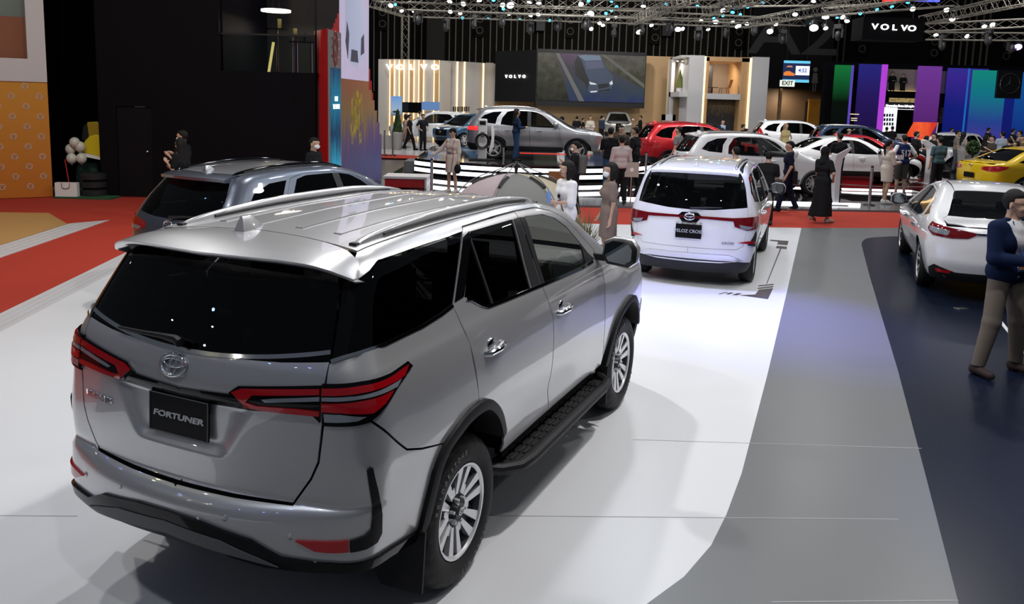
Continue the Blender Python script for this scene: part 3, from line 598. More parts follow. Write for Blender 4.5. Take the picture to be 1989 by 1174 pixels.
SCR = grad_mat('lavender_screen', [(0, (.30, .25, .38)), (.5, (.46, .40, .55)), (1, (.55, .50, .62))], 'Y', -2, 2, emit=1.0, noise=.25, scale=2.)
o = thing('led_screen', 'tall lavender video screen above the graffiti mural', 'screen', p0+Vector((0, 0, zA))); o.rotation_euler = (0, 0, math.atan2(md.y, md.x))
zt_ = 8.6-zA; b_ = MB(); b_.box((s1/2+.04, .02, zt_/2), (s1-.1, .04, zt_)); b_.build('screen_panel', SCR, o)
b_ = MB()                                  # the car shown on the screen
for l in (((.5, .9), (.9, .25), (1.8, .1), (2.7, .5), (2.95, 1.2), (2.6, 1.9), (1.9, 2.9), (1.3, 3.6), (.8, 3.5), (.55, 2.4)),): b_.prism([(x*s1/3.4, z*1.0) for x, z in l], 0, .004, Matrix(((1, 0, 0, 0), (0, 0, -1, 0), (0, 1, 0, .2), (0, 0, 0, 1))))
b_.build('pictured_car', mat('screen_car', (.3, .32, .4), .5, emit=(.20, .22, .32), es=1.), o); b_ = MB()
for l in (((.75, 2.2), (1.7, 2.15), (1.45, 3.2), (.85, 3.3)), ((.55, .7), (.8, .3), (.95, .9), (.7, 1.2)), ((2.3, .45), (2.75, .55), (2.7, 1.05), (2.35, .9)), ((1.1, .25), (2.0, .25), (1.9, .55), (1.2, .55))): b_.prism([(x*s1/3.4, z*1.0) for x, z in l], 0, .007, Matrix(((1, 0, 0, 0), (0, 0, -1, 0), (0, 1, 0, .2), (0, 0, 0, 1))))
b_.build('pictured_dark_parts', mat('screen_dark', (.02, .02, .03), .5, emit=(.03, .03, .05), es=1.), o)  # dark shapes within the pictured car
for k in range(9):                        # stepped red fins beyond and before the screen
    px = 717+k*2.9; s_ = along(px); q = p0+md*s_+mn*-.22; zt2 = zon(px, 42+k*23); b_ = MB(); b_.box((0, 0, zt2/2), (.10, .15, zt2)); o = b_.build('red_fin', REDB); o.location = (q.x, q.y, 0); tag(o, 'upright red fin in the stepped row beside the tall lavender screen', 'fin', 'stepped red fins by the screen')
for k in range(6):
    px = 640+k*3.6; q = at(px, 100, 20.4); zt2 = zat(px, 52-k*9.5, 20.4); b_ = MB(); b_.box((0, 0, zt2/2), (.045, .3, zt2)); o = b_.build('red_fin', REDB); o.location = (q.x, 20.9, 0); tag(o, 'upright red fin in the stepped row rising behind the red tower', 'fin', 'stepped red fins behind the tower')
# ---------------------------------------------------------------- far booths and the hall wall
RIBW = mat('hall_wall', (.008, .0075, .007), .85, spec=.05); RIB = mat('hall_rib', (.13, .12, .10), .7, spec=.1); Yh = 76.
struct(wallbox('wall_back', (-34, Yh), (56, Yh), -.1, 26, .3, RIBW)); struct(wallbox('wall_left', (-34, 22), (-34, Yh), -.1, 26, .3, VOID)) if False else None
b_ = MB(); random.seed(5)
for k in range(92):
    x = -13.5+k*.62+(.0 if k % 3 else .05)
    if 30.5 < x < 39.5: continue
    b_.box((x, Yh-.08, 14), (.10, .16, 22))
struct(b_.build('wall_ribs', RIB))
struct(wallbox('wall_back', (at(829, 60, 74).x, 74), (at(864, 60, 74).x, 74), 0, 26, .5, mat('wall_pier', (.025, .024, .022), .8, spec=.1)))
for i, (px, py) in enumerate(((743, 35), (932, 48), (1108, 50), (1273, 62), (1435, 72), (1675, 84), (1815, 92), (1955, 98))):
    q = at(px, py, 75.6); t = thing('wall_ventilator', 'dark wall box with two round grilles high on the ribbed hall wall', 'ventilator', (q.x, 75.7, q.z), 0, 'round grilles along the hall wall')
    b = MB(); b.box((0, 0, 0), (.85, .3, 2.2)); b.build('housing', RIBW, t); b = MB()
    for s_ in (-.5, .5): b.tube([(.29*math.cos(a), -.17, s_+.29*math.sin(a)) for a in np.linspace(0, 2*PI, 21)], .035, 5, cap=False)
    b.build('ring', RIB, t)
for px, py, lab in ((856, 48, 'black loudspeaker hung on the pale wall pier'), (1050, 45, 'black loudspeaker hung high above the dark panel'), (1295, 55, 'black loudspeaker hung above the big screen')):
    q = at(px, py, 75.17); b = MB(); b.box((0, .2, 0), (.8, .88, 1.4)); bevel(b.build('loudspeaker', M['black']), .03); o = bpy.context.scene.objects['loudspeaker'] if False else list(COL.objects)[-1]; o.location = q; tag(o, lab, 'loudspeaker')
GLOW = mat('warm_light_strip', (1, .8, .5), .4, emit=(1, .66, .28), es=2.2); BEIGE = mat('beige_wall', (.40, .38, .35), .6); WOODP = mat('oak_panel', (.50, .31, .15), .5, noise=.1, nscale=6); LET = mat('lit_white_letters', (1, 1, 1), .4, emit=(1, .98, 1), es=2.6)
def slat(name, c, n=40., dark=.55, rough=.55):
    m = bpy.data.materials.new(name); m.use_nodes = True; nt = m.node_tree; b = nt.nodes['Principled BSDF']; tc = nt.nodes.new('ShaderNodeTexCoord'); wv = nt.nodes.new('ShaderNodeTexWave'); wv.inputs['Scale'].default_value = n; cr = nt.nodes.new('ShaderNodeValToRGB')
    cr.color_ramp.elements[0].color = tuple(v*dark for v in c)+(1,); cr.color_ramp.elements[1].color = tuple(c)+(1,); cr.color_ramp.elements[0].position = .3; cr.color_ramp.elements[1].position = .5
    nt.links.new(tc.outputs['Object'], wv.inputs['Vector']); nt.links.new(wv.outputs['Fac'], cr.inputs[0]); nt.links.new(cr.outputs[0], b.inputs['Base Color']); b.inputs['Roughness'].default_value = rough; return m
struct(wallbox('wall_right', (56, Yh), (56, -12), -.1, 20, .3, RIBW))
# beige wall with light strips
Yv = 52.; vw = thing('booth_wall', 'beige booth wall with glowing vertical strips and five lit letters', 'wall', (at(850, 200, Yv).x, Yv, 0)); vw['kind'] = 'structure'
def wat(px, py, Y): q = at(px, py, Y); return Vector((q.x, Y, q.z))
Yw = lambda px: 50.5+max(0, px-850)*.022
V = []; pxs = [735, 790, 850, 905, 962]
for px, ty in zip(pxs, (115, 115, 117, 120, 124)): q = wat(px, ty, Yw(px)); V += [(q.x, q.y, 0), tuple(q), (q.x, q.y+.4, q.z), (q.x, q.y+.4, 0)]
Fc = [(i*4+j, i*4+(j+1) % 4, i*4+4+(j+1) % 4, i*4+4+j) for i in range(4) for j in range(4)]+[(0, 1, 2, 3), (19, 18, 17, 16)]
o = obj('wall_panel', V, [f[::-1] for f in Fc], BEIGE, vw); o.matrix_parent_inverse = Matrix.Translation(-vw.location)
def strip(px, w, y0, m, name, d=.05):
    Y = Yw(px)-d/2-.02; q = wat(px, y0+1, Y); b = MB(); b.box((q.x, Y, q.z/2), (w, d, q.z)); o = b.build(name, m, vw); o.matrix_parent_inverse = Matrix.Translation(-vw.location)
for a, c in ((757.6, 766.3), (776, 785), (794.8, 804.5), (813.9, 823.3), (843.7, 853)):
    strip((a+c)/2, (c-a)*.033, 116, WOODP, 'oak_inlay'); strip(a, .055, 116, GLOW, 'light_strip', .08); strip(c, .055, 116, GLOW, 'light_strip', .08)
for px in (889, 903, 939.5): strip(px, .08, 119 if px < 920 else 122, GLOW, 'light_strip', .08)
for px in (868, 927, 951): strip(px, .5, 121, mat('taupe_panel', (.34, .30, .26), .6), 'taupe_panel', .03)
for c, px in zip('VOLVO', (756, 777, 800, 823, 845)):
    q = wat(px, 131, Yw(px)-.25); o = text(c, .46, LET, q, (PI/2, 0, 0), None, 'sign_letter', .04, squash=1.35, bold=.010); o.parent = vw; o.matrix_parent_inverse = Matrix.Translation(-vw.location)
# dark panel and the big screen
Ys = 62.; c0, c1, c2 = wat(963, 100, 65), wat(1043, 98, Ys), wat(1256, 110, 63.5)
bs_ = thing('screen_wall', 'black cube wall with white letters that carries the big road video', 'screen wall', (c1.x, c1.y, 0)); bs_['kind'] = 'structure'
zlo = wat(1043, 199, Ys).z; zhi = wat(1043, 97, Ys).z
def inS(o): o.parent = bs_; o.matrix_parent_inverse = Matrix.Translation(-bs_.location); return o
BLKS = slat('black_slats', (.020, .020, .021), 12, .5)
inS(wallbox('dark_panel', c0, c1, zlo, zhi, .4, BLKS)); inS(wallbox('screen_frame', c1, c2, zlo-.25, zhi+.1, .4, M['black']))
sd_ = (c2-c1); sd_.z = 0; sL = sd_.length; sd_ = sd_.normalized(); sn_ = Vector((sd_.y, -sd_.x, 0))
SRC = Matrix.Translation(c1+sn_*.03+Vector((0, 0, 0))) @ Matrix(((sd_.x, 0, sn_.x), (sd_.y, 0, sn_.y), (0, 1, 0))).to_4x4(); 
def em(name, c, e=1.): return mat(name, tuple(v*.05 for v in c), .5, emit=c, es=e)
def onscr(name, loop, m, d, noise=False):
    b = MB(); w_, h_ = sL-.15, zhi-zlo-.35; b.prism([((x*w_+.08), (y-.5)*h_) for x, y in loop], d-.006, d); o = b.build(name, m); o.matrix_world = SRC @ Matrix.Translation((0, (zlo+zhi)/2-c1.z, 0)); o.parent = bs_; o.matrix_parent_inverse = Matrix.Translation(-bs_.location); return o
onscr('screen_picture', [(0, 0), (1, 0), (1, 1), (0, 1)], grad_mat('grass_video', [(0, (.015, .017, .012)), (.5, (.045, .045, .032)), (1, (.11, .105, .09))], 'Y', -2.2, 2.2, emit=1.0, noise=.9, scale=1.8), .01)
onscr('road_picture', [(.30, 0), (1, 0), (1, .30), (.62, .72), (.52, 1), (.17, 1)], grad_mat('road_video', [(0, (.02, .03, .10)), (.35, (.035, .05, .07)), (.6, (.06, .055, .07)), (1, (.12, .08, .12))], 'Y', -2.2, 2.2, emit=1.0, noise=.6, scale=.8), .02)
onscr('verge_picture', [(.39, 0), (.44, 0), (.19, 1), (.16, 1)], em('verge_video', (.10, .10, .10)), .025)
onscr('verge_picture', [(1, .31), (1, .40), (.62, 1), (.58, 1)], em('verge_video_far', (.09, .085, .075)), .025)
CB_ = em('video_car_blue', (.035, .05, .085)); CD_ = em('video_car_dark', (.006, .007, .010)); CG_ = em('video_car_glass', (.07, .075, .13)); CW_ = em('video_car_lamp', (.55, .58, .62))
for nm, l, m_ in (('pictured_car', [(.335, .82), (.36, .97), (.43, .985), (.565, .98), (.60, .86), (.63, .73), (.695, .56), (.70, .38), (.685, .27), (.62, .22), (.50, .17), (.465, .22), (.44, .40), (.34, .56)], CB_), ('pictured_side', [(.335, .82), (.36, .96), (.40, .86), (.44, .62), (.475, .45), (.465, .22), (.44, .38), (.345, .55)], CD_),
    ('pictured_glass', [(.43, .84), (.45, .68), (.61, .72), (.585, .87)], CG_), ('pictured_roof', [(.365, .965), (.43, .985), (.565, .98), (.585, .885), (.43, .86)], em('video_roof', (.11, .16, .22))), ('pictured_lamp', [(.475, .42), (.49, .36), (.55, .36), (.535, .39)], CW_), ('pictured_lamp', [(.665, .41), (.69, .46), (.70, .39), (.68, .36)], CW_),
    ('pictured_grille', [(.56, .37), (.66, .40), (.665, .32), (.57, .27)], CD_), ('pictured_lamp', [(.49, .22), (.56, .235), (.55, .205), (.495, .19)], CW_), ('pictured_bumper', [(.56, .235), (.68, .29), (.67, .25), (.56, .20)], CD_)):
    onscr(nm, l, m_, .03 if nm == 'pictured_car' else .036 if nm != 'pictured_lamp' else .042)
dd = (c1-c0); dd.z = 0; dL = dd.length; dd = dd.normalized(); dn = Vector((dd.y, -dd.x, 0))
for i, c in enumerate('VOLVO'):
    s_ = dL*(.29+.108*i); q = c0+dd*s_+dn*.05; q.z = wat(1003, 149, 63.5).z; o = text(c, .33, LET, (0, 0, 0), (0, 0, 0), None, 'sign_letter', .03, squash=1.15, bold=.004); o.matrix_world = Matrix.Translation(q) @ facing(dn).to_4x4() @ Matrix.Diagonal((1.1, 1, 1, 1)); o.parent = bs_; o.matrix_parent_inverse = Matrix.Translation(-bs_.location)
SLATW = slat('oak_slats', (.50, .33, .17), 9, .75)
struct(wallbox('wall_back', (wat(958, 200, 65.6).x, 65.6), (wat(1050, 200, 65.6).x, 65.6), 0, zlo+.1, .2, mat('warm_low_wall', (.40, .24, .10), .6))); struct(wallbox('wall_back', (wat(1043, 200, 63.8).x, 63.8), (wat(1306, 200, 65.2).x, 65.2), 0, zhi-.05, .2, SLATW))
# white portal frames
Yp = 58.; pf = thing('portal_booth', 'white two storey booth frame with wooden rooms and glowing edges', 'booth', (wat(1400, 200, Yp).x, Yp, 0)); pf['kind'] = 'structure'
def inP(o): o.parent = pf; o.matrix_parent_inverse = Matrix.Translation(-pf.location); return o
WP = mat('white_portal', (.52, .52, .54), .5); e = [wat(x, 108, Yp) for x in (1336, 1364, 1371, 1386, 1440, 1452, 1458, 1491)]; zP = wat(1336, 107, Yp).z; zP2 = wat(1490, 112, Yp).z; bk = wat(1303, 112, Yp+4)
def pbox(name, xa, xb, z0, z1, y0, y1, m): b = MB(); b.box(((xa+xb)/2, (y0+y1)/2, (z0+z1)/2), (xb-xa, y1-y0, z1-z0)); return inP(b.build(name, m))
X_ = lambda px: wat(px, 200, Yp).x; Z_ = lambda py: wat(1400, py, Yp).z
pbox('pier', X_(1335), X_(1364), 0, zP, Yp, Yp+4, WP); pbox('pier', X_(1456), X_(1489), 0, zP, Yp, Yp+4, WP)
pbox('light_strip', X_(1364), X_(1367.5), 0, zP-.05, Yp+.02, Yp+.2, GLOW); pbox('light_strip', X_(1452), X_(1455), 0, zP-.1, Yp+.02, Yp+.2, GLOW)
pbox('oak_reveal', X_(1367.5), X_(1374), 0, zP-.1, Yp+.1, Yp+4, WOODP); pbox('oak_reveal', X_(1437), X_(1452), 0, zP-.1, Yp+.1, Yp+4, WOODP); pbox('oak_header', X_(1368), X_(1452), Z_(119), zP-.05, Yp+.1, Yp+4, WOODP)
pbox('mid_floor', X_(1371), X_(1438), Z_(193), Z_(182), Yp+.05, Yp+4, WP); pbox('room_back', X_(1370), X_(1442), Z_(184), zP, Yp+3.9, Yp+4.1, mat('room_back', (.28, .22, .17), .6)); pbox('room_picture', X_(1376), X_(1406), Z_(180), Z_(122), Yp+3.7, Yp+3.88, mat('room_dark_panel', (.05, .04, .035), .3))
pbox('lower_back', X_(1370), X_(1442), 0, Z_(190), Yp+1.2, Yp+1.4, grad_mat('forest_print', [(0, (.008, .008, .008)), (.55, (.015, .013, .010)), (.8, (.12, .075, .02)), (1, (.02, .015, .01))], 'Z', 0, 3.2, noise=.9, streak=(3, 1, 1), scale=2.5))
inP(wallbox('side_room_back', (bk.x-.1, bk.y+.4), (X_(1338), Yp+4.2), 0, zP-.1, .1, mat('side_room', (.36, .30, .22), .6)))
for z0, z1 in ((Z_(112), zP), (Z_(190), Z_(180)), ): pbox('side_frame', bk.x, X_(1336), z0, z1, Yp+.2, Yp+4, WP)
pbox('side_frame', bk.x, bk.x+.25, 0, zP, Yp+3.4, Yp+4, WP); pbox('slat_panel', bk.x+.2, X_(1336), 0, Z_(190), Yp+2.8, Yp+3.0, slat('dim_oak_slats', (.22, .15, .075), 9, .5))
SPT = mat('ceiling_spot', (1, .9, .7), .4, emit=(1, .82, .5), es=9.)
for px in (1316, 1326, 1390, 1428, 1438): b_ = MB(); q = wat(px, 119, Yp+.8 if px > 1340 else Yp+1.5); b_.box((q.x, q.y, q.z), (.12, .12, .04)); inP(b_.build('ceiling_spot', SPT))
inP(lamp('overhead_light', (X_(1405), Yp+1.6, Z_(124)), (X_(1405), Yp+2.5, 3), 260, .3, WARM)); inP(lamp('overhead_light', (X_(1320), Yp+2.6, zP-.4), (X_(1320), Yp+3, 2), 160, .3, WARM))
def armchair(q, label):
    t = thing('lounge_chair', label, 'chair', q, 2.6); m = mat('tan_leather', (.30, .13, .05), .5); b = MB(); b.box((0, 0, .42), (.55, .55, .07)); bevel(b.build('seat', m, t), .02)
    b = MB(); b.add([(-.30, -.3, .4), (-.30, .3, .4), (-.48, .28, 1.0), (-.48, -.28, 1.0), (-.36, -.3, .4), (-.36, .3, .4), (-.54, .28, 1.0), (-.54, -.28, 1.0)], [(0, 1, 2, 3), (7, 6, 5, 4), (0, 4, 5, 1), (2, 6, 7, 3), (0, 3, 7, 4), (1, 5, 6, 2)]); b.build('backrest', m, t)
    for x in (-.22, .22):
        for y in (-.22, .22): b = MB(); b.tube([(x, y, .4), (x*1.3, y*1.3, 0)], .02, 6); b.build('leg', M['black'], t)
armchair((X_(1412), Yp+1.0, Z_(182)), 'tan lounge chair in the upper room of the white portal booth')
b_ = MB(); b_.lathe([(.0001, .45), (.45, .45), (.45, .42), (.05, .40), (.05, .02), (.25, 0)], 20, Matrix.Translation((X_(1388), Yp+1.0, Z_(182)))); tag(autosmooth(b_.build('coffee_table', M['black'])), 'low round table beside the tan lounge chair', 'table')
b_ = MB(); q = wat(1320, 166, Yp+2.2); b_.lathe([(.0001, 0), (.2, 0), (.26, .35), (.0001, .35)], 12, Matrix.Translation((q.x, q.y, Z_(180)))); o = b_.build('pot', WP); t = thing('potted_shrub', 'small conical shrub on the upper shelf of the white booth side', 'plant', (q.x, q.y, Z_(180))); o.parent = t; o.matrix_parent_inverse = Matrix.Translation(-t.location)
b_ = MB(); b_.lathe([(.28, .3), (.22, .7), (.1, 1.3), (.0001, 1.7)], 10); b_.build('foliage', mat('dark_foliage', (.10, .12, .02), .8, noise=.5, nscale=20), t)
# entrance zone with the exit sign
Ye = 70.; ez = lambda px, py, Y=Ye: wat(px, py, Y)
struct(wallbox('wall_back', ez(1458, 100), ez(1618, 100), ez(1540, 172).z, 26, .6, mat('entrance_black', (.006, .006, .007), .8, spec=.05)))
struct(wallbox('wall_back', ez(1486, 200, 73), ez(1610, 200, 73), -.1, ez(1540, 168, 73).z, .3, mat('entrance_wood', (.16, .095, .050), .6, noise=.15, nscale=3)))
b_ = MB(); q = ez(1582, 222, 71.5); b_.box((q.x, q.y, q.z-.8), (1.15, .3, 4.2)); struct(b_.build('wall_back', mat('amber_panel', (.40, .17, .01), .6))); b_ = MB(); q = ez(1569, 222, 72.6); b_.box((q.x, q.y, q.z), (.5, .2, 2.2)); struct(b_.build('door_2', M['black']))
struct(wallbox('wall_back', ez(1513, 200, 71.2), ez(1518, 200, 71.2), -.1, ez(1540, 170, 71).z, .3, mat('wood_edge', (.24, .15, .09), .6)))
o = text('A2', 4.6, mat('dull_grey_paint', (.03, .03, .031), .8, spec=.1), ez(1543, 72, 69.99), (PI/2, 0, 0), None, 'hall_sign', .02, squash=1.4, bold=.05); tag(o, 'huge dull grey hall letters high on the black entrance wall', 'sign')
t = thing('exit_sign', 'white EXIT sign hung under the clock screen', 'sign', ez(1529, 162, 66)); b_ = MB(); b_.box((0, 0, 0), (1.15, .12, .50)); b_.build('sign_panel', mat('exit_white', (.8, .8, .75), .4, emit=(.85, .88, .8), es=.8), t); text('EXIT', .46, mat('exit_green', (.02, .10, .06), .5), (0, -.07, 0), (PI/2, 0, 0), t, 'lettering', .005, squash=.95, bold=.012)
t = thing('clock_screen', 'hung video screen showing an orange car and the time 4:52', 'screen', ez(1547, 139, 66)); b_ = MB(); b_.box((0, .06, 0), (2.1, .1, 1.7)); b_.build('screen_panel', em('screen_blue_dark', (.01, .02, .08), 1.), t)
def pan(x, z, w, h, m, nm, y=-.005): b = MB(); b.box((x, y, z), (w, .012, h)); return b.build(nm, m, t)
pan(0, .74, 2.1, .20, em('screen_cyan', (.12, .50, .72), 1.2), 'title_bar'); pan(0, -.74, 2.1, .22, em('screen_cyan2', (.12, .50, .72), 1.2), 'caption_bar'); pan(.48, .08, 1.1, .72, em('screen_white', (.8, .82, .9), 1.2), 'time_panel'); text('4:52', .42, em('time_blue', (.05, .12, .5)), (.48, -.02, .08), (PI/2, 0, 0), t, 'lettering', .003, squash=.95, bold=.008)
b_ = MB(); b_.prism([(-1.0, -.34), (-.15, -.34), (-.12, -.18), (-.35, -.08), (-.55, .02), (-.85, .0), (-1.02, -.15)], 0, .012, Matrix(((1, 0, 0, 0), (0, 0, 1, -.022), (0, 1, 0, 0), (0, 0, 0, 1)))); b_.build('pictured_car', em('screen_orange', (.8, .22, .04)), t); b_ = MB(); b_.prism([(-.85, .32), (-.3, .32), (-.42, .44), (-.7, .44)], 0, .012, Matrix(((1, 0, 0, 0), (0, 0, 1, -.022), (0, 1, 0, 0), (0, 0, 0, 1)))); b_.build('pictured_car', em('screen_orange2', (.6, .25, .12)), t)
b_ = MB(); b_.tube([(-.8, .06, .85), (-.8, .06, 6)], .02, 5); b_.tube([(.8, .06, .85), (.8, .06, 6)], .02, 5); b_.build('suspension_cable', M['black'], t)
b_ = MB(); q = ez(1583, 150, 69.97); b_.prism([(-.28, -.5), (.28, -.5), (.16, .35), (-.16, .35)], 0, .03, Matrix.Translation(q) @ facing((0, -1, 0)).to_4x4()); b_.ball((q.x, q.y-.02, q.z+.62), (.2, .03, .2)); b_.box((q.x-.1, q.y-.015, q.z-.85), (.09, .03, .7)); b_.box((q.x+.1, q.y-.015, q.z-.85), (.09, .03, .7)); tag(b_.build('washroom_sign', mat('dim_sign', (.06, .058, .055), .6)), 'dim grey figure of a woman in a dress on the black entrance wall', 'sign')
b_ = MB(); q = ez(1543, 171, 71); b_.box((q.x, 71.7, q.z+.15), (7.2, 3.0, .2)); struct(b_.build('ceiling', mat('entrance_soffit', (.10, .06, .03), .6)))
for px in (1493, 1524, 1543, 1570): b_ = MB(); q = ez(px, 171, 71); b_.lathe([(.0001, 0), (.14, 0), (.14, .06)], 12, Matrix.Translation((q.x, q.y, ez(1543, 171, 71).z))); tag(b_.build('downlight', SPT), 'round warm downlight in the soffit of the wooden entrance', 'lamp', 'entrance downlights')
lamp('overhead_light', (ez(1530, 180, 71.5).x, 71.5, 3.6), (ez(1530, 180, 71).x, 72.5, 1), 300, .5, WARM)
# colour screens of the right-hand booth
Ym = 56.; mz = lambda px, py, Y=Ym: wat(px, py, Y)
def cpanel(label, x0, x1, y0, y1, stops, Y=Ym, axis='Z', edge_=None, noise=.2):
    a, c = mz(x0, y0, Y), mz(x1, y1, Y); h = a.z; t = thing('colour_screen', label, 'screen', ((a.x+c.x)/2, Y, 0)); w = c.x-a.x
    b = MB(); b.box((0, .1, h/2), (w, .2, h)); b.build('screen_panel', grad_mat('lit_panel', stops, axis, 0, h, emit=.62, noise=noise, streak=(.6, 1, .25), scale=.6), t)
    if edge_: b = MB(); b.box((edge_[0]*w/2, -.02, h/2), (edge_[2] if len(edge_) > 2 else .15, .06, h)); b.build('light_edge', em('edge_light', edge_[1], 1.), t)
PU, BL, TE = (.14, .03, .42), (.012, .03, .36), (.01, .33, .30)
struct(wallbox('wall_right', mz(1605, 100, 57.5), (56, 57.5), 0, mz(1700, 122, 57.5).z, .3, mat('booth_black', (.004, .004, .006), .7, spec=.1)))
cpanel('green lit panel fading to black at the dark booth corner', 1624, 1646, 126, 245, [(0, (.001, .001, .002)), (.55, (.001, .006, .003)), (1, (.01, .26, .06))], edge_=(1.05, (.10, .05, .45)))
cpanel('indigo lit panel with a magenta glowing edge', 1671, 1714, 124, 258, [(0, (.012, .006, .05)), (.6, (.03, .012, .16)), (1, (.03, .03, .30))], edge_=(.75, (.42, .05, .62), .40)); cpanel('plain violet lit panel right of the balcony', 1786, 1820, 128, 240, [(0, (.11, .015, .16)), (1, (.24, .06, .45))])
cpanel('deep blue lit panel left of the teal one', 1844, 1908, 132, 258, [(0, (.008, .012, .20)), (.5, (.01, .02, .28)), (.9, (.06, .03, .40)), (1, (.05, .04, .42))], edge_=(0, (.01, .13, .42), .10)); cpanel('teal to violet lit panel beside the black star panel', 1893, 1944, 136, 258, [(0, (.10, .05, .42)), (.35, (.03, .08, .40)), (.7, (.01, .26, .36)), (1, (.01, .36, .28))], Ym-.3); cpanel('dark blue lit panel under the black star panel', 1944, 2010, 190, 258, [(0, (.008, .012, .17)), (1, (.01, .02, .26))]); cpanel('bright blue lit panel at the right edge', 1980, 2040, 140, 258, [(0, (.01, .02, .30)), (1, (.01, .14, .45))], Ym-.2)
t = thing('emblem_panel', 'black square panel with a round three-pointed star emblem', 'sign', mz(1961, 164, Ym-.95)); b_ = MB(); b_.box((0, .1, 0), (1.62, .2, 1.85)); b_.build('panel', M['black'], t); ring_emblem(t, (0, -.02, .05), (0, -1, 0), 1.3, 1.3, mat('dim_chrome', (.25, .25, .26), .2, .9), 'star', .03)
bc = thing('booth_balcony', 'dark booth balcony with a lit beige wall above a shop sign', 'balcony', mz(1750, 205)); bc['kind'] = 'structure'
def inB(o): o.parent = bc; o.matrix_parent_inverse = Matrix.Translation(-bc.location); return o
def mbox(name, x0, x1, y0, y1, Y, d, m): a, c = mz(x0, y0, Y), mz(x1, y1, Y); b = MB(); b.box(((a.x+c.x)/2, Y+d/2, (a.z+c.z)/2), (c.x-a.x, d, a.z-c.z)); return inB(b.build(name, m))
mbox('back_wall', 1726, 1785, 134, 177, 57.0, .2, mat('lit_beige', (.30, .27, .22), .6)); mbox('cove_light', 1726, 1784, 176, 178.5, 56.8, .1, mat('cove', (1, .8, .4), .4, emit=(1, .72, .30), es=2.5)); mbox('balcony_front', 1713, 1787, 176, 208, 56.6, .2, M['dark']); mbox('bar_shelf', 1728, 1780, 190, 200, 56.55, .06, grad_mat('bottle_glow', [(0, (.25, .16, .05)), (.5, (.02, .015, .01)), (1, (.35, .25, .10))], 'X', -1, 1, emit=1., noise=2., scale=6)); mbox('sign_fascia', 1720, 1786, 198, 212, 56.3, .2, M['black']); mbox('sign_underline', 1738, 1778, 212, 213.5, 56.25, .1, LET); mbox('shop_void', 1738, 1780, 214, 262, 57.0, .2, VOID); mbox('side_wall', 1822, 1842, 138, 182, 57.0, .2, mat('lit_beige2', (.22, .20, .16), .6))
inB(text('Mercedes-Benz Lifestyle', .205, LET, mz(1748, 206, 56.2), (PI/2, 0, 0), None, 'lettering', .01, squash=.95, bold=.006))
mbox('shelf_panel', 1711, 1739, 208, 260, 56.0, .15, em('white_shelf_light', (.8, .85, .95), 1.3)); b_ = MB()
for r_ in range(3):
    for c_ in range(4): q = mz(1718+c_*5.2, 224+r_*8.5, 55.95); b_.box((q.x, q.y, q.z), (.10, .06, .20))
inB(b_.build('shelf_goods_pattern', M['black'])); b_ = MB()
for k in range(9): q = mz(1827+k*1.2, 238-k*3.4, 56.5); b_.box((q.x, q.y+.2*k*0, q.z), (.42, .5, .035))
inB(b_.build('stair_tread', mat('stair_tread', (.30, .24, .16), .6)))
b_ = MB(); q = mz(1660, 219, 55.9); b_.box((q.x, q.y, mz(1660, 222, 55.9).z), (.5, .3, .05)); b_.box((q.x, q.y, mz(1660, 230, 55.9).z), (.3, .3, .05)); b_.box((q.x, q.y, mz(1660, 234, 55.9).z), (.3, .3, .05)); inB(b_.build('shelf_light', em('warm_shelf', (.9, .75, .45), 1.2)))
# ---------------------------------------------------------------- round stage with light strips
SZ = .54; sA, sB_, sC = gp(806, 307, SZ), gp(1010, 321, SZ), gp(1258, 305, SZ)
def circle3(a, b, c):
    ax, ay, bx, by, cx, cy = a.x, a.y, b.x, b.y, c.x, c.y; d = 2*(ax*(by-cy)+bx*(cy-ay)+cx*(ay-by))
    return ((ax*ax+ay*ay)*(by-cy)+(bx*bx+by*by)*(cy-ay)+(cx*cx+cy*cy)*(ay-by))/d, ((ax*ax+ay*ay)*(cx-bx)+(bx*bx+by*by)*(ax-cx)+(cx*cx+cy*cy)*(bx-ax))/d
scx, scy = circle3(sA, sB_, sC); sR = math.hypot(sA.x-scx, sA.y-scy); t0_, t1_ = math.atan2(sA.y-scy, sA.x-scx), math.atan2(sC.y-scy, sC.x-scx)
arcp = lambda r, n=40, a=0., e=0.: [(scx+r*math.cos(t0_+a+(t1_-t0_+e-a)*i/n), scy+r*math.sin(t0_+a+(t1_-t0_+e-a)*i/n)) for i in range(n+1)]
if t1_ < t0_: t1_ += 2*PI
stage = thing('display_stage', 'round black glossy stage with glowing white bands around its edge', 'stage', (scx, scy, .0)); stage['kind'] = 'structure'
P = [(x-scx, y-scy) for x, y in arcp(sR)]; far = [(P[-1][0]+.3, 33.6-scy), (P[0][0]-.1, 33.6-scy)]
b_ = MB(); b_.prism(P+far, .03, SZ-.03); b_.build('stage_body', M['gloss_black'], stage); b_ = MB(); b_.prism([(p[0]*1., p[1]-.03) for p in P]+far, SZ-.03, SZ); b_.build('stage_top', mat('stage_top', (.03, .03, .032), .05, spec=.9), stage)
BAND = mat('white_light_band', (1, 1, 1), .4, emit=(.92, .96, 1), es=2.6)
for z0, z1 in ((.33, .45), (.13, .25)):
    n = len(P)-1; V = [(p[0]*k, p[1]*k, z) for p in P for k, z in ((1.004, z0), (1.004, z1), (.99, z1), (.99, z0))]; Fc = [(i*4+j, i*4+(j+1) % 4, i*4+4+(j+1) % 4, i*4+4+j) for i in range(n) for j in range(4)]+[(3, 2, 1, 0), (n*4, n*4+1, n*4+2, n*4+3)]
    obj('light_band', V, [f[::-1] for f in Fc], BAND, stage)
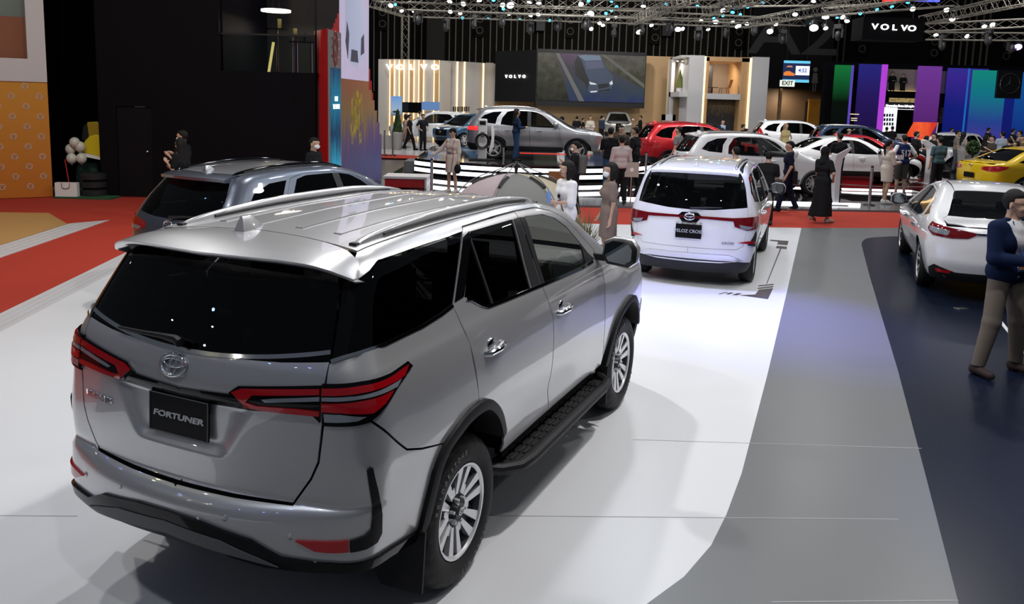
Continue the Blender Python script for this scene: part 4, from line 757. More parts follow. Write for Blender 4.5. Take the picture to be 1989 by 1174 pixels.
q = gp(1200, 303, SZ); b_ = MB(); b_.box((q.x-2.35-scx, q.y+.10-scy, SZ+.006), (2.6, .35, .012)); b_.build('red_line', mat('red_stage_line', (.5, .03, .02), .3, emit=(.8, .04, .03), es=.5), stage)
for c, px in (('L', 1217), ('R', 1234)): q = gp(px, 312, SZ); o = text(c, .50, LET, q+Vector((0, 0, .20)), (PI/2, 0, .08), None, 'sign_letter', .04, squash=.95, bold=.02); tag(o, 'glowing white letter %s standing at the stage edge' % c, 'letter')
b_ = MB(); q = gp(1310, 338, .05); b_.box((q.x+.8, 27.6, .16), (7.5, 3.4, .26)); struct(b_.build('floor', F_GLOSS))
b_ = MB(); b_.box((5.9, 22.6, .055), (6.2, 3.2, .05)); struct(b_.build('floor', F_GLOSS)); b_ = MB(); b_.box((5.9, 20.96, .06), (6.2, .06, .05)); struct(b_.build('trim_3', LET))
b_ = MB(); b_.box((11.4, 27.0, .07), (8.4, 4.6, .1)); struct(b_.build('floor', mat('red_gloss', (.10, .006, .006), .08, spec=.8))); b_ = MB(); b_.box((11.4, 24.66, .08), (8.4, .08, .06)); struct(b_.build('trim_3', LET))
b_ = MB(); b_.box((14.6, 23.2, .07), (5.0, 3.2, .1)); struct(b_.build('floor', F_GLOSS))
for (x, y, sx_, sy_, z) in ((-3.4, 42.2, 6.5, 3.6, .12), (7.9, 62.6, 4, 6, .1), (9.4, 45.0, 8, 4.2, .1), (15.6, 40.8, 11, 5.0, .1)): b_ = MB(); b_.box((x+1, y, z-.06), (sx_, sy_, .12)); struct(b_.build('floor', mat('display_plinth', (.40, .40, .41), .15)))
# low red and white box, grey side box
t = thing('low_plinth', 'low white edged box with a red front on the black floor', 'box', (at(790, 350, 22.5).x, 22.6, .03)); b_ = MB(); b_.box((0, 0, .14), (1.1, .9, .24)); b_.build('box', REDB, t); b_ = MB(); b_.box((0, 0, .29), (1.2, 1.0, .06)); b_.box((.56, 0, .14), (.05, .95, .27)); b_.build('white_rim', M['white_plain'], t)
b_ = MB(); q = gp(797, 335, .03); b_.box((0, 0, .2), (.55, 1.2, .4)); o = b_.build('stage_step', M['grey_plastic']); o.location = (q.x+.1, q.y+.3, .03); tag(bevel(o, .02), 'dark grey step block at the left end of the round stage', 'step')
def stanchion(px, py, z, h, label, g=None, off=(0, 0)):
    q = gp(px, py, z); t = thing('stanchion', label, 'post', (q.x+off[0], q.y+off[1], z), 0, g); b = MB(); b.lathe([(.0001, .03), (.13, .025), (.16, .0)], 18); b.build('base', M['black'], t, True); b = MB(); b.lathe([(.0001, h), (.035, h), (.038, h-.02), (.038, .02)], 12); autosmooth(b.build('pole', M['steel'], t))
    b = MB(); b.lathe([(.0001, h+.05), (.03, h+.045), (.036, h)], 12); b.build('top_cap', M['black'], t); return t
stanchion(838, 376, .03, .86, 'steel post beside the woman in the white cap outfit'); stanchion(977, 340, .03, .9, 'steel post behind the tent hub')
stanchion(1688, 399, .03, .98, 'steel post beside the woman in the short white dress'); stanchion(1594, 392, .03, .98, 'steel post behind the woman in the long black robe'); stanchion(1902, 372, .03, .98, 'steel post in front of the yellow saloon'); stanchion(1805, 371, .03, .98, 'steel post below the man in the numbered jersey'); stanchion(1253, 352, .03, .9, 'steel post at the right end of the round stage')
stanchion(747, 302, .03, 1.0, 'thin steel post, left one of the pair by the potted cypress'); stanchion(763, 302, .03, 1.0, 'thin steel post, right one of the pair by the potted cypress')
b_ = MB(); a_, c_ = gp(1600, 384, .03), gp(1800, 392, .03)
for z_ in (.28, .52): b_.tube([(8.6, 21.55, z_), (9.6, 21.45, z_-.03), (13.4, 21.9, z_)], .012, 5)
tag(b_.build('barrier_cable', M['steel']), 'thin cables strung between the steel posts on the right', 'cable')
# charging post
q = gp(937, 309, SZ); t = thing('charging_post', 'white charging post with a coiled black cable on the stage', 'charging station', (q.x, q.y-.45, SZ), .05)
b_ = MB(); b_.box((0, 0, .02), (.85, .5, .04)); bevel(b_.build('base_plate', M['black'], t), .01); b_ = MB(); b_.box((0, 0, .68), (.30, .26, 1.30)); bevel(b_.build('post', mat('charger_grey', (.62, .62, .62), .35), t), .04, 3); b_ = MB()
for k in range(4): b_.tube([((.17+.02*k)*math.cos(a), -.16-.015*k, .62+(.2+.015*k)*math.sin(a)) for a in np.linspace(0, 2*PI, 25)], .016, 6, cap=False)
b_.build('coiled_cable', M['black'], t, True); b_ = MB(); b_.box((0, -.16, .84), (.12, .07, .16)); bevel(b_.build('plug_holster', M['grey_plastic'], t), .01); b_ = MB(); b_.box((0, -.135, 1.2), (.2, .01, .12)); b_.build('display', M['gloss_black'], t)
b_ = MB(); b_.prism([(0, .25), (.16, .42), (.17, 1.0), (.12, 1.12), (.06, 1.1), (.08, .7)], -.05, .05, Matrix(((1, 0, 0, .22), (0, 0, -1, .1), (0, 1, 0, 0), (0, 0, 0, 1)))); b_.build('cable_arm', M['white_plain'], t)
# kiosks and signs
KW = mat('kiosk_white', (.60, .60, .62), .4)
def kiosk(q, rz, label, h=1.35):
    t = thing('info_kiosk', label, 'kiosk', q, rz); b = MB(); pr = [(-.03, 0), (.10, 0), (.12, h*.62), (.16, h*.72), (.13, h*.86), (-.22, h), (-.26, h*.98), (-.05, h*.80), (-.02, h*.62)]
    b.prism(pr, -.16, .16, Matrix(((1, 0, 0, 0), (0, 0, -1, 0), (0, 1, 0, 0), (0, 0, 0, 1)))); bevel(b.build('stand', KW, t), .01); b = MB(); b.add([(-.20, -.12, h+.008), (.10, -.12, h*.885), (.10, .12, h*.885), (-.20, .12, h+.008)], [(0, 1, 2, 3)]); b.build('screen', M['gloss_black'], t); b = MB(); b.box((.03, 0, .01), (.5, .62, .02)); b.build('base_plate', KW, t); return t
q = gp(1800, 357, .12); kiosk(tuple(q), 0., 'white angled kiosk beside the man in black with white shoes', 1.45); q = gp(1622, 397, .03); kiosk(tuple(q), PI, 'white angled kiosk behind the woman in the long black robe', 1.5)
q = gp(1224, 398, .03); t = thing('sign_stand', 'small beige sign board on a stand beside the woman in the brown dress', 'sign', (q.x, q.y, .03)); b_ = MB(); b_.tube([(0, 0, .02), (0, 0, .7)], .015, 6); b_.box((0, 0, .01), (.3, .3, .02)); b_.build('pole', M['steel'], t); b_ = MB(); b_.box((0, 0, .86), (.34, .03, .36)); b_.build('board', mat('beige_board', (.40, .36, .32), .5), t); b_ = MB(); b_.lathe([(.0001, 0), (.05, 0)], 12, Matrix.Translation((0, -.017, .86)) @ Matrix.Rotation(PI/2, 4, 'X')); b_.build('round_print', M['white_plain'], t)
q = at(1298, 240, 49); t = thing('portal_sign', 'small white square arch standing behind the red crossover', 'sign', (q.x, 49, 0)); b_ = MB(); b_.box((-.30, 0, .95), (.18, .3, 1.9)); b_.box((.30, 0, .95), (.18, .3, 1.9)); b_.box((0, 0, 1.72), (.78, .3, .36)); b_.build('arch', WP, t)
def board(px, py, Y, w, h, label, cat, m, name, rz=0):
    q = at(px, py, Y); b = MB(); b.box((0, 0, 0), (w, .08, h)); o = b.build(name, m); o.location = (q.x, Y, q.z); o.rotation_euler = (0, 0, rz); return tag(o, label, cat)
o = board(770, 206, 47.5, .62, 1.12, 'pale blue upright screen with a small car on it by the beige wall', 'screen', grad_mat('sky_screen', [(0, (.10, .14, .20)), (.3, (.30, .40, .55)), (1, (.14, .30, .62))], 'Z', -.55, .55, emit=1.), 'upright_screen'); b_ = MB(); b_.box((0, 0, -1.2), (.1, .06, 1.3)); b_.build('stand', M['black'], o); b_ = MB(); b_.ball((0, -.045, -.33), (.22, .006, .06)); b_.build('pictured_car', CD_, o)
board(800, 209, 49, 1.15, .62, 'black wall screen beside the pale blue upright screen', 'screen', M['gloss_black'], 'wall_screen'); board(836, 206, 49.6, 1.1, .5, 'wide pale blue screen above the white estate car', 'screen', em('blue_wide_screen', (.10, .20, .42)), 'wall_screen')
q = gp(755, 297, .03); o = board(752, 283, 39.5, .72, 1.0, 'plain beige counter at the foot of the graffiti mural', 'counter', BEIGE, 'counter')
for k in range(8): board(881+k*4.2, 212, 50.2, .10, .30, 'small dark bag hanging in the row on the beige wall', 'bag', mat('tan_bag', (.12, .07, .04), .6) if k % 2 else M['black'], 'hanging_bag')['group'] = 'bags on the beige wall'
# plants
def leafy(name, label, loc, n, r, h, m, blade=False, w=.012, pot=None, seed=1, z0=0.):
    random.seed(seed); t = thing(name, label, 'plant', loc); b = MB()
    for k in range(n):
        a = random.uniform(0, 2*PI)
        if blade:
            L = h*random.uniform(.6, 1.05); s = random.uniform(.15, 1)*r; p = Vector((random.uniform(-.05, .05), random.uniform(-.05, .05), z0)); pr = None; pts = []
            for i in range(6): u = i/5; pts.append(p+Vector((math.cos(a)*s*u*u, math.sin(a)*s*u*u, L*(u-.35*u*u*s/r))))
            sd = Vector((-math.sin(a), math.cos(a), 0))
            V = [q+sd*(w*(1-i/5.2))*e for i, q in enumerate(pts) for e in (-1, 1)]; b.add(V, [(2*i, 2*i+1, 2*i+3, 2*i+2) for i in range(5)])
        else:
            ph = random.uniform(-1, 1); rr = r*random.uniform(.75, 1.); c = Vector((math.cos(a)*rr*math.sqrt(1-ph*ph), math.sin(a)*rr*math.sqrt(1-ph*ph), z0+h*.5+ph*h*.5)); d = Vector((random.gauss(0, 1), random.gauss(0, 1), random.gauss(0, 1))).normalized()*w*3; e = d.cross(Vector((random.gauss(0, 1), random.gauss(0, 1), 1))).normalized()*w*1.6; b.add([c-d, c+e, c+d, c-e], [(0, 1, 2, 3)])
    b.build('foliage', m, t)
    if pot: b = MB(); b.lathe(pot[0], 18); autosmooth(b.build('pot', pot[1], t))
    return t
GR = mat('dark_leaf', (.03, .07, .015), .7, noise=.4, nscale=9); DRY = mat('dry_grass', (.16, .15, .06), .8, noise=.4, nscale=9); PALE = mat('pale_pot', (.42, .40, .38), .5)
q = gp(772, 289, .03); t = thing('potted_cypress', 'cone shaped cypress in a tall pale pot by the white estate car', 'plant', (q.x, q.y, .03)); b_ = MB(); b_.lathe([(.0001, .0), (.22, 0), (.29, .78), (.25, .8), (.0001, .76)], 18); autosmooth(b_.build('pot', PALE, t)); random.seed(2); b_ = MB()
for k in range(700):
    u = random.random(); a = random.uniform(0, 2*PI); r_ = .27*(1-u)**.8*random.uniform(.8, 1.1); c = Vector((r_*math.cos(a), r_*math.sin(a), .8+u*1.05)); d = Vector((math.cos(a)*.4, math.sin(a)*.4, 1)).normalized()*.07; e = Vector((-math.sin(a), math.cos(a), 0))*.025; b_.add([c-e, c+e, c+d], [(0, 1, 2)])
b_.lathe([(.24, .8), (.15, 1.3), (.0001, 1.8)], 12); b_.build('foliage', GR, t)
q = gp(1135, 507); leafy('ornamental_grass', 'tuft of long drying grass blades beside the woman in white', (q.x+.05, q.y+.1, 0), 130, .62, .95, DRY, True, .010, seed=4); leafy('leafy_plant', 'low bright green leafy plant at the foot of the dry grass', (q.x+.30, q.y-.35, 0), 220, .20, .30, mat('bright_leaf', (.07, .20, .02), .6), False, .02, seed=6, z0=.02)
q = at(1890, 290, 31); leafy('potted_topiary', 'dark round topiary on a thin stem among the crowd', (q.x, 31, .03), 420, .23, .5, GR, False, .024, ([(.0001, 0), (.2, 0), (.24, .4), (.04, .4), (.03, 1.05)], M['black']), 9, z0=.9)
# tent
TG, TB, TL = mat('grey_tent_cloth', (.17, .17, .16), .8, noise=.06), mat('beige_tent_cloth', (.40, .34, .24), .8, noise=.06), mat('lilac_tent_cloth', (.44, .36, .38), .8, noise=.06); TBK = mat('tent_strap', (.02, .02, .02), .7)
q = at(1003, 320, 14.6); tz = q.z; t = thing('dome_tent', 'dome tent of grey, beige and lilac panels behind the silver SUV', 'tent', (q.x, 14.6, 0), .15); ns = 6; R_t = 1.18
def tp(k, u, rr=1.): a = 2*PI*(k+.5)/ns-PI/2; z = (tz-.16)*math.cos(u*PI/2*.98)**.62 if u < 1 else 0; r_ = R_t*math.sin(u*PI/2)**1.0*rr; return Vector((r_*math.cos(a), r_*math.sin(a), max(z, 0)))
for k in range(ns):
    V = []; n = 10
    for i in range(n+1):
        a, c = tp(k, i/n), tp(k+1, i/n)
        for j in range(7): s_ = j/6; p = a.lerp(c, s_); sag = -.05*math.sin(PI*s_)*math.sin(PI*i/n); p = p*(1+sag*.0); p.x *= 1-.05*math.sin(PI*s_); p.y *= 1-.05*math.sin(PI*s_); V.append(p)
    obj('tent_panel', V, [(i*7+j, i*7+j+1, (i+1)*7+j+1, (i+1)*7+j) for i in range(n) for j in range(6)], [TB, TB, TB, TL, TL, TG][k], t, True)
    b_ = MB(); b_.tube([Vector((0, 0, tz+.04))]+[tp(k, u/10, 1.03)+Vector((0, 0, .10*(1-u/10))) for u in range(2, 11)], .010, 6); b_.build('tent_pole', M['grey_plastic'], t, True)
    b_ = MB(); P_ = [tp(k, u, 1.012) for u in (.22, .3, .38, .46)]; b_.tube(P_, .035, 6); b_.build('pole_sleeve', TBK, t)
b_ = MB(); b_.lathe([(.0001, tz+.07), (.035, tz+.06), (.045, tz), (.02, tz-.16), (.02, tz-.25)], 12); b_.build('hub', M['black'], t, True)
b_ = MB(); P_ = [(R_t*.97*math.cos(-.62)+.0-.1, R_t*.97*math.sin(-.62)+.1, 0)]; b_.ball((.86, -.62, .12), (.30, .12, .42), 16, 10); b_.build('door_flap', mat('olive_flap', (.10, .085, .05), .8), t, True)
# paper bag, balloons and the yellow prop by the black booth
q = gp(136, 383); t = thing('paper_bag', 'white paper carrier bag on the floor by the orange wall', 'bag', (q.x, q.y-.1, -.012), .1); b_ = MB(); b_.prism([(-.24, 0), (.24, 0), (.24, .36), (-.24, .36)], -.07, .07, Matrix(((1, 0, 0, 0), (0, 0, -1, 0), (0, 1, 0, 0), (0, 0, 0, 1)))); b_.build('bag_body', M['white_plain'], t); b_ = MB(); b_.tube([(-.09, -.075, .35), (-.08, -.085, .25), (0, -.09, .22), (.08, -.085, .25), (.09, -.075, .35)], .007, 5); b_.build('handle', M['black'], t); text('TASCO', .075, M['grey_plastic'], (.02, -.073, .12), (PI/2, 0, 0), t, 'lettering', .001, squash=1.2) if False else None
for px, py, lab in ((145, 277, 'uppermost white balloon of the bunch'), (155, 285, 'white balloon touching the yellow prop'), (137, 290, 'leftmost white balloon of the bunch'), (139, 308, 'lower left white balloon of the bunch'), (158, 308, 'lower right white balloon of the bunch')):
    q = at(px, py, 18.9+(px % 3)*.06); b_ = MB(); b_.ball((0, 0, 0), (.115, .115, .125), 16, 12); b_.lathe([(.0001, -.12), (.018, -.145), (.0001, -.145)], 8); o = b_.build('balloon', mat('white_latex', (.55, .56, .50), .3), None, True); o.location = q; tag(o, lab, 'balloon')
q = gp(190, 375); yp = thing('foam_car_prop', 'big yellow foam car cutout with a white band propped behind the balloons', 'prop', (q.x, 19.3, 0)); YF = mat('yellow_foam', (.62, .48, .006), .6); P2 = lambda px, py: (at(px, py, 19.3).x-q.x, at(px, py, 19.3).z)
b_ = MB(); XZ = Matrix(((1, 0, 0, 0), (0, 0, -1, 0), (0, 1, 0, 0), (0, 0, 0, 1))); b_.prism([P2(*p) for p in ((160, 292), (168, 275), (178, 264), (190, 261), (210, 264), (212, 306), (190, 302), (170, 297))], -.12, .12, XZ); bevel(b_.build('hood', YF, yp), .03); b_ = MB(); b_.prism([P2(*p) for p in ((172, 237), (190, 236), (198, 241), (212, 240), (212, 262), (190, 262), (176, 268), (174, 252))], -.05, .10, XZ); bevel(b_.build('windscreen_frame', mat('dim_yellow_foam', (.30, .22, .004), .6), yp), .03); b_ = MB(); b_.prism([P2(*p) for p in ((156, 293), (170, 297), (212, 307), (212, 312), (168, 303))], .10, .16, XZ); b_.build('white_band', M['white_plain'], yp)
b_ = MB(); b_.prism([P2(*p) for p in ((160, 270), (163, 245), (172, 238), (176, 262), (168, 276))], -.10, .05, XZ); bevel(b_.build('side_pillar', M['black'], yp), .02); b_ = MB(); b_.tube([(P2(196, 305)[0], .05, 0), (P2(196, 305)[0], .05, P2(196, 305)[1])], .035, 8); b_.build('stand_leg', M['steel'], yp)
b_ = MB(); b_.prism([P2(*p) for p in ((140, 385), (142, 325), (150, 316), (184, 318), (188, 385))], -.02, .3, XZ @ Matrix.Translation((0, 0, -.4))); tag(bevel(b_.build('green_bundle', mat('green_wrap', (.012, .055, .045), .6, noise=.4, nscale=6)), .05), 'dark green wrapped bundle under the balloons', 'bundle').location = (q.x, 19.3, 0)
for k in range(3):
    b_ = MB(); b_.lathe([(.12, -.07), (.22, -.09), (.29, -.05), (.29, .05), (.22, .09), (.12, .07), (.12, -.07)], 24); o = autosmooth(b_.build('spare_tire', M['rubber'])); o.location = (at(180, 350, 18.9).x, 18.95, .09+k*.185); tag(o, ('bottom', 'middle', 'top')[k]+' black tire of the stack under the yellow prop', 'tire')
b_ = MB(); b_.box((at(165, 378, 18.6).x, 18.7, .01), (1.3, .5, .04)); tag(b_.build('green_mat', mat('green_mat', (.02, .09, .04), .8)), 'thin green mat in front of the dark gap by the orange wall', 'mat')
b_ = MB(); a_ = at(126, 310, 18.9); b_.tube([a_, (a_.x+.16, 18.8, .02)], .012, 6); tag(b_.build('broom_stick', REDB), 'thin red stick leaning beside the white balloons', 'stick')
# red lectern screen of the far booth
q = at(1790, 252, 42); t = thing('lectern_screen', 'tilted red glowing screen on a red foot among the far cars', 'screen', (q.x, 42, 0)); b_ = MB(); zz = q.z; RS = grad_mat('red_screen', [(0, (.55, .03, .01)), (.45, (.75, .10, .03)), (1, (.45, .012, .01))], 'X', -.8, .8, emit=1.2, noise=.7, scale=2.5)
b_.prism([(-.78, -.38), (.42, -.38), (.78, .38), (-.42, .38)], -.03, .03, Matrix.Translation((0, 0, zz)) @ XZ); b_.build('screen_panel', RS, t); b_ = MB(); b_.prism([(-.18, -.4), (.22, -.4), (.05, -1.5), (-.25, -1.5)], -.03, .03, Matrix.Translation((0, 0, zz)) @ XZ); b_.build('foot', RS, t); b_ = MB(); b_.tube([(.80, 0, zz+.38), (.70, 0, 0)], .03, 6); b_.build('post', M['white_plain'], t); text('Dünyası', .2, M['black'], (-.35, -.05, zz+.05), (PI/2, 0, 0), t, 'lettering', .003) if False else None
q = at(1760, 262, 50); b_ = MB(); b_.box((q.x-.55, 50, .55), (1.1, .6, 1.1)); tag(bevel(b_.build('white_counter', KW), .02), 'white counter in front of the white shelf panel', 'counter')
# ---------------------------------------------------------------- lighting trusses and their lamps
TR = mat('truss_aluminium', (.24, .225, .19), .55, .3)
def truss(a, b, w=.34, label='', n=None):
    a, b = Vector(a), Vector(b); d = b-a; L = d.length; n = n or max(3, int(L/.55)); d.normalize(); up = Vector((0, 0, 1)) if abs(d.z) < .7 else Vector((0, 1, 0)); s = d.cross(up).normalized(); u = s.cross(d).normalized(); m = MB()
    C4 = [(s*i+u*j)*w/2 for i, j in ((-1, -1), (1, -1), (1, 1), (-1, 1))]
    for c in C4: m.tube([a+c, b+c], .026, 5)
    for k in range(n):
        p, q = a+d*L*k/n, a+d*L*(k+1)/n
        for i in range(4): c, e = C4[i], C4[(i+1) % 4]; m.tube([p+c, q+e] if k % 2 else [p+e, q+c], .012, 3, cap=False)
    o = m.build('truss', TR); return tag(o, label, 'truss')
TL_ = [((740, -4), 37, (1250, 10), 37, 'truss nearest the top of the picture above the beige wall'), ((792, 12), 41, (1262, 30), 41, 'long truss above the lit letters of the beige wall'), ((798, 26), 46, (1450, 46), 46, 'lower long truss that ends above the white portal booth'), ((1228, 42), 44, (1345, -8), 27, 'truss slanting up from the big screen towards the viewer'), ((1255, 8), 41, (1700, 2), 41, 'truss along the top edge above the portal booth'),
    ((1262, 30), 41, (1560, 44), 46, 'long truss above the white portal booth'), ((1440, 48), 44, (1730, -6), 26, 'truss slanting up above the exit sign'), ((1370, 24), 40, (1475, -6), 28, 'short slanting truss above the portal booth'), ((1600, 24), 40, (1860, 2), 34, 'truss behind the hung letter box'), ((1792, 40), 38, (2010, -6), 26, 'truss slanting up right of the hung letter box'), ((1795, 54), 40, (2010, 44), 38, 'level truss right of the hung letter box'), ((1798, 70), 42, (2010, 72), 40, 'lowest truss right of the hung letter box')]
for (a, Ya, b, Yb_, lab) in TL_: truss(at(a[0], a[1], Ya), at(b[0], b[1], Yb_), .36, lab)
q = at(788, 28, 53.5); truss((q.x, 53.5, 0), (q.x, 53.5, q.z), .42, 'upright truss mast behind the beige wall'); truss(at(786, 26, 46), at(720, 4, 38), .36, 'truss running from the mast towards the tall screen')
HOUS = mat('lamp_housing', (.02, .02, .022), .5); LENS = {'w': mat('lit_lens_white', (1, 1, 1), .3, emit=(1, .97, .90), es=16.), 'c': mat('lit_lens_cyan', (.1, .6, 1), .3, emit=(.05, .55, 1), es=6.), 'p': mat('lit_lens_violet', (.6, .4, 1), .3, emit=(.5, .3, 1), es=8.)}
def fixture_proto(c, r):
    t = thing('stage_lamp', 'x', 'lamp'); b = MB(); b.lathe([(.0001, -r*2.4), (r*.7, -r*2.3), (r*1.0, -r*1.2), (r*1.18, 0), (r*1.05, -.01)], 14); b.tube([(-r*1.25, 0, -r), (-r*1.3, 0, -r*2.6), (0, 0, -r*3.2), (r*1.3, 0, -r*2.6), (r*1.25, 0, -r)], .015, 4); autosmooth(b.build('housing', HOUS, t)); b = MB(); b.lathe([(.0001, .0), (r*1.02, -.012)], 14); b.build('lens', LENS[c], t); return t
Z6 = lambda L: [(740+x*.2514, y*.2514) for x, y in L]; Z7 = lambda L: [(1200+x*.3967, y*.3967) for x, y in L]
WL = Z6([(75, 45), (160, 85), (255, 88), (535, 92), (612, 103), (530, 15), (635, 32), (760, 8), (940, 40), (990, 108), (1145, 20), (1220, 28), (1215, 115), (1155, 120), (1585, 125), (1545, 35), (1690, 180), (1715, 198), (1625, 225), (1755, 145), (1815, 138)])+Z7([(125, 32), (165, 125), (255, 98), (318, 142), (408, 103), (515, 52), (562, 110), (632, 118), (775, 122), (868, 72), (1102, 85), (1122, 105), (958, 8), (443, 146), (1018, 140), (1445, 45), (1610, 50), (1638, 95), (1558, 172), (1710, 178), (1835, 122), (1795, 130)])
BIG = Z6([(1000, 43), (1620, 110)])+Z7([(478, 108), (590, 130), (1017, 86), (960, 138), (745, 155), (295, 145), (105, 158)]); CY = Z6([(110, 35), (830, 145), (630, 140), (1072, 152), (1303, 160), (945, 70), (1605, 8), (1780, 15), (1820, 55), (1780, 82), (1738, 105), (870, 5)])+Z7([(237, 22), (390, 30), (515, 77), (470, 90), (572, 38), (562, 62), (636, 38), (710, 15), (1075, 88), (1188, 67), (1270, 48), (1343, 34), (1420, 15), (947, 117), (600, 72)])
random.seed(11)
def hang(o, px, py, drop):
    """put the lamp under the truss that passes above it and remember how far up the truss is"""
    best = None
    for (a, Ya, b, Yb_, lab) in TL_:
        u = (px-a[0])/(b[0]-a[0]); yt = a[1]+(b[1]-a[1])*u
        if -.06 < u < 1.06:
            c = (py-yt if py >= yt else (yt-py)*1.6)
            if best is None or c < best[0]: best = (c, 1/((1-u)/Ya+u/Yb_), yt)
    c, Y, yt = best or (0, 41, py-6); o.location = at(px, py, Y); h_ = at(px, yt, Y).z-o.location.z; o['_up'] = h_-.19 if h_ > .0 else h_+.19
def hanger(o):
    up = o['_up']; del o['_up']; q = o.rotation_euler.to_matrix().inverted(); b = MB(); b.tube([q @ Vector((0, 0, 0)), q @ Vector((0, 0, up))], .02, 5); b.tube([q @ Vector((-.06, -.22, up)), q @ Vector((.06, .22, up))], .022, 5); b.build('hanger', HOUS, o)
for kind, L, c, r, lab, g in (('w', WL, 'w', .105, 'round white stage lamp lit on the ceiling trusses', 'lit white lamps on the trusses'), ('b', BIG, 'w', .16, 'large bright white stage lamp hung below the trusses', 'large bright lamps on the trusses'), ('c', CY, 'c', .075, 'small cyan lit stage lamp on the ceiling trusses', 'cyan lamps on the trusses'), ('p', [(1977, 92)], 'p', .18, 'violet lit stage lamp at the far right under the trusses', None)):
    pr = fixture_proto(c, r)
    for i, (px, py) in enumerate(L):
        o = pr if i == 0 else link_copy(pr); hang(o, px, py, r*2.9); Y = o.location.y; tgt = o.location+Vector((random.uniform(-2, 2), -random.uniform(2, 9), -6)); d = (tgt-o.location).normalized()
        o.rotation_euler = d.to_track_quat('Z', 'Y').to_euler(); tag(o, lab, 'lamp', g); hanger(o)
# dark, unlit moving heads
pr = None; random.seed(21)
for i in range(20):
    if i in (14, 17): continue
    px = 812+i*54.5 if i < 16 else 1832+(i-16)*45; py = 24+(px-760)*.03+(i*37 % 22)-8; 
    if pr is None:
        pr = thing('moving_head_lamp', 'unlit black moving head lamp hanging from the trusses', 'lamp', (0, 0, 0), 0, 'unlit moving heads on the trusses'); b = MB(); b.box((0, 0, -.1), (.34, .28, .2)); b.build('base', HOUS, pr); b = MB(); b.box((-.2, 0, -.4), (.06, .14, .45)); b.box((.2, 0, -.4), (.06, .14, .45)); b.box((0, 0, -.2), (.46, .14, .05)); b.build('yoke', HOUS, pr); b = MB(); b.ball((0, 0, -.52), (.15, .17, .24)); b.build('head', HOUS, pr, True); o = pr
    else: o = link_copy(pr)
    hang(o, px, py, 0); o.rotation_euler = (0, 0, random.uniform(0, 3)); hanger(o)
# hung letter box and the lit banner behind it
q = at(1736, 56, 36); t = thing('hung_sign_box', 'hung black box with five glowing white letters', 'sign', q, .0); wq = (at(1796, 56, 36).x-at(1676, 56, 36).x); hq = at(1736, 34, 36).z-at(1736, 78, 36).z; b_ = MB(); b_.box((0, .6, 0), (wq, 1.2, hq)); b_.build('box', mat('sign_black', (.003, .003, .004), .9, spec=.1), t)
for c, px in zip('VOLVO', (1700, 1719, 1738, 1757, 1772)): p = at(px, 52+(px-1700)*.05, 35.95); text(c, .33, LET, (p.x-q.x, -.03, p.z-q.z), (PI/2, 0, 0), t, 'sign_letter', .02, squash=1.35, bold=.006)
b_ = MB(); b_.tube([(-wq*.4, .6, hq/2), (-wq*.4, .6, hq/2+2)], .02, 4); b_.tube([(wq*.4, .6, hq/2), (wq*.4, .6, hq/2+2)], .02, 4); b_.build('suspension_cable', M['black'], t)
q = at(1765, -6, 40); t = thing('lit_banner', 'red and blue glowing banner at the top edge above the hung letter box', 'banner', q); b_ = MB(); b_.box((-.6, 0, 0), (1.2, .2, .5)); b_.build('red_field', em('banner_red', (.7, .03, .02), 1.5), t); b_ = MB(); b_.box((.75, 0, .05), (1.4, .2, .5)); b_.build('blue_field', em('banner_blue', (.05, .08, .7), 1.5), t)
# ---------------------------------------------------------------- the silver SUV in front
B = Body(dict(w=[(.2, .80), (.40, .865), (.52, .895), (.70, .918), (.95, .93), (1.10, .925), (1.20, .91), (1.30, .882), (1.36, .855), (1.50, .80), (1.65, .745), (1.75, .705), (1.9, .63)],
    plan=[(-1.1, .96), (-.7, .985), (-.2, 1.0), (.6, 1.0), (2.2, 1.0), (2.8, 1.0), (3.3, .985), (3.8, .93)],
    rear=[(.2, -.85), (.36, -.97), (.45, -1.02), (.60, -1.045), (.70, -1.04), (.735, -1.02), (.775, -.955), (.95, -.96), (1.2, -.955), (1.32, -.93), (1.40, -.89), (1.55, -.80), (1.72, -.69), (1.9, -.55)],
    rbow=[(.2, .2), (.7, .2), (.8, .12), (1.2, .14), (1.7, .12)],
    front=[(.2, 3.5), (.4, 3.68), (.6, 3.74), (.8, 3.74), (1.0, 3.72), (1.15, 3.66), (2, 3.2)], fbow=[(0, .4), (2, .4)],
    top=[(-1.2, 1.74), (-.7, 1.79), (-.2, 1.83), (.5, 1.85), (1.0, 1.85), (1.5, 1.825), (1.85, 1.765), (2.2, 1.58), (2.72, 1.30), (2.85, 1.265), (3.25, 1.23), (3.55, 1.15), (3.8, .95)],
    bumps=[(0, .95, .55, .2, .012), (2.745, .9, .5, .22, .012), (1.35, .62, .8, .13, -.02), (-.80, .93, .16, .10, .012)], dents=[(.015, 1.045, .31, .115, .028)], kc=.15, kt=.09, crown=.035))
FP = (-1.035, 4.308, 0); FT = 1.144
car = thing('car', 'large silver family SUV in the foreground seen from its rear right corner', 'car', FP, FT)
S_, P_ = M['silver'], None
mir = lambda p: [(a, -b, c) for a, b, c in p]
def S3(p): return ss(B, p)
def both(p): return S3(list(p)+mir(p)[::-1])
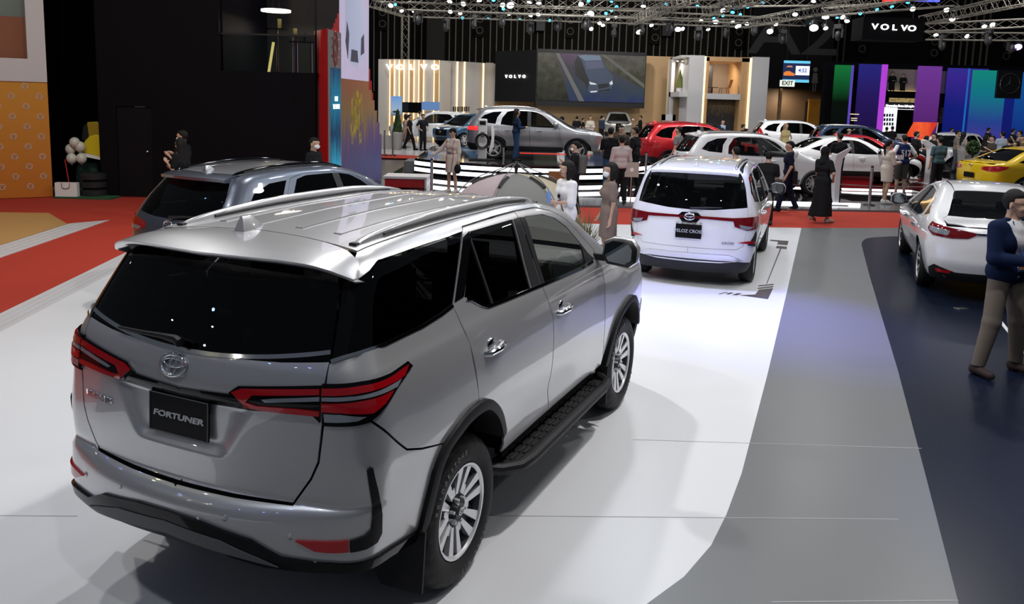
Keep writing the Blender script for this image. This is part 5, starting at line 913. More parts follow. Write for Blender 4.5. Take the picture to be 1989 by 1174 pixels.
# dark inner body that shows in the panel gaps and wheel houses
def shell(B, car, z0, z1, off=.022, m=None, n=120):
    ph = np.linspace(-PI, PI, n, endpoint=False); zs = np.linspace(z0, z1, 14); V = []
    for z in zs:
        p = B.cast(ph, np.full(n, z)); N = B.normal(p); V += [*(p-N*off)]
    Fc = [(i*n+j, i*n+(j+1) % n, (i+1)*n+(j+1) % n, (i+1)*n+j) for i in range(len(zs)-1) for j in range(n)]
    k = len(V); V += [np.array([B.xc, 0, z0+.04]), np.array([B.xc, 0, z1-.55])]
    Fc += [(k, j, (j+1) % n)[::-1] for j in range(n)]+[(k+1, (len(zs)-1)*n+j, (len(zs)-1)*n+(j+1) % n) for j in range(n)]
    return V, Fc
def cut_arches(V, Fc, axles, r, B, depth=.34):
    """push the inner body inwards round the wheels so each wheel stands in a well"""
    out = []
    for v in V:
        v = np.array(v); 
        for ax, zr in axles:
            if math.hypot(v[0]-ax, v[2]-zr) < r and abs(v[1]) > .3: v[1] = math.copysign(abs(v[1])-depth, v[1])
        out.append(v)
    return out
V, Fc = shell(B, car, .50, 1.33, n=300); V = cut_arches(V, Fc, ((0, .40), (2.745, .40)), .52, B)
obj('inner_body', V, Fc, [M['dark'], M['cabin']], car, idx=[0]*(len(Fc)-300)+[1]*300)
# outlines shared by neighbours
arch_r = [(.50, .50), (.522, .549), (.487, .651), (.41, .765), (.312, .861), (.172, .937), (.08, .947), (-.017, .941), (-.15, .905), (-.255, .857), (-.337, .743), (-.392, .485), (-.395, .43)]
arch_f = [(a+2.745-(.03 if a > 0 else 0), b-.01) for a, b in arch_r]
gate_edge = [(-.657, -.640, 1.682), (-.74, -.676, 1.54), (-.822, -.708, 1.388), (-.863, -.711, 1.294), (-.880, -.712, 1.134), (-.892, -.697, .968), (-.900, -.666, .893), (-.925, -.585, .768)]
chrome_line = [(-.822, -.708, 1.386), (-.875, -.5, 1.366), (-.893, -.371, 1.360), (-.912, -.15, 1.354), (-.916, 0, 1.352)]
# tailgate with its glass
lo = [(-.822, -.708, 1.386)]+gate_edge[3:]+[(-.95, -.3, .762), (-.96, 0, .760)]
tg = patch('tailgate', [both(chrome_line[::-1]+lo[1:])], B.from_s, B, S_, car, step=.02, gap=.004)[0]
patch('rear_window', [both([(-.69, 0, 1.71), (-.66, -.4, 1.70), (-.657, -.634, 1.682)]+gate_edge[1:2]+chrome_line)], B.from_s, B, M['glass_dark'], car, step=.05, off=-.004, thick=.004)
ribbon(B, [B.back(y, 1.35+.07*(y/.71)**2)[0] for y in np.linspace(-.70, .70, 31)], .022, .007, 'chrome_strip', M['chrome'], tg)
gar = [(-.95, 0, 1.196), (-.945, -.276, 1.211), (-.935, -.324, 1.245), (-.88, -.66, 1.25), (-.885, -.66, 1.178), (-.938, -.374, 1.15), (-.955, -.148, 1.138), (-.955, 0, 1.132)]
patch('garnish', [both(gar)], B.from_s, B, M['gloss_black'], tg, step=.03, off=.008, thick=.014)
# badges and the number plate
q = B.back(.04, 1.283)[0]; nn = B.normal(np.array([q]))[0]; ring_emblem(tg, q+nn*.006, nn, .142, .092)
rec = B.back(.015, 1.055)[0]; R_ = facing((-1, 0, .04))
pl = MB(); pl.box((0, 0, 0), (.345, .175, .012)); o = pl.build('number_plate', M['plate'], tg); o.matrix_local = Matrix.Translation((rec[0]-.016, .015, 1.055)) @ R_.to_4x4()
fb = MB()
for c, d in (((0, .087, .007), (.345, .004, .004)), ((0, -.087, .007), (.345, .004, .004)), ((.172, 0, .007), (.004, .175, .004)), ((-.172, 0, .007), (.004, .175, .004))): fb.box(c, d)
fb.build('plate_frame', M['grey_plastic'], o)
text('FORTUNER', .036, M['letters'], (0, -.004, .008), Matrix.Identity(3), o, 'lettering', .002, squash=1.62, bold=.0012, shear=.12)
q = B.back(.56, 1.036)[0]; nn = B.normal(np.array([q]))[0]
text('LEGENDER', .036, M['chrome'], q+nn*.003, facing(nn), tg, 'badge', .004, squash=1.25, bold=.001)
# tail lamps: outer on the quarter, inner on the gate
lamp_o = [(-.863, -.700, 1.303), (-.784, -.831, 1.309), (-.630, -.871, 1.305), (-.491, -.870, 1.318), (-.463, -.881, 1.290), (-.605, -.892, 1.236), (-.744, -.893, 1.163), (-.781, -.878, 1.143), (-.825, -.842, 1.137), (-.880, -.716, 1.132)]
lamp_i = [(-.944, -.275, 1.216), (-.935, -.324, 1.251), (-.865, -.700, 1.296), (-.882, -.706, 1.138), (-.890, -.658, 1.178), (-.938, -.374, 1.151)]
def lampset(base, subs, nm):
    for sg in (1, -1):
        f = (lambda p: p) if sg > 0 else mir
        b_ = patch(nm, [S3(f(base))], B.from_s, B, M['gloss_black'], car, step=.03, off=.012, thick=.02, gap=.002, fine=.015)[0]
        for sn, m_, sub, of in subs: patch(sn, [S3(f(sub))], B.from_s, B, M[m_], b_, step=.03, off=of, thick=.012, gap=.001, fine=.012)
lampset(lamp_o, [('red_lens', 'red_lens', [(-.866, -.706, 1.284), (-.788, -.834, 1.292), (-.63, -.871, 1.290), (-.50, -.875, 1.304), (-.55, -.885, 1.270), (-.594, -.885, 1.264), (-.797, -.840, 1.262), (-.872, -.708, 1.254)], .020),
    ('clear_lens', 'clear_lens', [(-.873, -.709, 1.249), (-.798, -.841, 1.256), (-.57, -.885, 1.264), (-.615, -.890, 1.240), (-.801, -.843, 1.240), (-.875, -.710, 1.232)], .017),
    ('red_lens', 'red_lens', [(-.876, -.711, 1.226), (-.803, -.844, 1.234), (-.640, -.889, 1.236), (-.70, -.889, 1.20), (-.77, -.878, 1.176), (-.852, -.791, 1.191), (-.878, -.712, 1.190)], .019),
    ('clear_lens', 'clear_lens', [(-.876, -.72, 1.184), (-.853, -.791, 1.185), (-.79, -.865, 1.168), (-.82, -.843, 1.154), (-.877, -.725, 1.147)], .016)], 'tail_lamp')
lampset(lamp_i, [('red_lens', 'red_lens', [(-.942, -.296, 1.222), (-.934, -.345, 1.243), (-.868, -.696, 1.281), (-.873, -.700, 1.256), (-.92, -.46, 1.228), (-.93, -.40, 1.222), (-.932, -.37, 1.19), (-.93, -.42, 1.182), (-.90, -.6, 1.193), (-.88, -.704, 1.193), (-.882, -.704, 1.170), (-.93, -.44, 1.163), (-.937, -.37, 1.168)], .020),
    ('clear_lens', 'clear_lens', [(-.928, -.44, 1.210), (-.92, -.5, 1.222), (-.874, -.701, 1.250), (-.877, -.702, 1.231), (-.925, -.46, 1.200)], .016)], 'tail_lamp')
# bumper
bl = [(-.96, 0, .758), (-.95, -.3, .760), (-.925, -.585, .766), (-.900, -.668, .893), (-.892, -.700, .968), (-.881, -.716, 1.130), (-.825, -.842, 1.136), (-.779, -.881, 1.143)]
bl += [tuple(p) for p in B.side([-.566, -.445, -.258, -.337, -.392, -.39, -.70], [.944, .902, .855, .743, .485, .44, .46])]+[(-.903, -.768, .525), (-1.0, -.45, .545), (-1.04, 0, .57)]
bumper = patch('bumper', [both(bl)], B.from_s, B, S_, car, step=.03, gap=.004)[0]
stt = [(-1.04, 0, .664), (-1.038, -.177, .658), (-1.007, -.437, .621), (-.976, -.567, .562), (-.906, -.771, .552), (-.731, -.879, .518), (-.385, -.882, .475)]
stb = [(-.385, -.872, .425), (-.689, -.875, .474), (-.903, -.768, .512), (-.983, -.499, .507), (-1.02, -.3, .532), (-1.04, 0, .545)]
patch('lower_trim', [both(stt+stb)], B.from_s, B, M['gloss_black'], bumper, step=.03, off=.016, thick=.03, gap=0)
patch('skid_plate', [both([(-1.04, 0, .620), (-1.03, -.3, .598), (-.99, -.48, .550), (-.972, -.56, .522), (-1.0, -.4, .538), (-1.03, 0, .568)])], B.from_s, B, M['grey_plastic'], bumper, step=.03, off=.022, thick=.02, gap=0)
ct = [(-.806, -.881, .945), (-.795, -.889, .957), (-.783, -.894, .950), (-.757, -.9, .85), (-.735, -.903, .722), (-.735, -.9, .63), (-.75, -.889, .597), (-.80, -.87, .59), (-.862, -.834, .595), (-.862, -.834, .646), (-.81, -.87, .652), (-.783, -.886, .668), (-.776, -.889, .72), (-.781, -.888, .80)]
rf = [(-.959, -.631, .642), (-.92, -.74, .648), (-.864, -.830, .648), (-.863, -.830, .598), (-.934, -.713, .604)]
for f in ((lambda p: p), mir):
    patch('bumper_vent', [S3(f(ct))], B.from_s, B, M['black'], bumper, step=.03, off=.010, thick=.02, gap=0, fine=.012)
    patch('reflector', [S3(f(rf))], B.from_s, B, M['red_lens'], bumper, step=.03, off=.010, thick=.02, gap=0, fine=.012)
for y in (-.61, -.31, .31, .61):
    q = B.back(y, .655 if abs(y) > .5 else .69)[0]; nn = Vector(B.normal(np.array([q]))[0]); b_ = MB(); b_.lathe([(.0001, .003), (.011, .003), (.012, 0), (.014, .001), (.014, -.004)], 16, Matrix.Translation(q) @ facing(nn).to_4x4()); b_.build('parking_sensor', S_, bumper, True)
# flank panels
belt = [(-.692, 1.413), (-.5, 1.415), (-.289, 1.420), (-.1, 1.432), (.03, 1.447)]
rear_cut = [(.03, 1.447), (.07, 1.256), (.095, 1.0), (.103, .947)]
qb = [(-.832, -.708, 1.377), (-.80, -.75, 1.395), (-.75, -.79, 1.408)]+[tuple(p) for p in B.side(*np.array(belt+rear_cut[1:]+arch_r[6:10]+[(-.445, .906), (-.566, .948)]).T)]+[(-.779, -.881, 1.147), (-.825, -.842, 1.141), (-.880, -.714, 1.136)]
flank('quarter_panel', B, [S3(qb)], S_, car, step=.03, gap=.0025)
roofz = lambda x, y: tuple(B.up(x, y)[0])
side_top = [roofz(x, -.60) for x in np.linspace(-.48, 1.86, 26)]
ap = [(1.95, -.615), (2.1, -.645), (2.3, -.675), (2.5, -.70), (2.66, -.72)]
sf = [(-.603, -.691, 1.687), (-.574, -.667, 1.728), (-.52, -.62, 1.765)]+side_top+[roofz(*p) for p in ap]+[tuple(p) for p in B.side([2.55, 2.2, 2.14, 1.99, 1.82, 1.62, 1.42, 1.10, .8, .395, .36, -.2, -.447, -.53], [1.345, 1.34, 1.42, 1.535, 1.66, 1.745, 1.785, 1.797, 1.797, 1.79, 1.768, 1.754, 1.746, 1.715])]
flank('roof_side', B, [S3(sf)], S_, car, step=.04, gap=.002)
flank('quarter_window', B, [S3([(-.602, -.690, 1.682), (-.58, -.692, 1.695)]+[tuple(p) for p in B.side([-.53, -.447, -.2, .345, .03, -.1, -.289, -.5, -.692], [1.712, 1.742, 1.75, 1.763, 1.452, 1.436, 1.424, 1.419, 1.417])]+[(-.75, -.79, 1.412), (-.77, -.76, 1.40)])], M['glass_dark'], car, step=.05, off=-.004, thick=.004)
flank('pillar_trim', B, [S3([(-.651, -.648, 1.683), (-.602, -.691, 1.686), (-.69, -.735, 1.55), (-.77, -.762, 1.40), (-.82, -.713, 1.385), (-.737, -.682, 1.54)])], M['gloss_black'], car, step=.04, off=-.002)
bs = lambda xs, zs: [tuple(p) for p in B.side(xs, zs)]
ribbon(B, [(-.825, -.715, 1.386), (-.80, -.75, 1.40), (-.75, -.79, 1.411)]+bs([-.6, -.289, -.1, .025], [1.414, 1.420, 1.433, 1.449]), .018, .006, 'chrome_strip', M['chrome'], car, True)
rd = [(.103, .943), (.095, 1.0), (.07, 1.256), (.03, 1.45), (.345, 1.757), (.395, 1.787), (.8, 1.793), (1.083, 1.793), (1.09, 1.60), (1.10, 1.318), (1.155, 1.13), (1.158, .68), (1.22, .545), (1.225, .50)]+arch_r[:6]
rg = [(.435, 1.757), (.99, 1.757), (.945, 1.360), (.362, 1.380), (.28, 1.405), (.215, 1.45), (.165, 1.464), (.375, 1.693)]
door = flank('door', B, [sxz(B, rd), sxz(B, rg)], S_, car, step=.03, gap=.0025)
for d_ in door: tag(d_)
flank('door_window', B, [sxz(B, rg)], M['glass_dark'], car, step=.05, off=-.008, thick=.004, gap=-.01)
flank('pillar_trim', B, [sxz(B, [(.335, 1.745), (.43, 1.765), (.41, 1.73), (.365, 1.68), (.155, 1.464), (.045, 1.456)])], M['gloss_black'], car, off=.004, thick=.008)
flank('pillar_trim', B, [sxz(B, [(1.0, 1.760), (1.078, 1.762), (1.084, 1.6), (1.093, 1.335), (.952, 1.352)])], M['black'], car, off=.004, thick=.008)
flank('pillar_trim', B, [sxz(B, [(1.09, 1.762), (1.17, 1.755), (1.15, 1.34), (1.105, 1.335), (1.094, 1.6)])], M['black'], car, off=.004, thick=.008)
ribbon(B, bs([.62, .655], [1.757, 1.757])[:0]+bs([.46, .48], [1.757, 1.38])[:0]+bs([.385, .435], [1.70, 1.36])[:0]+[tuple(p) for p in B.side(np.linspace(.405, .425, 2), [1.73, 1.378])], .022, .003, 'window_divider', M['black'], car, True)
fd = [(1.22, .50), (1.225, .545), (1.163, .68), (1.16, 1.13), (1.105, 1.318), (1.095, 1.60), (1.088, 1.795), (1.42, 1.782), (1.62, 1.742), (1.82, 1.657), (1.99, 1.53), (2.14, 1.415), (2.178, 1.33), (2.178, 1.247), (2.175, .973), (2.22, .75), (2.29, .56), (2.27, .50)]
fg = [(1.178, 1.755), (1.45, 1.738), (1.62, 1.695), (1.78, 1.615), (1.93, 1.49), (2.06, 1.36), (1.86, 1.340), (1.158, 1.353)]
flank('door', B, [sxz(B, fd), sxz(B, fg)], S_, car, step=.03, gap=.0025)
flank('door_window', B, [sxz(B, fg)], M['glass_clear'], car, step=.05, off=-.008, thick=.004, gap=-.01)
flank('corner_trim', B, [sxz(B, [(1.90, 1.343), (1.93, 1.46), (2.05, 1.38), (2.10, 1.345)])], M['black'], car, off=.004)
ribbon(B, bs([.17, .22, .30, .365, .6, .945, 1.15, 1.5, 1.86, 2.05], [1.452, 1.440, 1.395, 1.372, 1.362, 1.352, 1.346, 1.338, 1.332, 1.337]), .02, .007, 'chrome_strip', M['chrome'], car, True)
fn = [(2.183, 1.33), (2.183, 1.247), (2.18, .973), (2.225, .75), (2.295, .56)]+[a for a in arch_f[::-1] if a[1] > .6 and a[0] < 2.6]+[a for a in arch_f[::-1] if a[0] >= 2.6 and a[1] > .7]+[(3.24, .80), (3.32, .95), (3.30, 1.08), (3.15, 1.175), (2.9, 1.20), (2.62, 1.255), (2.52, 1.32)]
flank('fender', B, [sxz(B, fn)], S_, car, step=.03, gap=.0025)
fl_ = [(x, -y, B.up(x, -y)[0][2]) for x, y in ()]
lid('roof', B, [np.array([(-.41, 0), (-.43, -.3), (-.475, -.597)]+[(x, -.597) for x in np.linspace(-.3, 1.86, 10)]+[(1.93, -.3), (1.95, 0)]+[(1.93, .3)]+[(x, .597) for x in np.linspace(1.86, -.3, 10)]+[(-.475, .597), (-.43, .3)])], S_, car, step=.04)
for y in (-.36, -.13, .13, .36): ribbon(B, [B.up(x, y)[0] for x in np.linspace(-.30, 1.6, 20)], .05, .006, 'roof_rib', S_, car)
lid('windshield', B, [np.array([(1.96, 0), (1.94, -.3), (1.875, -.585), (2.1, -.63), (2.3, -.66), (2.5, -.685), (2.64, -.70), (2.76, -.4), (2.80, 0), (2.76, .4), (2.64, .70), (2.5, .685), (2.3, .66), (2.1, .63), (1.875, .585), (1.94, .3)])], M['glass_clear'], car, step=.06)
lid('hood', B, [np.array([(2.82, 0), (2.78, -.4), (2.68, -.72), (2.95, -.80), (3.2, -.80), (3.42, -.6), (3.54, -.3), (3.58, 0), (3.54, .3), (3.42, .6), (3.2, .80), (2.95, .80), (2.68, .72), (2.78, .4)])], S_, car, step=.04)
# front bumper and head lamps
fbm = [tuple(p) for p in B.side([3.17, 3.245, 3.30, 3.27, 3.22], [.70, .80, .94, .62, .45])]
frp = [(3.245, .795), (3.325, .945), (3.35, 1.02), (3.45, 1.0)]
fb3 = [tuple(p) for p in B.side([3.33, 3.25, 3.19, 3.24, 3.26, 3.25], [.95, .80, .70, .60, .5, .40])]+[tuple(B.face(y, .36)[0]) for y in (-.6, -.3, 0)]+[tuple(B.face(y, 1.05)[0]) for y in (0, -.3, -.6)]
patch('bumper', [S3([p for p in fb3]+[(a, -b, c) for a, b, c in fb3[::-1] if abs(b) > .01])], lambda q: B.from_s(q), B, S_, car, step=.05) if False else None
fh = [tuple(p) for p in B.side([3.33, 3.25, 3.19, 3.235, 3.25, 3.24], [.95, .80, .70, .60, .5, .42])]+[tuple(B.face(y, .38)[0]) for y in (-.6, -.3, -.01)]+[tuple(B.face(y, 1.06)[0]) for y in (-.01, -.3, -.55)]
flank('bumper', B, [S3(fh)], S_, car, step=.05)
flank('head_lamp', B, [S3([tuple(p) for p in B.side([3.02, 3.16, 3.33, 3.34], [1.185, 1.17, 1.08, .99])]+[tuple(B.face(y, z)[0]) for y, z in ((-.7, .98), (-.55, 1.02), (-.55, 1.10))])], M['headlight'], car, off=.006, step=.04)
flank('bumper_vent', B, [S3([tuple(p) for p in B.side([3.3, 3.34], [.80, .55])]+[tuple(B.face(y, z)[0]) for y, z in ((-.74, .5), (-.72, .85))])], M['black'], car, off=.008)
# spoiler
def spoiler():
    us = np.linspace(-1, 1, 41); V = []; k = 0; rows = []
    fx = pchip([(0, -.415), (.3, -.435), (.5, -.475), (.60, -.52), (.69, -.60)]); tx = pchip([(0, -.835), (.3, -.80), (.5, -.765), (.62, -.725), (.70, -.665)])
    tz = pchip([(0, 1.778), (.35, 1.776), (.52, 1.766), (.61, 1.745), (.70, 1.70)]); ty = 1.035
    for u in us:
        y = .69*u; a = abs(y); f = B.up(float(fx(a)), y)[0] if a < .6 else B.side(float(fx(a)), float(np.interp(a, [.6, .69], [B.up(float(fx(.6)), .6)[0][2], 1.69])))[0]*np.array([1, -np.sign(y), 1])
        f = f.copy(); f[1] = y if a < .6 else f[1]; t = np.array([float(tx(a)), y*ty, float(tz(a))]); rows.append([])
        for j in range(9):
            s = j/8; p = f*(1-s)+t*s; p[2] += .009*math.sin(PI*s)*(1-.7*(a/.69)**4); rows[-1].append(p)
        d = t-f; rows[-1] += [t+np.array([.004, 0, -.012]), t+np.array([.02, 0, -.022]), t+np.array([.09, 0, -.03]), np.array([-.66+.05*a, y*.99, t[2]-.035])]
    n = len(rows[0]); V = [p for r in rows for p in r]; Fc = [(i*n+j, i*n+j+1, (i+1)*n+j+1, (i+1)*n+j) for i in range(len(rows)-1) for j in range(n-1)]+[tuple(range(n)), tuple((len(rows)-1)*n+j for j in range(n-1, -1, -1))]
    o = autosmooth(obj('spoiler', V, [f[::-1] for f in Fc], S_, car), .9); bm = bmesh.new(); bm.from_mesh(o.data); bmesh.ops.recalc_face_normals(bm, faces=bm.faces); bm.to_mesh(o.data); bm.free(); return o
spoiler()
# roof rails
def rail(B, car, ys, x0, x1, h, w, m, m2, name='roof_rail'):
    for sg in (-1, 1):
        n = 40; xs = np.linspace(x0, x1, n); V = []
        for i, x in enumerate(xs):
            s = i/(n-1); r = h*min(1, (math.sin(PI*min(max(s, .0), 1))**.35 if 0 < s < 1 else 0)); y = sg*ys; g = B.up(x, y)[0]
            for a, b in ((-1, .0), (-.9, .75), (-.35, 1), (.35, 1), (.9, .75), (1, .0)): V.append((x, y+a*w/2, g[2]-.004+b*max(r, .006)))
        k = 6; Fc = [(i*k+j, (i+1)*k+j, (i+1)*k+j+1, i*k+j+1) for i in range(n-1) for j in range(k-1)]+[tuple(range(k)), tuple((n-1)*k+j for j in range(k-1, -1, -1))]
        o = autosmooth(obj(name, V, Fc, m, car), .8); b = MB()
        for i in range(4, n-5): 
            if i % 1 == 0: pass
        g0 = [(x, sg*ys-sg*0+(-.5*w-.001)*1, B.up(x, sg*ys)[0][2]+.010) for x in xs[4:-4]]
        b.tube(g0, .007, 6); b.build('rail_gap', m2, o)
        for x in (x0+.01, x1-.01):
            b = MB(); g = B.up(x, sg*ys)[0]; b.box((x, sg*ys, g[2]+.005), (.035, w*1.0, .014)); bevel(b.build('rail_foot', m2, o), .006)
rail(B, car, .535, -.42, 1.72, .052, .042, S_, M['black'])
# shark fin aerial
def fin(B, car, x, y, m, L=.19, h=.075, w=.055):
    V = []; rows = 9
    for i in range(rows):
        s = i/(rows-1); hw = w/2*(1-s)**.7*(1 if s < 1 else 0)+.0035; x0 = x-L*.42+s*L*.10; x1 = x+L*.58-s*L*.52; zb = B.up(x, y)[0][2]-.006+s*h
        V += [(x0, y-hw, zb), (x0+.25*(x1-x0), y-hw*1.1, zb), (x0+.7*(x1-x0), y-hw*.7, zb), (x1, y, zb), (x0+.7*(x1-x0), y+hw*.7, zb), (x0+.25*(x1-x0), y+hw*1.1, zb), (x0, y+hw, zb)]
    Fc = [(i*7+j, i*7+(j+1) % 7, (i+1)*7+(j+1) % 7, (i+1)*7+j) for i in range(rows-1) for j in range(7)]+[tuple((rows-1)*7+j for j in range(7))]
    return autosmooth(obj('roof_aerial', V, Fc, m, car), .7)
fin(B, car, -.41, .08, S_)
# rear wiper
b_ = MB(); w0 = B.back(.03, 1.395)[0]; b_.tube([w0+np.array([-.05, -.03, -.005]), w0+np.array([-.045, .0, .005]), *(B.back(y, 1.40-.02*y)[0]+np.array([-.035, 0, 0]) for y in (.12, .25, .42))], [.022, .02, .014, .010, .006], 8)
b_.tube([B.back(y, 1.397-.02*y)[0]+np.array([-.012, 0, -.006]) for y in (.05, .2, .44)], .008, 6); autosmooth(b_.build('wiper', M['black'], car))
# wheel arch flares, mud flaps
def flare(B, car, arch, wd, m, proud=.028, name='wheel_arch', sub=.05):
    a = np.array(arch); u_ = np.concatenate([[0], np.cumsum(np.hypot(*np.diff(a, axis=0).T))]); fx_, fz_ = pchip(list(zip(u_, a[:, 0]))), pchip(list(zip(u_, a[:, 1]))); uu = np.linspace(0, u_[-1], 34); a = np.stack([fx_(uu), fz_(uu)], 1); t = np.gradient(a, axis=0); t /= np.linalg.norm(t, axis=1, keepdims=True); nrm = np.stack([t[:, 1], -t[:, 0]], 1)
    if np.mean(np.sum(nrm*(a.mean(0)-a), 1)) < 0: nrm = -nrm
    i_ = a+nrm*wd; n = len(a); po = B.side(a[:, 0], a[:, 1]); pi = B.side(i_[:, 0], i_[:, 1]); No = B.normal(po); Ni = B.normal(pi)
    V = [*(po-No*.012), *(po+No*proud*.75), *(po*.6+pi*.4+No*proud), *(pi+Ni*proud), *(pi+Ni*(proud-.014)), *(pi-np.array([0, -.16, 0]))]
    Fc = [(k*n+i, k*n+i+1, (k+1)*n+i+1, (k+1)*n+i) for k in range(5) for i in range(n-1)]
    autosmooth(obj(name, V, Fc, m, car), .6); autosmooth(obj(name, [(v[0], -v[1], v[2]) for v in V], [f[::-1] for f in Fc], m, car), .6)
flare(B, car, arch_r[2:], .052, M['black']); flare(B, car, arch_f[2:]+[(2.345, .46)], .05, M['black'])
for x in (-.40, 2.335):
    for sg in (-1, 1):
        b_ = MB(); b_.prism([(-.13, 0), (.13, 0), (.135, -.29), (-.09, -.30), (-.13, -.24)] if sg < 0 else [(-.13, 0), (.13, 0), (.13, -.24), (.09, -.30), (-.135, -.29)], -.006, .006); o = b_.build('mud_flap', M['black'], car)
        o.matrix_local = Matrix.Translation((x, sg*.80, .475)) @ facing((-1, 0, .12)).to_4x4()
# side steps with ribbed treads
for sg in (-1, 1):
    b_ = MB(); zt = .405; pr = [(.45, .80, .41), (.52, .88, .39), (.62, .955, .385), (.75, .972, .385), (2.1, .972, .385), (2.23, .955, .39), (2.30, .88, .40), (2.34, .80, .42)]
    b_.tube([(x, sg*y, z) for x, y, z in pr], .036, 10); b_.box((1.4, sg*.875, .378), (1.62, .17, .045)); o = autosmooth(b_.build('side_step', M['black'], car)); b_ = MB()
    for k in range(13):
        for j in range(4): b_.box((.68+k*.118, sg*(.825+j*.032), .405), (.09, .016, .012))
    bevel(b_.build('step_tread', M['rubber'], o), .004, 1)
    b_ = MB(); b_.box((1.4, sg*.855, .50), (1.72, .05, .07)); b_.build('sill', M['gloss_black'], car)
# door handles, mirrors
def handle(B, car, x, z, m, L=.20, cup=True):
    for sg in (-1, 1):
        p = B.side(x, z)[0]; y = -p[1]; b = MB(); P = [(x-L/2, y-.006, z-.012), (x-L*.38, y+.028, z-.008), (x, y+.042, z), (x+L*.38, y+.028, z+.004), (x+L/2, y-.006, z+.004)]
        b.tube([(a, sg*c, d) for a, c, d in P], [.014, .017, .019, .017, .013], 10); o = autosmooth(b.build('door_handle', m, car))
        if cup: b = MB(); b.ball((x-.01, sg*(y-.012), z+.004), (.062, .018, .05), 16, 10); b.build('handle_cup', m, o, True)
handle(B, car, .30, 1.175, M['chrome']); handle(B, car, 1.33, 1.158, M['chrome'])
def door_mirror(car, x, y, z, m, s=1., face=None, m2=None):
    for sg in (-1, 1):
        L = [(-.05, -.09), (.10, -.105), (.155, -.06), (.16, .03), (.12, .085), (-.01, .095), (-.075, .06), (-.085, -.03)]
        V = []; n = len(L)
        for f, dx in ((.80, -.075), (1.0, -.055), (1.04, .0), (.9, .06), (.55, .10)): V += [(x+dx*s, sg*(y+.13*s+p[0]*f*s), z+p[1]*f*s) for p in L]
        Fc = [(i*n+j, i*n+(j+1) % n, (i+1)*n+(j+1) % n, (i+1)*n+j) for i in range(4) for j in range(n)]+[tuple(4*n+j for j in range(n))]
        o = autosmooth(obj('door_mirror', V, Fc, [m, m2 or M['black']], car, idx=[1]*n+[0]*(3*n)+[0]), .9)
        obj('mirror_glass', [(x-.068*s, sg*(y+.13*s+p[0]*.84*s), z+p[1]*.84*s) for p in L], [tuple(range(n))], M['mirror'], o)
        b = MB(); b.box((x+.02*s, sg*(y+.02*s), z-.06*s), (.06*s, .16*s, .05*s)); bevel(b.build('mirror_arm', M['black'], o), .01)
door_mirror(car, 2.12, .885, 1.425, S_, 1.05)
# wheels
for x in (0, 2.745):
    for y in (-.79, .79):
        t, A = wheel(car, x, y, .387, .265, .236, 'six', hi=True)
        if y < 0:
            ring_emblem(t, A @ Vector((0, 0, .1325-.022)), (0, -1, 0), .05, .034, name='hub_emblem')
            arc_text('BRIDGESTONE', .315, 2.75, .034, M['grey_plastic'], A, t, .1345, .118); arc_text('DUELER H/T', .315, -.55, .034, M['grey_plastic'], A, t, .1345, .118)
# underside, exhaust, cabin
b_ = MB(); b_.box((1.3, 0, .36), (3.6, 1.1, .1)); b_.tube([(0, -.8, .39), (0, .8, .39)], .05, 8); b_.tube([(-.62, .25, .40), (-.5, .25, .38), (.4, .2, .33)], .035, 8); b_.tube([(2.745, -.8, .39), (2.745, .8, .39)], .05, 8)
b_.build('chassis', M['dark'], car)
def seatobj(car, x, y, z, m, h=.62, w=.5, name='seat'):
    b = MB(); b.box((x, y, z), (.5, w, .16)); b.box((x-.27, y, z+.30), (.14, w*.96, h)); b.box((x-.30, y, z+.30+h/2+.09), (.10, w*.5, .17)); b.tube([(x-.30, y-.06, z+.5), (x-.30, y-.06, z+.68)], .008, 6)
    bevel(b.build(name, m, car), .04, 3)
for y in (-.37, .37): seatobj(car, 1.35, y, .80, M['seat']); seatobj(car, .42, y, .80, M['seat'], w=.6); seatobj(car, -.22, y, .86, M['seat'], .46, .5)
b_ = MB(); b_.box((2.25, 0, 1.22), (.5, 1.5, .2)); bevel(b_.build('dashboard', M['cabin'], car), .05, 3)
b_ = MB(); b_.tube([(1.86+.05*math.sin(a), .38+.19*math.cos(a), 1.29+.19*math.sin(a)) for a in np.linspace(0, 2*PI, 25)], .014, 8); b_.tube([(1.88, .38, 1.29), (2.1, .38, 1.22)], .03, 8); b_.box((1.865, .38, 1.29), (.03, .34, .06)); autosmooth(b_.build('steering_wheel', M['black'], car))
b_ = MB(); b_.box((1.95, -.0, 1.63), (.03, .24, .07)); bevel(b_.build('rear_view_mirror', M['black'], car), .01)
b_ = MB()
for y in (-.66, .66): b_.tube([(1.12, y*1.12, 1.36), (1.12, y*1.0, 1.74)], .03, 6)
b_.build('inner_pillar', M['cabin'], car)
b_ = MB(); b_.box((.55, 0, 1.775), (2.3, 1.1, .015)); b_.build('headliner', M['beige_seat'], car)
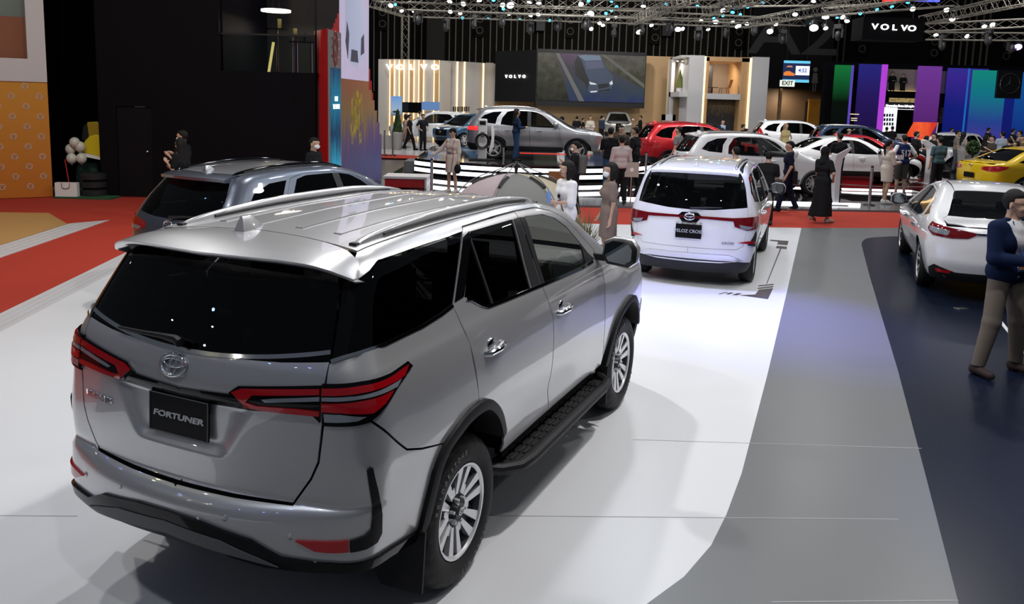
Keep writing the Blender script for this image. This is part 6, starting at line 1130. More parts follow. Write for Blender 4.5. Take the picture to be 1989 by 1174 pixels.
# ---------------------------------------------------------------- the other cars: outlines scaled to each car's size
SUV = dict(L=4.55, rear0=-.95, wb=2.7, W=.925, H=1.68,
    w=[(.2, .80), (.35, .86), (.6, .908), (.85, .925), (.98, .917), (1.05, .90), (1.2, .835), (1.4, .745), (1.55, .675), (1.8, .57)], plan=[(-1.0, .94), (-.5, .985), (0, 1), (2.5, 1), (3.1, .98), (3.7, .91)],
    rear=[(.2, -.80), (.4, -.91), (.6, -.95), (.75, -.94), (.9, -.925), (1.05, -.90), (1.12, -.86), (1.3, -.73), (1.5, -.55), (1.7, -.4)], rbow=[(.2, .22), (1, .17), (1.6, .12)],
    front=[(.2, 3.35), (.4, 3.53), (.6, 3.58), (.8, 3.58), (.95, 3.5), (1.05, 3.3)], fbow=[(0, .38), (2, .38)],
    top=[(-1.0, 1.55), (-.6, 1.60), (-.1, 1.655), (.5, 1.68), (1.0, 1.675), (1.4, 1.63), (1.7, 1.54), (2.1, 1.33), (2.55, 1.10), (2.7, 1.06), (3.1, 1.01), (3.4, .93), (3.65, .75)],
    bumps=[(0, .85, .5, .2, .012), (2.7, .82, .5, .2, .012), (1.35, .6, .8, .12, -.02)], yr=.53, xr0=-.42, xr1=1.62, ap=[(1.75, -.555), (2.0, -.61), (2.25, -.655), (2.5, -.69)], cowl=2.62, hoodx=3.42, hoody=.72, lip=.90,
    gate=[(-.30, -.50, 1.60), (-.62, -.60, 1.36), (-.76, -.67, 1.12), (-.80, -.70, .95), (-.83, -.68, .75), (-.88, -.55, .60)], rw=[(.50, 1.56), (.60, 1.36), (.63, 1.14), (.3, 1.11), (0, 1.105)],
    rdoor=[(.42, .42), (.40, .58), (.33, .70), (.22, .80), (.13, .88), (.10, 1.10), (.14, 1.30), (.32, 1.54), (.55, 1.585), (1.13, 1.585), (1.15, 1.05), (1.20, .42)],
    fdoor=[(1.205, .42), (1.155, 1.05), (1.135, 1.585), (1.42, 1.545), (1.62, 1.455), (1.85, 1.28), (2.10, 1.08), (2.14, .98), (2.14, .75), (2.25, .50), (2.24, .42)],
    rg=[(.22, 1.12), (.26, 1.32), (.42, 1.52), (.58, 1.555), (1.09, 1.555), (1.10, 1.07), (.6, 1.085)], fg=[(1.19, 1.07), (1.175, 1.555), (1.40, 1.515), (1.58, 1.43), (1.78, 1.28), (1.98, 1.08), (1.9, 1.055), (1.5, 1.06)],
    qg=[(-.50, 1.22), (-.30, 1.16), (.05, 1.13), (.10, 1.34), (.24, 1.52), (-.05, 1.50), (-.32, 1.40)], sill=.30, rtire=.345, wtire=.225, rr=.235,
    tail=[('r', .40, 1.0), ('r', .60, 1.02), ('s', -.70, 1.03), ('s', -.48, 1.0), ('s', -.50, .93), ('s', -.70, .88), ('r', .62, .90), ('r', .42, .93)],
    head=[('f', .45, .86), ('f', .66, .92), ('s', 3.22, .95), ('s', 3.0, .96), ('s', 3.05, .90), ('s', 3.25, .84), ('f', .66, .82), ('f', .46, .80)], grille=[('f', .42, .86), ('f', .0, .87), ('f', .0, .55), ('f', .36, .55)], low=[('f', .70, .48), ('f', 0, .46), ('f', 0, .34), ('f', .62, .34)], roofh=.05)
SEDAN = dict(SUV, L=4.75, rear0=-1.05, H=1.45, wb=2.75,
    w=[(.2, .79), (.32, .85), (.5, .895), (.7, .915), (.85, .91), (.95, .885), (1.05, .83), (1.2, .735), (1.35, .64), (1.6, .50)],
    rear=[(.2, -.86), (.38, -.99), (.55, -1.04), (.7, -1.04), (.85, -1.03), (.95, -1.02), (1.0, -.99), (1.1, -.9)], rbow=[(.2, .24), (1, .22), (1.6, .2)],
    front=[(.2, 3.45), (.4, 3.66), (.55, 3.70), (.7, 3.68), (.8, 3.6), (.9, 3.4)], top=[(-1.2, .95), (-1.0, 1.02), (-.8, 1.045), (-.55, 1.07), (-.35, 1.12), (0, 1.27), (.35, 1.385), (.7, 1.44), (1.05, 1.45), (1.35, 1.425), (1.65, 1.34), (2.0, 1.17), (2.4, .99), (2.6, .945), (3.1, .88), (3.45, .79), (3.75, .62)],
    bumps=[(0, .75, .5, .16, .012), (2.75, .72, .5, .18, .012), (1.35, .5, .8, .12, -.02)], yr=.47, xr0=.28, xr1=1.50, ap=[(1.7, -.52), (1.95, -.60), (2.2, -.66), (2.42, -.70)], cowl=2.52, hoodx=3.50, hoody=.70, lip=.76,
    cp=[(.05, -.52), (-.2, -.58), (-.42, -.64)], deckx=-.50, gate=None, rw=None,
    rdoor=[(.42, .36), (.40, .55), (.30, .66), (.18, .76), (.08, .92), (.10, 1.08), (.30, 1.26), (.55, 1.345), (1.13, 1.372), (1.15, .92), (1.20, .36)],
    fdoor=[(1.205, .36), (1.155, .92), (1.135, 1.372), (1.40, 1.34), (1.62, 1.24), (1.85, 1.09), (2.08, .95), (2.14, .85), (2.14, .65), (2.26, .42), (2.25, .36)],
    rg=[(.20, 1.02), (.36, 1.20), (.58, 1.31), (1.09, 1.342), (1.10, .94), (.5, .955)], fg=[(1.19, .935), (1.175, 1.342), (1.38, 1.31), (1.58, 1.215), (1.80, 1.07), (1.98, .935), (1.6, .925)], qg=[(-.22, 1.055), (.04, 1.0), (.13, .99), (.28, 1.20), (.0, 1.12)], sill=.26, rtire=.335,
    tail=[('r', .42, .90), ('r', .62, .92), ('s', -.80, .95), ('s', -.52, .92), ('s', -.62, .86), ('s', -.80, .80), ('r', .62, .79), ('r', .40, .83)],
    head=[('f', .50, .70), ('f', .68, .74), ('s', 3.25, .79), ('s', 3.0, .82), ('s', 3.1, .74), ('s', 3.3, .68), ('f', .68, .65), ('f', .52, .64)], grille=[('f', .45, .62), ('f', 0, .62), ('f', 0, .42), ('f', .55, .40)], low=[('f', .72, .38), ('f', 0, .34), ('f', 0, .27), ('f', .66, .27)], roofh=.04)

def scaled(T, L, W, H, wb, over):
    sx, sy, sz = L/T['L'], W/2/T['W'], H/T['H']; fx = wb/T['wb']; r0 = T['rear0']; x1 = r0+T['L']
    def X(x):                             # keep both axles where they belong
        if x < 0: return x*((L-wb)/(T['L']-T['wb']))
        if x <= T['wb']: return x*fx
        return wb+(x-T['wb'])*((L-wb)/(T['L']-T['wb']))
    D = dict(T); k = dict(w='zy', plan='x1', rear='zx', rbow='z1', front='zx', fbow='z1', top='xz')
    f = dict(x=X, y=lambda v: v*sy, z=lambda v: v*sz); f['1'] = lambda v: v
    for n, c in k.items(): D[n] = [(f[c[0]](a), f[c[1]](b)) for a, b in T[n]]
    D['bumps'] = [(X(a), b*sz, c, d, e) for a, b, c, d, e in T['bumps']]
    for n in ('rdoor', 'fdoor', 'rg', 'fg', 'qg'): D[n] = [(X(a), b*sz) for a, b in T[n]] if T[n] else None
    for n in ('ap', 'cp'): D[n] = [(X(a), b*sy) for a, b in T.get(n) or []]
    if T['gate']: D['gate'] = [(X(a), b*sy, c*sz) for a, b, c in T['gate']]; D['rw'] = [(a*sy, b*sz) for a, b in T['rw']]
    for n in ('xr0', 'xr1', 'cowl', 'hoodx', 'deckx'): D[n] = X(T[n]) if n in T else 0
    for n in ('yr', 'hoody'): D[n] = T[n]*sy
    for n in ('sill', 'lip'): D[n] = T[n]*sz
    for n in ('tail', 'head', 'grille', 'low'): D[n] = [(t, (X(a) if t == 's' else a*sy), b*sz) for t, a, b in T[n]] if T[n] else None
    D['wbx'] = wb; D['xc'] = wb*.48; D['kc'] = .18; D['kt'] = .09; D['crown'] = .04; D['X'] = X; D['sy'] = sy; D['sz'] = sz
    D.update(over); return D

def auto(label, pos, th, T, L, W, H, wb, m, group=None, step=.085, rim='five', cladding=None, rails=None, roof=None, chrome=False, gl='glass_dark', badge='bar', plate=None, over=None, extra=None, rim_m=None, tailm='red_lens', glw=None, seats=False, mirrors=True, aerial=True, pillar=None, wiper=False, z=0.):
    D = scaled(T, L, W, H, wb, over or {}); B = Body(D); root = thing('car', label, 'car', pos, th, group); sed = not D['gate']
    side = lambda pts: [tuple(p) for p in B.side(*np.array(pts, float).T)]
    def PP(l): return [tuple((B.side(a, b) if t == 's' else B.back(-a, b) if t == 'r' else B.face(-a, b))[0]) for t, a, b in l]
    upz = lambda x, y: tuple(B.up(x, y)[0]); rt, sl, ar = D['rtire'], D['sill'], D['rtire']+.055
    arch = lambda ax: [(ax+ar*math.cos(a), rt*.96+ar*math.sin(a)) for a in np.linspace(-.2, PI+.2, 15)]
    g = [tuple(p) for p in B.back([-.0, -.3, -.6*D['sy']], [sl+.02]*3)]+side([(-.62*L/4.55*.8, sl+.02)])
    ar_, af_ = arch(0)[::-1], arch(wb)[::-1]
    bot = g+side([(-ar-.04, sl+.01)]+[a for a in ar_ if a[1] > sl]+[(ar+.04, sl)]+[(wb-ar-.04, sl)]+[a for a in af_ if a[1] > sl]+[(wb+ar+.03, sl+.01)])
    fr = [tuple(B.face(-y, sl+.02)[0]) for y in (.62*D['sy'], .3, .004)]
    hx, hy = D['hoodx'], D['hoody']
    nose = [tuple(B.face(-y, D['lip'])[0]) for y in (.004, .3, hy*.82)]
    he = [upz(x, -hy) for x in np.linspace(hx-.30, D['cowl']-.02, 7)]; apz = [upz(*p) for p in D['ap'][::-1]]
    re = [upz(x, -D['yr']) for x in np.linspace(D['xr1'], D['xr0'], 14)]
    if sed:
        cp = [upz(*p) for p in D['cp']]; dk = [upz(x, -.70*D['sy']) for x in np.linspace(D['deckx'], D['X'](-.86), 5)]; back = [tuple(p) for p in B.back([-.5*D['sy'], -.25, 0], [D['sz']*.985]*3)]
        outer = S3(bot+fr+nose+he+apz+re+cp+dk+back); holes = []
    else:
        gt = D['gate']; top_ = [tuple(p) for p in B.back([-.3*D['sy'], 0], [gt[0][2]+.015]*2)]
        outer = S3(bot+fr+nose+he+apz+re+[gt[0]]+top_[:1]+top_[1:]); outer_g = S3(gt+[tuple(p) for p in B.back([-.3, 0], [gt[-1][2]-.005]*2)]+top_[::-1]); holes = []
        outer = S3(bot+fr+nose+he+apz+re+gt+[tuple(p) for p in B.back([-.3, 0], [gt[-1][2]-.005]*2)])
    S2 = lambda l: sxz(B, l); dr, df = S2(D['rdoor']), S2(D['fdoor']); hol = [dr, df]+([S2(D['qg'])] if D['qg'] else [])
    k = dict(step=step)
    flank('body_panel', B, [outer]+hol, m, root, gap=.002, **k)
    flank('door', B, [dr, S2(D['rg'])], m, root, gap=.003, **k); flank('door', B, [df, S2(D['fg'])], m, root, gap=.003, **k)
    G = M[gl]; flank('door_window', B, [S2(D['rg'])], G, root, off=-.006, thick=.003, gap=-.008, **k); flank('door_window', B, [S2(D['fg'])], M[glw or gl], root, off=-.006, thick=.003, gap=-.008, **k)
    if D['qg']: flank('quarter_window', B, [S2(D['qg'])], G, root, off=-.004, thick=.003, gap=-.004, **k)
    bp = [(D['rg'][-2][0] if False else max(p[0] for p in D['rg'])+.005, 0)]
    zt = max(p[1] for p in D['rg']); zb = min(p[1] for p in D['rg']); xa = max(p[0] for p in D['rg']); xb = min(p[0] for p in D['fg'])
    flank('pillar_trim', B, [S2([(xa-.03, zt), (xb+.02, zt), (xb+.035, zb), (xa-.02, zb)])], M['black'], root, off=.004, thick=.006, **k)
    if chrome:
        pts = [p for p in D['rg'] if p[1] < zb+.09][::-1]; fp = [p for p in D['fg'] if p[1] < zb+.05]; L_ = sorted(pts+fp)
        ribbon(B, side([(a, b-.012) for a, b in L_]), .018, .005, 'chrome_strip', M['chrome'], root, True)
    # roof, glass, hood
    yr = D['yr']-.004; n = 9; x0, x1 = D['xr0'], D['xr1']
    rb = 0 if sed else -.07
    ring = [(x, -yr) for x in np.linspace(x0, x1, n)]+[(x1+.08, 0)]+[(x, yr) for x in np.linspace(x1, x0, n)]+[(x0+rb, 0)]
    lid('roof', B, [np.array(ring)], roof or m, root, **k)
    A = D['ap']; c = D['cowl']; ws = [(x1+.09, 0), (x1+.012, -yr+.012)]+[(p[0], p[1]+.035) for p in A]+[(c-.03, -A[-1][1]*-1+.03 if False else A[-1][1]+.03), (c+.06, -.35), (c+.09, 0)]
    ws = ws+[(p[0], -p[1]) for p in ws[1:-1]][::-1]
    lid('windshield', B, [np.array(ws)], M[glw or gl], root, off=.0, **k)
    hd_ = [(c+.10, 0), (c+.07, -.35), (c-.0, -hy+.006)]+[(x, -hy+.006) for x in np.linspace(c+.2, hx-.30, 5)]+[(hx-.08, -hy*.62), (hx, -.25), (hx+.02, 0)]
    hd_ = hd_+[(p[0], -p[1]) for p in hd_[1:-1]][::-1]
    lid('hood', B, [np.array(hd_)], m, root, **k)
    if sed:
        C_ = D['cp']; rw = [(x0-.02, 0), (x0-.0, -yr+.01)]+[(p[0], p[1]+.03) for p in C_]+[(D['deckx']-.02, -.3), (D['deckx']-.04, 0)]; rw = rw+[(p[0], -p[1]) for p in rw[1:-1]][::-1]
        lid('rear_window', B, [np.array(rw)], G, root, **k)
        y7 = .695*D['sy']; xe = D['X'](-.93); dk = [(D['deckx']-.05, 0), (D['deckx']-.03, -.3), (C_[-1][0]-.01, C_[-1][1]+.02), (D['deckx']-.04, -y7), (D['X'](-.80), -y7+.03), (xe, -.45*D['sy']), (xe-.06, 0)]; dk = dk+[(p[0], -p[1]) for p in dk[1:-1]][::-1]
        gate = lid('trunk_lid', B, [np.array(dk)], m, root, **k)[0]
    else:
        rwl = [tuple(p) for p in B.back([-a for a, b in D['rw']], [b for a, b in D['rw']])]; rt_ = tuple(B.back(0, D['rw'][0][1]+.01)[0])
        rw2 = S3(rwl+[(a, -b, c_) for a, b, c_ in rwl[:-1]][::-1]+[rt_])
        g_ = [*gt, *[tuple(p) for p in B.back([-.3, 0], [gt[-1][2]-.005]*2)]]; gl_ = S3(g_+[(a, -b, c_) for a, b, c_ in g_[:-1]][::-1]+[tuple(B.back(0, gt[0][2]+.01)[0])])
        gate = patch('tailgate', [gl_, rw2], B.from_s, B, m, root, gap=.003, **k)[0]
        patch('rear_window', [rw2], B.from_s, B, G, gate, off=-.004, thick=.003, gap=-.004, **k)
        # roof spoiler
        b = MB(); us = np.linspace(-1, 1, 13); rows = []
        for u in us:
            y = u*yr*1.02; xx = x0-.07+.07*u*u-.0; f = B.up(min(xx+.08, x1), y)[0]; xt = B.back(y*.95, gt[0][2]-.06)[0][0]-.14+.05*u*u; zt_ = f[2]-.035
            rows.append([f+np.array([0, 0, .004]), (f+np.array([xt, y, zt_]))/2+np.array([0, 0, .012]), np.array([xt, y, zt_]), np.array([xt+.012, y, zt_-.035]), np.array([xt+.16, y*.97, zt_-.045])])
        V = [q for r_ in rows for q in r_]; Fc = [(i*5+j, i*5+j+1, (i+1)*5+j+1, (i+1)*5+j) for i in range(12) for j in range(4)]+[(0, 1, 2, 3, 4), (64, 63, 62, 61, 60)]
        autosmooth(obj('spoiler', V, Fc, D.get('spm') or m, root), .9)
        if wiper: b = MB(); zz = D['rw'][-1][1]+.015; b.tube([B.back(0, zz)[0]+np.array([-.03, 0, 0]), B.back(-.2, zz+.02)[0]+np.array([-.025, 0, 0]), B.back(-.42, zz+.03)[0]+np.array([-.01, 0, 0])], [.02, .014, .008], 6); b.build('wiper', M['black'], gate)
    # lamps, grille, plate
    for sg in (1, -1):
        f = (lambda p: p) if sg > 0 else mir
        patch('tail_lamp', [S3(f(PP(D['tail'])))], B.from_s, B, M[tailm], root, off=.010, thick=.015, gap=0, step=step*.7)
        if D.get('tail2'): patch('clear_lens', [S3(f(PP(D['tail2'])))], B.from_s, B, M['clear_lens'], root, off=.013, thick=.015, gap=0, step=step*.7)
        patch('head_lamp', [S3(f(PP(D['head'])))], B.from_s, B, M['headlight'], root, off=.008, thick=.015, gap=0, step=step*.7)
        for nm, ky, mt in D.get('more', []): patch(nm, [S3(f(PP(ky)))], B.from_s, B, M[mt], root, off=.012, thick=.015, gap=0, step=step*.7)
    for key in ('grille', 'low'):
        l = PP(D[key]); l2 = [(x_, -abs(y_), z_) for x_, y_, z_ in l]; s_ = S3(l2); s_[:, 0] = np.where(s_[:, 0] < 0, s_[:, 0]+2*max(B.arc), s_[:, 0]); mx = B.arc[-1]
        r2 = s_.copy(); r2[:, 0] = 2*mx-r2[:, 0]; lp = np.concatenate([s_, r2[::-1]])
        fm = lambda q: B.from_s(np.stack([np.where(q[:, 0] > mx, q[:, 0]-2*mx, q[:, 0]), q[:, 1]], 1))
        patch('grille' if key == 'grille' else 'air_intake', [lp], fm, B, M['gloss_black' if key == 'grille' else 'black'], root, off=.008, thick=.012, gap=0, step=step*.7)
    for nm, ky, mt in D.get('centre', []):
        l = PP(ky); patch(nm, [S3(l+[(a, -b, c_) for a, b, c_ in l][::-1])], B.from_s, B, M[mt], root, off=.011, thick=.014, gap=0, step=step*.6)
    if plate:
        txt, py, pz, pw, ph = plate; q = B.back(py, pz)[0]; nn = Vector(B.normal(np.array([q]))[0]); b = MB(); b.box((0, 0, 0), (pw, ph, .012)); o = b.build('number_plate', M['plate'] if txt != 'LUXA' else M['steel'], root); o.matrix_local = Matrix.Translation(Vector(q)+nn*.018) @ facing(nn).to_4x4()
        if txt: text(txt, ph*.32, M['letters'], (0, 0, .008), Matrix.Identity(3), o, 'lettering', .002, bold=.001)
    if badge:
        zb_ = D.get('bz', (D['rw'][-1][1]-.06) if not sed else .93*D['sz']); q = B.back(0, zb_)[0]; nn = B.normal(np.array([q]))[0]; ring_emblem(root, q+nn*(.014 if D.get('centre') else .005), nn, .14, .095, None, badge)
        q = B.face(0, D['grille'][0][2]-.10)[0]; nn = B.normal(np.array([q]))[0]; ring_emblem(root, q+nn*.014, nn, .16, .12, None, badge)
    # dark inner body, wheels, lower cladding
    zt0 = min(p[1] for p in D['rg'])-.05; V, Fc = shell(B, root, sl+.02, zt0, .03, n=72); V = cut_arches(V, Fc, ((0, rt), (wb, rt)), rt+.10, B, .3); obj('inner_body', V, Fc, [M['dark'], M['cabin']], root, idx=[0]*(len(Fc)-72)+[1]*72)
    yw = W/2-.035-D['wtire']/2
    for x in (0, wb):
        for y in (-yw, yw): wheel(root, x, y, rt, D['wtire'], D['rr'], rim, rim_m=rim_m)
    if cladding:
        flare(B, root, [a for a in arch(0) if a[1] > sl+.02], .045, cladding, .016, sub=.08); flare(B, root, [a for a in arch(wb) if a[1] > sl+.02], .045, cladding, .016, sub=.08)
        flank('sill_cladding', B, [S2([(ar+.05, sl-.02), (wb-ar-.05, sl-.02), (wb-ar-.02, sl+.15), (ar+.02, sl+.15)])], cladding, root, off=.012, thick=.02, **k)
        l = PP([('r', 0, sl+.23), ('r', .5, sl+.22), ('s', -.62*L/4.55, sl+.20), ('s', -ar-.05, sl+.16), ('s', -ar-.03, sl-.02), ('r', .6*D['sy'], sl-.02), ('r', 0, sl-.02)]); patch('bumper_cladding', [S3(l+mir(l)[::-1])], B.from_s, B, cladding, root, off=.012, thick=.02, gap=0, **k)
    if rails: rail(B, root, D['yr']*.9, x0-.02, x1-.1, D['roofh'], .035, rails, M['black'])
    if aerial: fin(B, root, x0+.10, 0, roof or m, .17, .065, .05)
    if mirrors: door_mirror(root, D['X'](2.0), B.side(D['X'](2.0), zb)[0][1]*-1-.02, zb+.09, D.get('mirm') or m, .95)
    hx_ = [(max(p[0] for p in D['rdoor'])-.75, zb-.13), (max(p[0] for p in D['fdoor'])-.80, zb-.13)]
    for a, b in hx_: handle(B, root, a, b, D.get('hm') or m, .19, False)
    if seats:
        for y in (-.36, .36): seatobj(root, wb*.5, y, zt0-.45, M['seat'], .48); seatobj(root, wb*.5-.85, y, zt0-.45, M['seat'], .48, .58)
        b = MB(); b.box((wb*.5+.85, 0, zt0+.0), (.45, 1.4, .2)); bevel(b.build('dashboard', M['cabin'], root), .05)
    return root, B, D
# ---------------------------------------------------------------- the fleet
VELOZ = dict(SUV, H=1.68,
    rear=[(.2, -.72), (.36, -.82), (.5, -.86), (.7, -.86), (.9, -.845), (1.05, -.82), (1.15, -.80), (1.3, -.74), (1.5, -.64), (1.7, -.52)], w=[(.2, .80), (.35, .865), (.6, .91), (.85, .925), (1.0, .92), (1.07, .905), (1.2, .865), (1.4, .80), (1.55, .745), (1.8, .65)],
    gate=[(-.52, -.60, 1.60), (-.66, -.70, 1.36), (-.72, -.74, 1.10), (-.75, -.74, .80), (-.77, -.72, .60), (-.80, -.63, .55)], rw=[(.60, 1.55), (.70, 1.33), (.74, 1.12), (.3, 1.07), (0, 1.06)], yr=.62, xr0=-.52,
    rdoor=[(.42, .42), (.40, .58), (.33, .70), (.22, .80), (.16, .88), (.13, 1.10), (.15, 1.58), (.55, 1.595), (1.13, 1.59), (1.15, 1.05), (1.20, .42)], rg=[(.20, 1.12), (.21, 1.555), (.58, 1.56), (1.09, 1.555), (1.10, 1.07), (.6, 1.09)], qg=[(-.52, 1.30), (-.45, 1.18), (.08, 1.13), (.09, 1.54), (-.25, 1.53), (-.42, 1.50)], ap=[(1.75, -.62), (2.0, -.655), (2.25, -.685), (2.5, -.70)])
veloz, VB, VD = auto('white compact people carrier seen from behind beyond the silver one', (2.715, 11.779, 0), 1.211, VELOZ, 4.475, 1.75, 1.70, 2.75, M['white'], step=.045, rim='five', rails=M['steel'], gl='glass_mid', tailm='dark_red_lens', badge='ovals', plate=('VELOZ CROSS', 0, .775, .35, .19), seats=True, wiper=True, pillar=1,
    over=dict(roofh=.03, rtire=.325, wtire=.205, rr=.216, bz=.975, tail=[('r', .52, .985), ('r', .70, 1.0), ('s', -.55, 1.01), ('s', -.50, .98), ('s', -.52, .86), ('s', -.60, .83), ('r', .70, .82), ('r', .55, .87)], tail2=[('r', .60, .90), ('r', .70, .88), ('s', -.64, .87), ('s', -.66, .84), ('r', .70, .83), ('r', .62, .85)],
    centre=[('light_bar', [('r', 0, .990), ('r', .3, .988), ('r', .55, .985), ('r', .55, .940), ('r', .2, .955), ('r', 0, .955)], 'dark_red_lens'), ('garnish', [('r', 0, 1.035), ('r', .10, 1.03), ('r', .15, .98), ('r', .09, .90), ('r', 0, .89)], 'gloss_black'), ('bumper_cladding', [('r', 0, .40), ('r', .5, .395), ('r', .75, .36), ('s', -.45, .33), ('s', -.42, .23), ('r', .6, .21), ('r', 0, .21)], 'black'), ('skid_plate', [('r', 0, .475), ('r', .5, .475), ('r', .68, .40), ('r', .4, .36), ('r', 0, .355)], 'steel')],
    more=[('bumper_vent', [('s', -.58, .80), ('s', -.48, .56), ('r', .72, .62)], 'black'), ('reflector', [('r', .60, .655), ('r', .72, .675), ('s', -.53, .66), ('s', -.53, .63), ('r', .72, .64)], 'red_lens')]))
for tx, y, zz in (('V  E  L  O  Z', 0, .882), ('CROSS', -.52, .64)):
    q = VB.back(y, zz)[0]; nn = VB.normal(np.array([q]))[0]; text(tx, .045, M['chrome'], Vector(q)+Vector(nn)*(.016 if tx[0] == 'V' else .004), facing(nn), veloz, 'badge', .004, squash=1.5 if tx[0] == 'V' else 1.2, bold=.001)
CAMRY = dict(SEDAN, H=1.445)
camry, CB, CD = auto('white saloon parked on the dark floor behind the man in the navy blazer', (6.72, 11.32, 0), 1.214, CAMRY, 4.885, 1.84, 1.455, 2.825, M['pearl'], step=.045, rim='ten', gl='glass_mid', tailm='dark_red_lens', badge='ovals', plate=('', 0, .80, .34, .19), seats=True, chrome=True, aerial=False,
    over=dict(hm=M['chrome'], rtire=.34, tail=[('r', .36, .93), ('r', .55, .955), ('s', -.80, .985), ('s', -.56, 1.0), ('s', -.62, .92), ('s', -.80, .85), ('r', .64, .835), ('r', .45, .85), ('r', .36, .90)],
    more=[('clear_lens', [('r', .66, .93), ('s', -.82, .95), ('s', -.64, .955), ('s', -.70, .905), ('s', -.85, .88), ('r', .68, .87)], 'clear_lens'), ('reflector', [('r', .60, .40), ('r', .78, .41), ('r', .76, .365), ('r', .62, .36)], 'red_lens')],
    centre=[('chrome_strip', [('r', 0, .935), ('r', .36, .93), ('r', .36, .905), ('r', 0, .91)], 'chrome'), ('diffuser', [('r', 0, .40), ('r', .55, .38), ('r', .80, .46), ('s', -.70, .40), ('s', -.60, .26), ('r', .5, .26), ('r', 0, .26)], 'black')]))
b_ = MB()
q = CB.back(.62, .33)[0]; b_.lathe([(.034, -.03), (.034, .01), (.027, .01), (.026, -.02), (.0001, -.02)], 16, Matrix.Translation(Vector(q)+Vector((.02, 0, 0))) @ facing((-1, 0, 0)).to_4x4() @ Matrix.Diagonal((1.4, 1, 1, 1))); b_.build('exhaust_tip', M['steel'], camry, True)
CROSS = dict(SUV)
auto('dark graphite crossover with roof rails behind the silver SUV', (-3.38, 9.78, 0), 1.06, CROSS, 4.46, 1.825, 1.62, 2.64, M['graphite'], step=.045, rails=M['gloss_black'], cladding=M['black'], badge='ovals', wiper=True, roof=M['grey'], chrome=True, seats=True,
    over=dict(bz=1.0, tail=[('r', .42, .99), ('r', .60, 1.02), ('s', -.70, 1.04), ('s', -.50, 1.0), ('s', -.52, .93), ('s', -.70, .88), ('r', .62, .86), ('r', .42, .93)], tail2=[('r', .5, .93), ('r', .62, .935), ('s', -.68, .93), ('s', -.66, .90), ('r', .55, .89)], hm=M['chrome']))
HAVAL = dict(SUV)
auto('silver grey crossover on the black stage with a lit red tail lamp', tuple(gp(958, 309, .54)+Vector((.05, .82, 0))), -.06, HAVAL, 4.65, 1.89, 1.73, 2.74, M['grey'], rim='star', cladding=M['black'], tailm='lamp_red', step=.06, glw='glass_mid', rails=M['steel'],
    over=dict(rtire=.37, rr=.25, tail=[('r', 0, 1.02), ('r', .5, 1.04), ('s', -.70, 1.07), ('s', -.38, 1.06), ('s', -.50, 1.0), ('s', -.42, .93), ('s', -.68, .94), ('r', .6, .95), ('r', 0, .98)]))

WAG = dict(SUV, w=[(.2, .80), (.35, .86), (.6, .91), (.85, .925), (.98, .92), (1.05, .905), (1.2, .845), (1.4, .765), (1.55, .705), (1.8, .61)], yr=.56)
vtail = [('r', .66, 1.35), ('s', -.66, 1.30), ('s', -.60, 1.05), ('s', -.55, .95), ('s', -.75, .90), ('r', .66, .95), ('r', .68, 1.1)]
def on(px, py, z, dx=0., dy=0.): p = gp(px, py, z); return (p.x+dx, p.y+dy, z)
auto('red crossover on the dark stage with black wheel arches', (5.05, 27.6, .30), .10, HAVAL, 4.35, 1.81, 1.62, 2.58, M['red'], rim='star', cladding=M['black'], glw='glass_mid', rails=M['red'], over=dict(roofh=.03))
auto('white and silver crossover behind the white people carrier', (5.55, 23.1, .08), .10, HAVAL, 4.60, 1.88, 1.70, 2.72, M['white'], step=.06, rim='ten', cladding=M['grey_plastic'], gl='glass_mid', glw='glass_clear', rails=M['steel'], chrome=True, seats=True, over=dict(roofh=.03))
auto('white saloon with a black lower trim beside the walking man with a shoulder bag', (9.75, 27.0, .12), -.02, SEDAN, 4.60, 1.82, 1.50, 2.68, M['white'], rim='star', gl='glass_dark', glw='glass_mid', over=dict(hoodx=3.46), cladding=M['black'], tailm='red_lens', aerial=False)
auto('red saloon behind the white one with black lower trim', (12.0, 31.5, .1), -.08, SEDAN, 4.70, 1.84, 1.46, 2.70, M['red'], rim='star', glw='glass_mid')
auto('yellow saloon at the right edge seen from its rear', (13.75, 22.9, .12), .14, SEDAN, 4.65, 1.84, 1.47, 2.68, M['yellow'], rim='star', plate=('', 0, .66, .40, .14), over=dict(hm=M['yellow']), aerial=False)
auto('white estate car in front of the beige wall with light strips', (-3.2, 47.5, .0), PI+.12, WAG, 4.95, 1.92, 1.74, 2.98, M['white'], glw='glass_mid', chrome=True, rails=M['steel'], over=dict(tail=vtail), rim='five')
auto('dark blue crossover with its lit daylight lamps turned to the viewer', (-1.4, 43.4, .12), PI+.9, WAG, 4.45, 1.86, 1.66, 2.70, M['blue'], glw='glass_clear', over=dict(head=[('f', .45, .90), ('f', .66, .95), ('s', 3.22, 1.0), ('s', 3.0, 1.02), ('s', 3.05, .96), ('s', 3.25, .90), ('f', .66, .88), ('f', .46, .84)]), rim='five')
auto('champagne white crossover facing the viewer under the big screen', (7.9, 62.6, .1), -PI/2-.10, WAG, 4.9, 1.95, 1.77, 2.98, M['champagne'], glw='glass_mid', rails=M['steel'], rim='five')
auto('black saloon in front of the white portal frame', (9.4, 45.0, .1), .04, SEDAN, 4.9, 1.88, 1.44, 2.90, M['black_paint'], glw='glass_mid', rim='five')
auto('white tall crossover beside the woman in the yellow dress', (13.2, 42.0, .1), -.12, WAG, 4.9, 1.92, 1.77, 2.98, M['white'], gl='glass_dark', over=dict(tail=vtail), rim='five')
auto('navy blue crossover right of the white tall crossover', (15.0, 39.0, .1), -.14, WAG, 4.65, 1.90, 1.66, 2.86, M['navy'], glw='glass_mid', rails=M['steel'], chrome=True, over=dict(tail=vtail), rim='five')
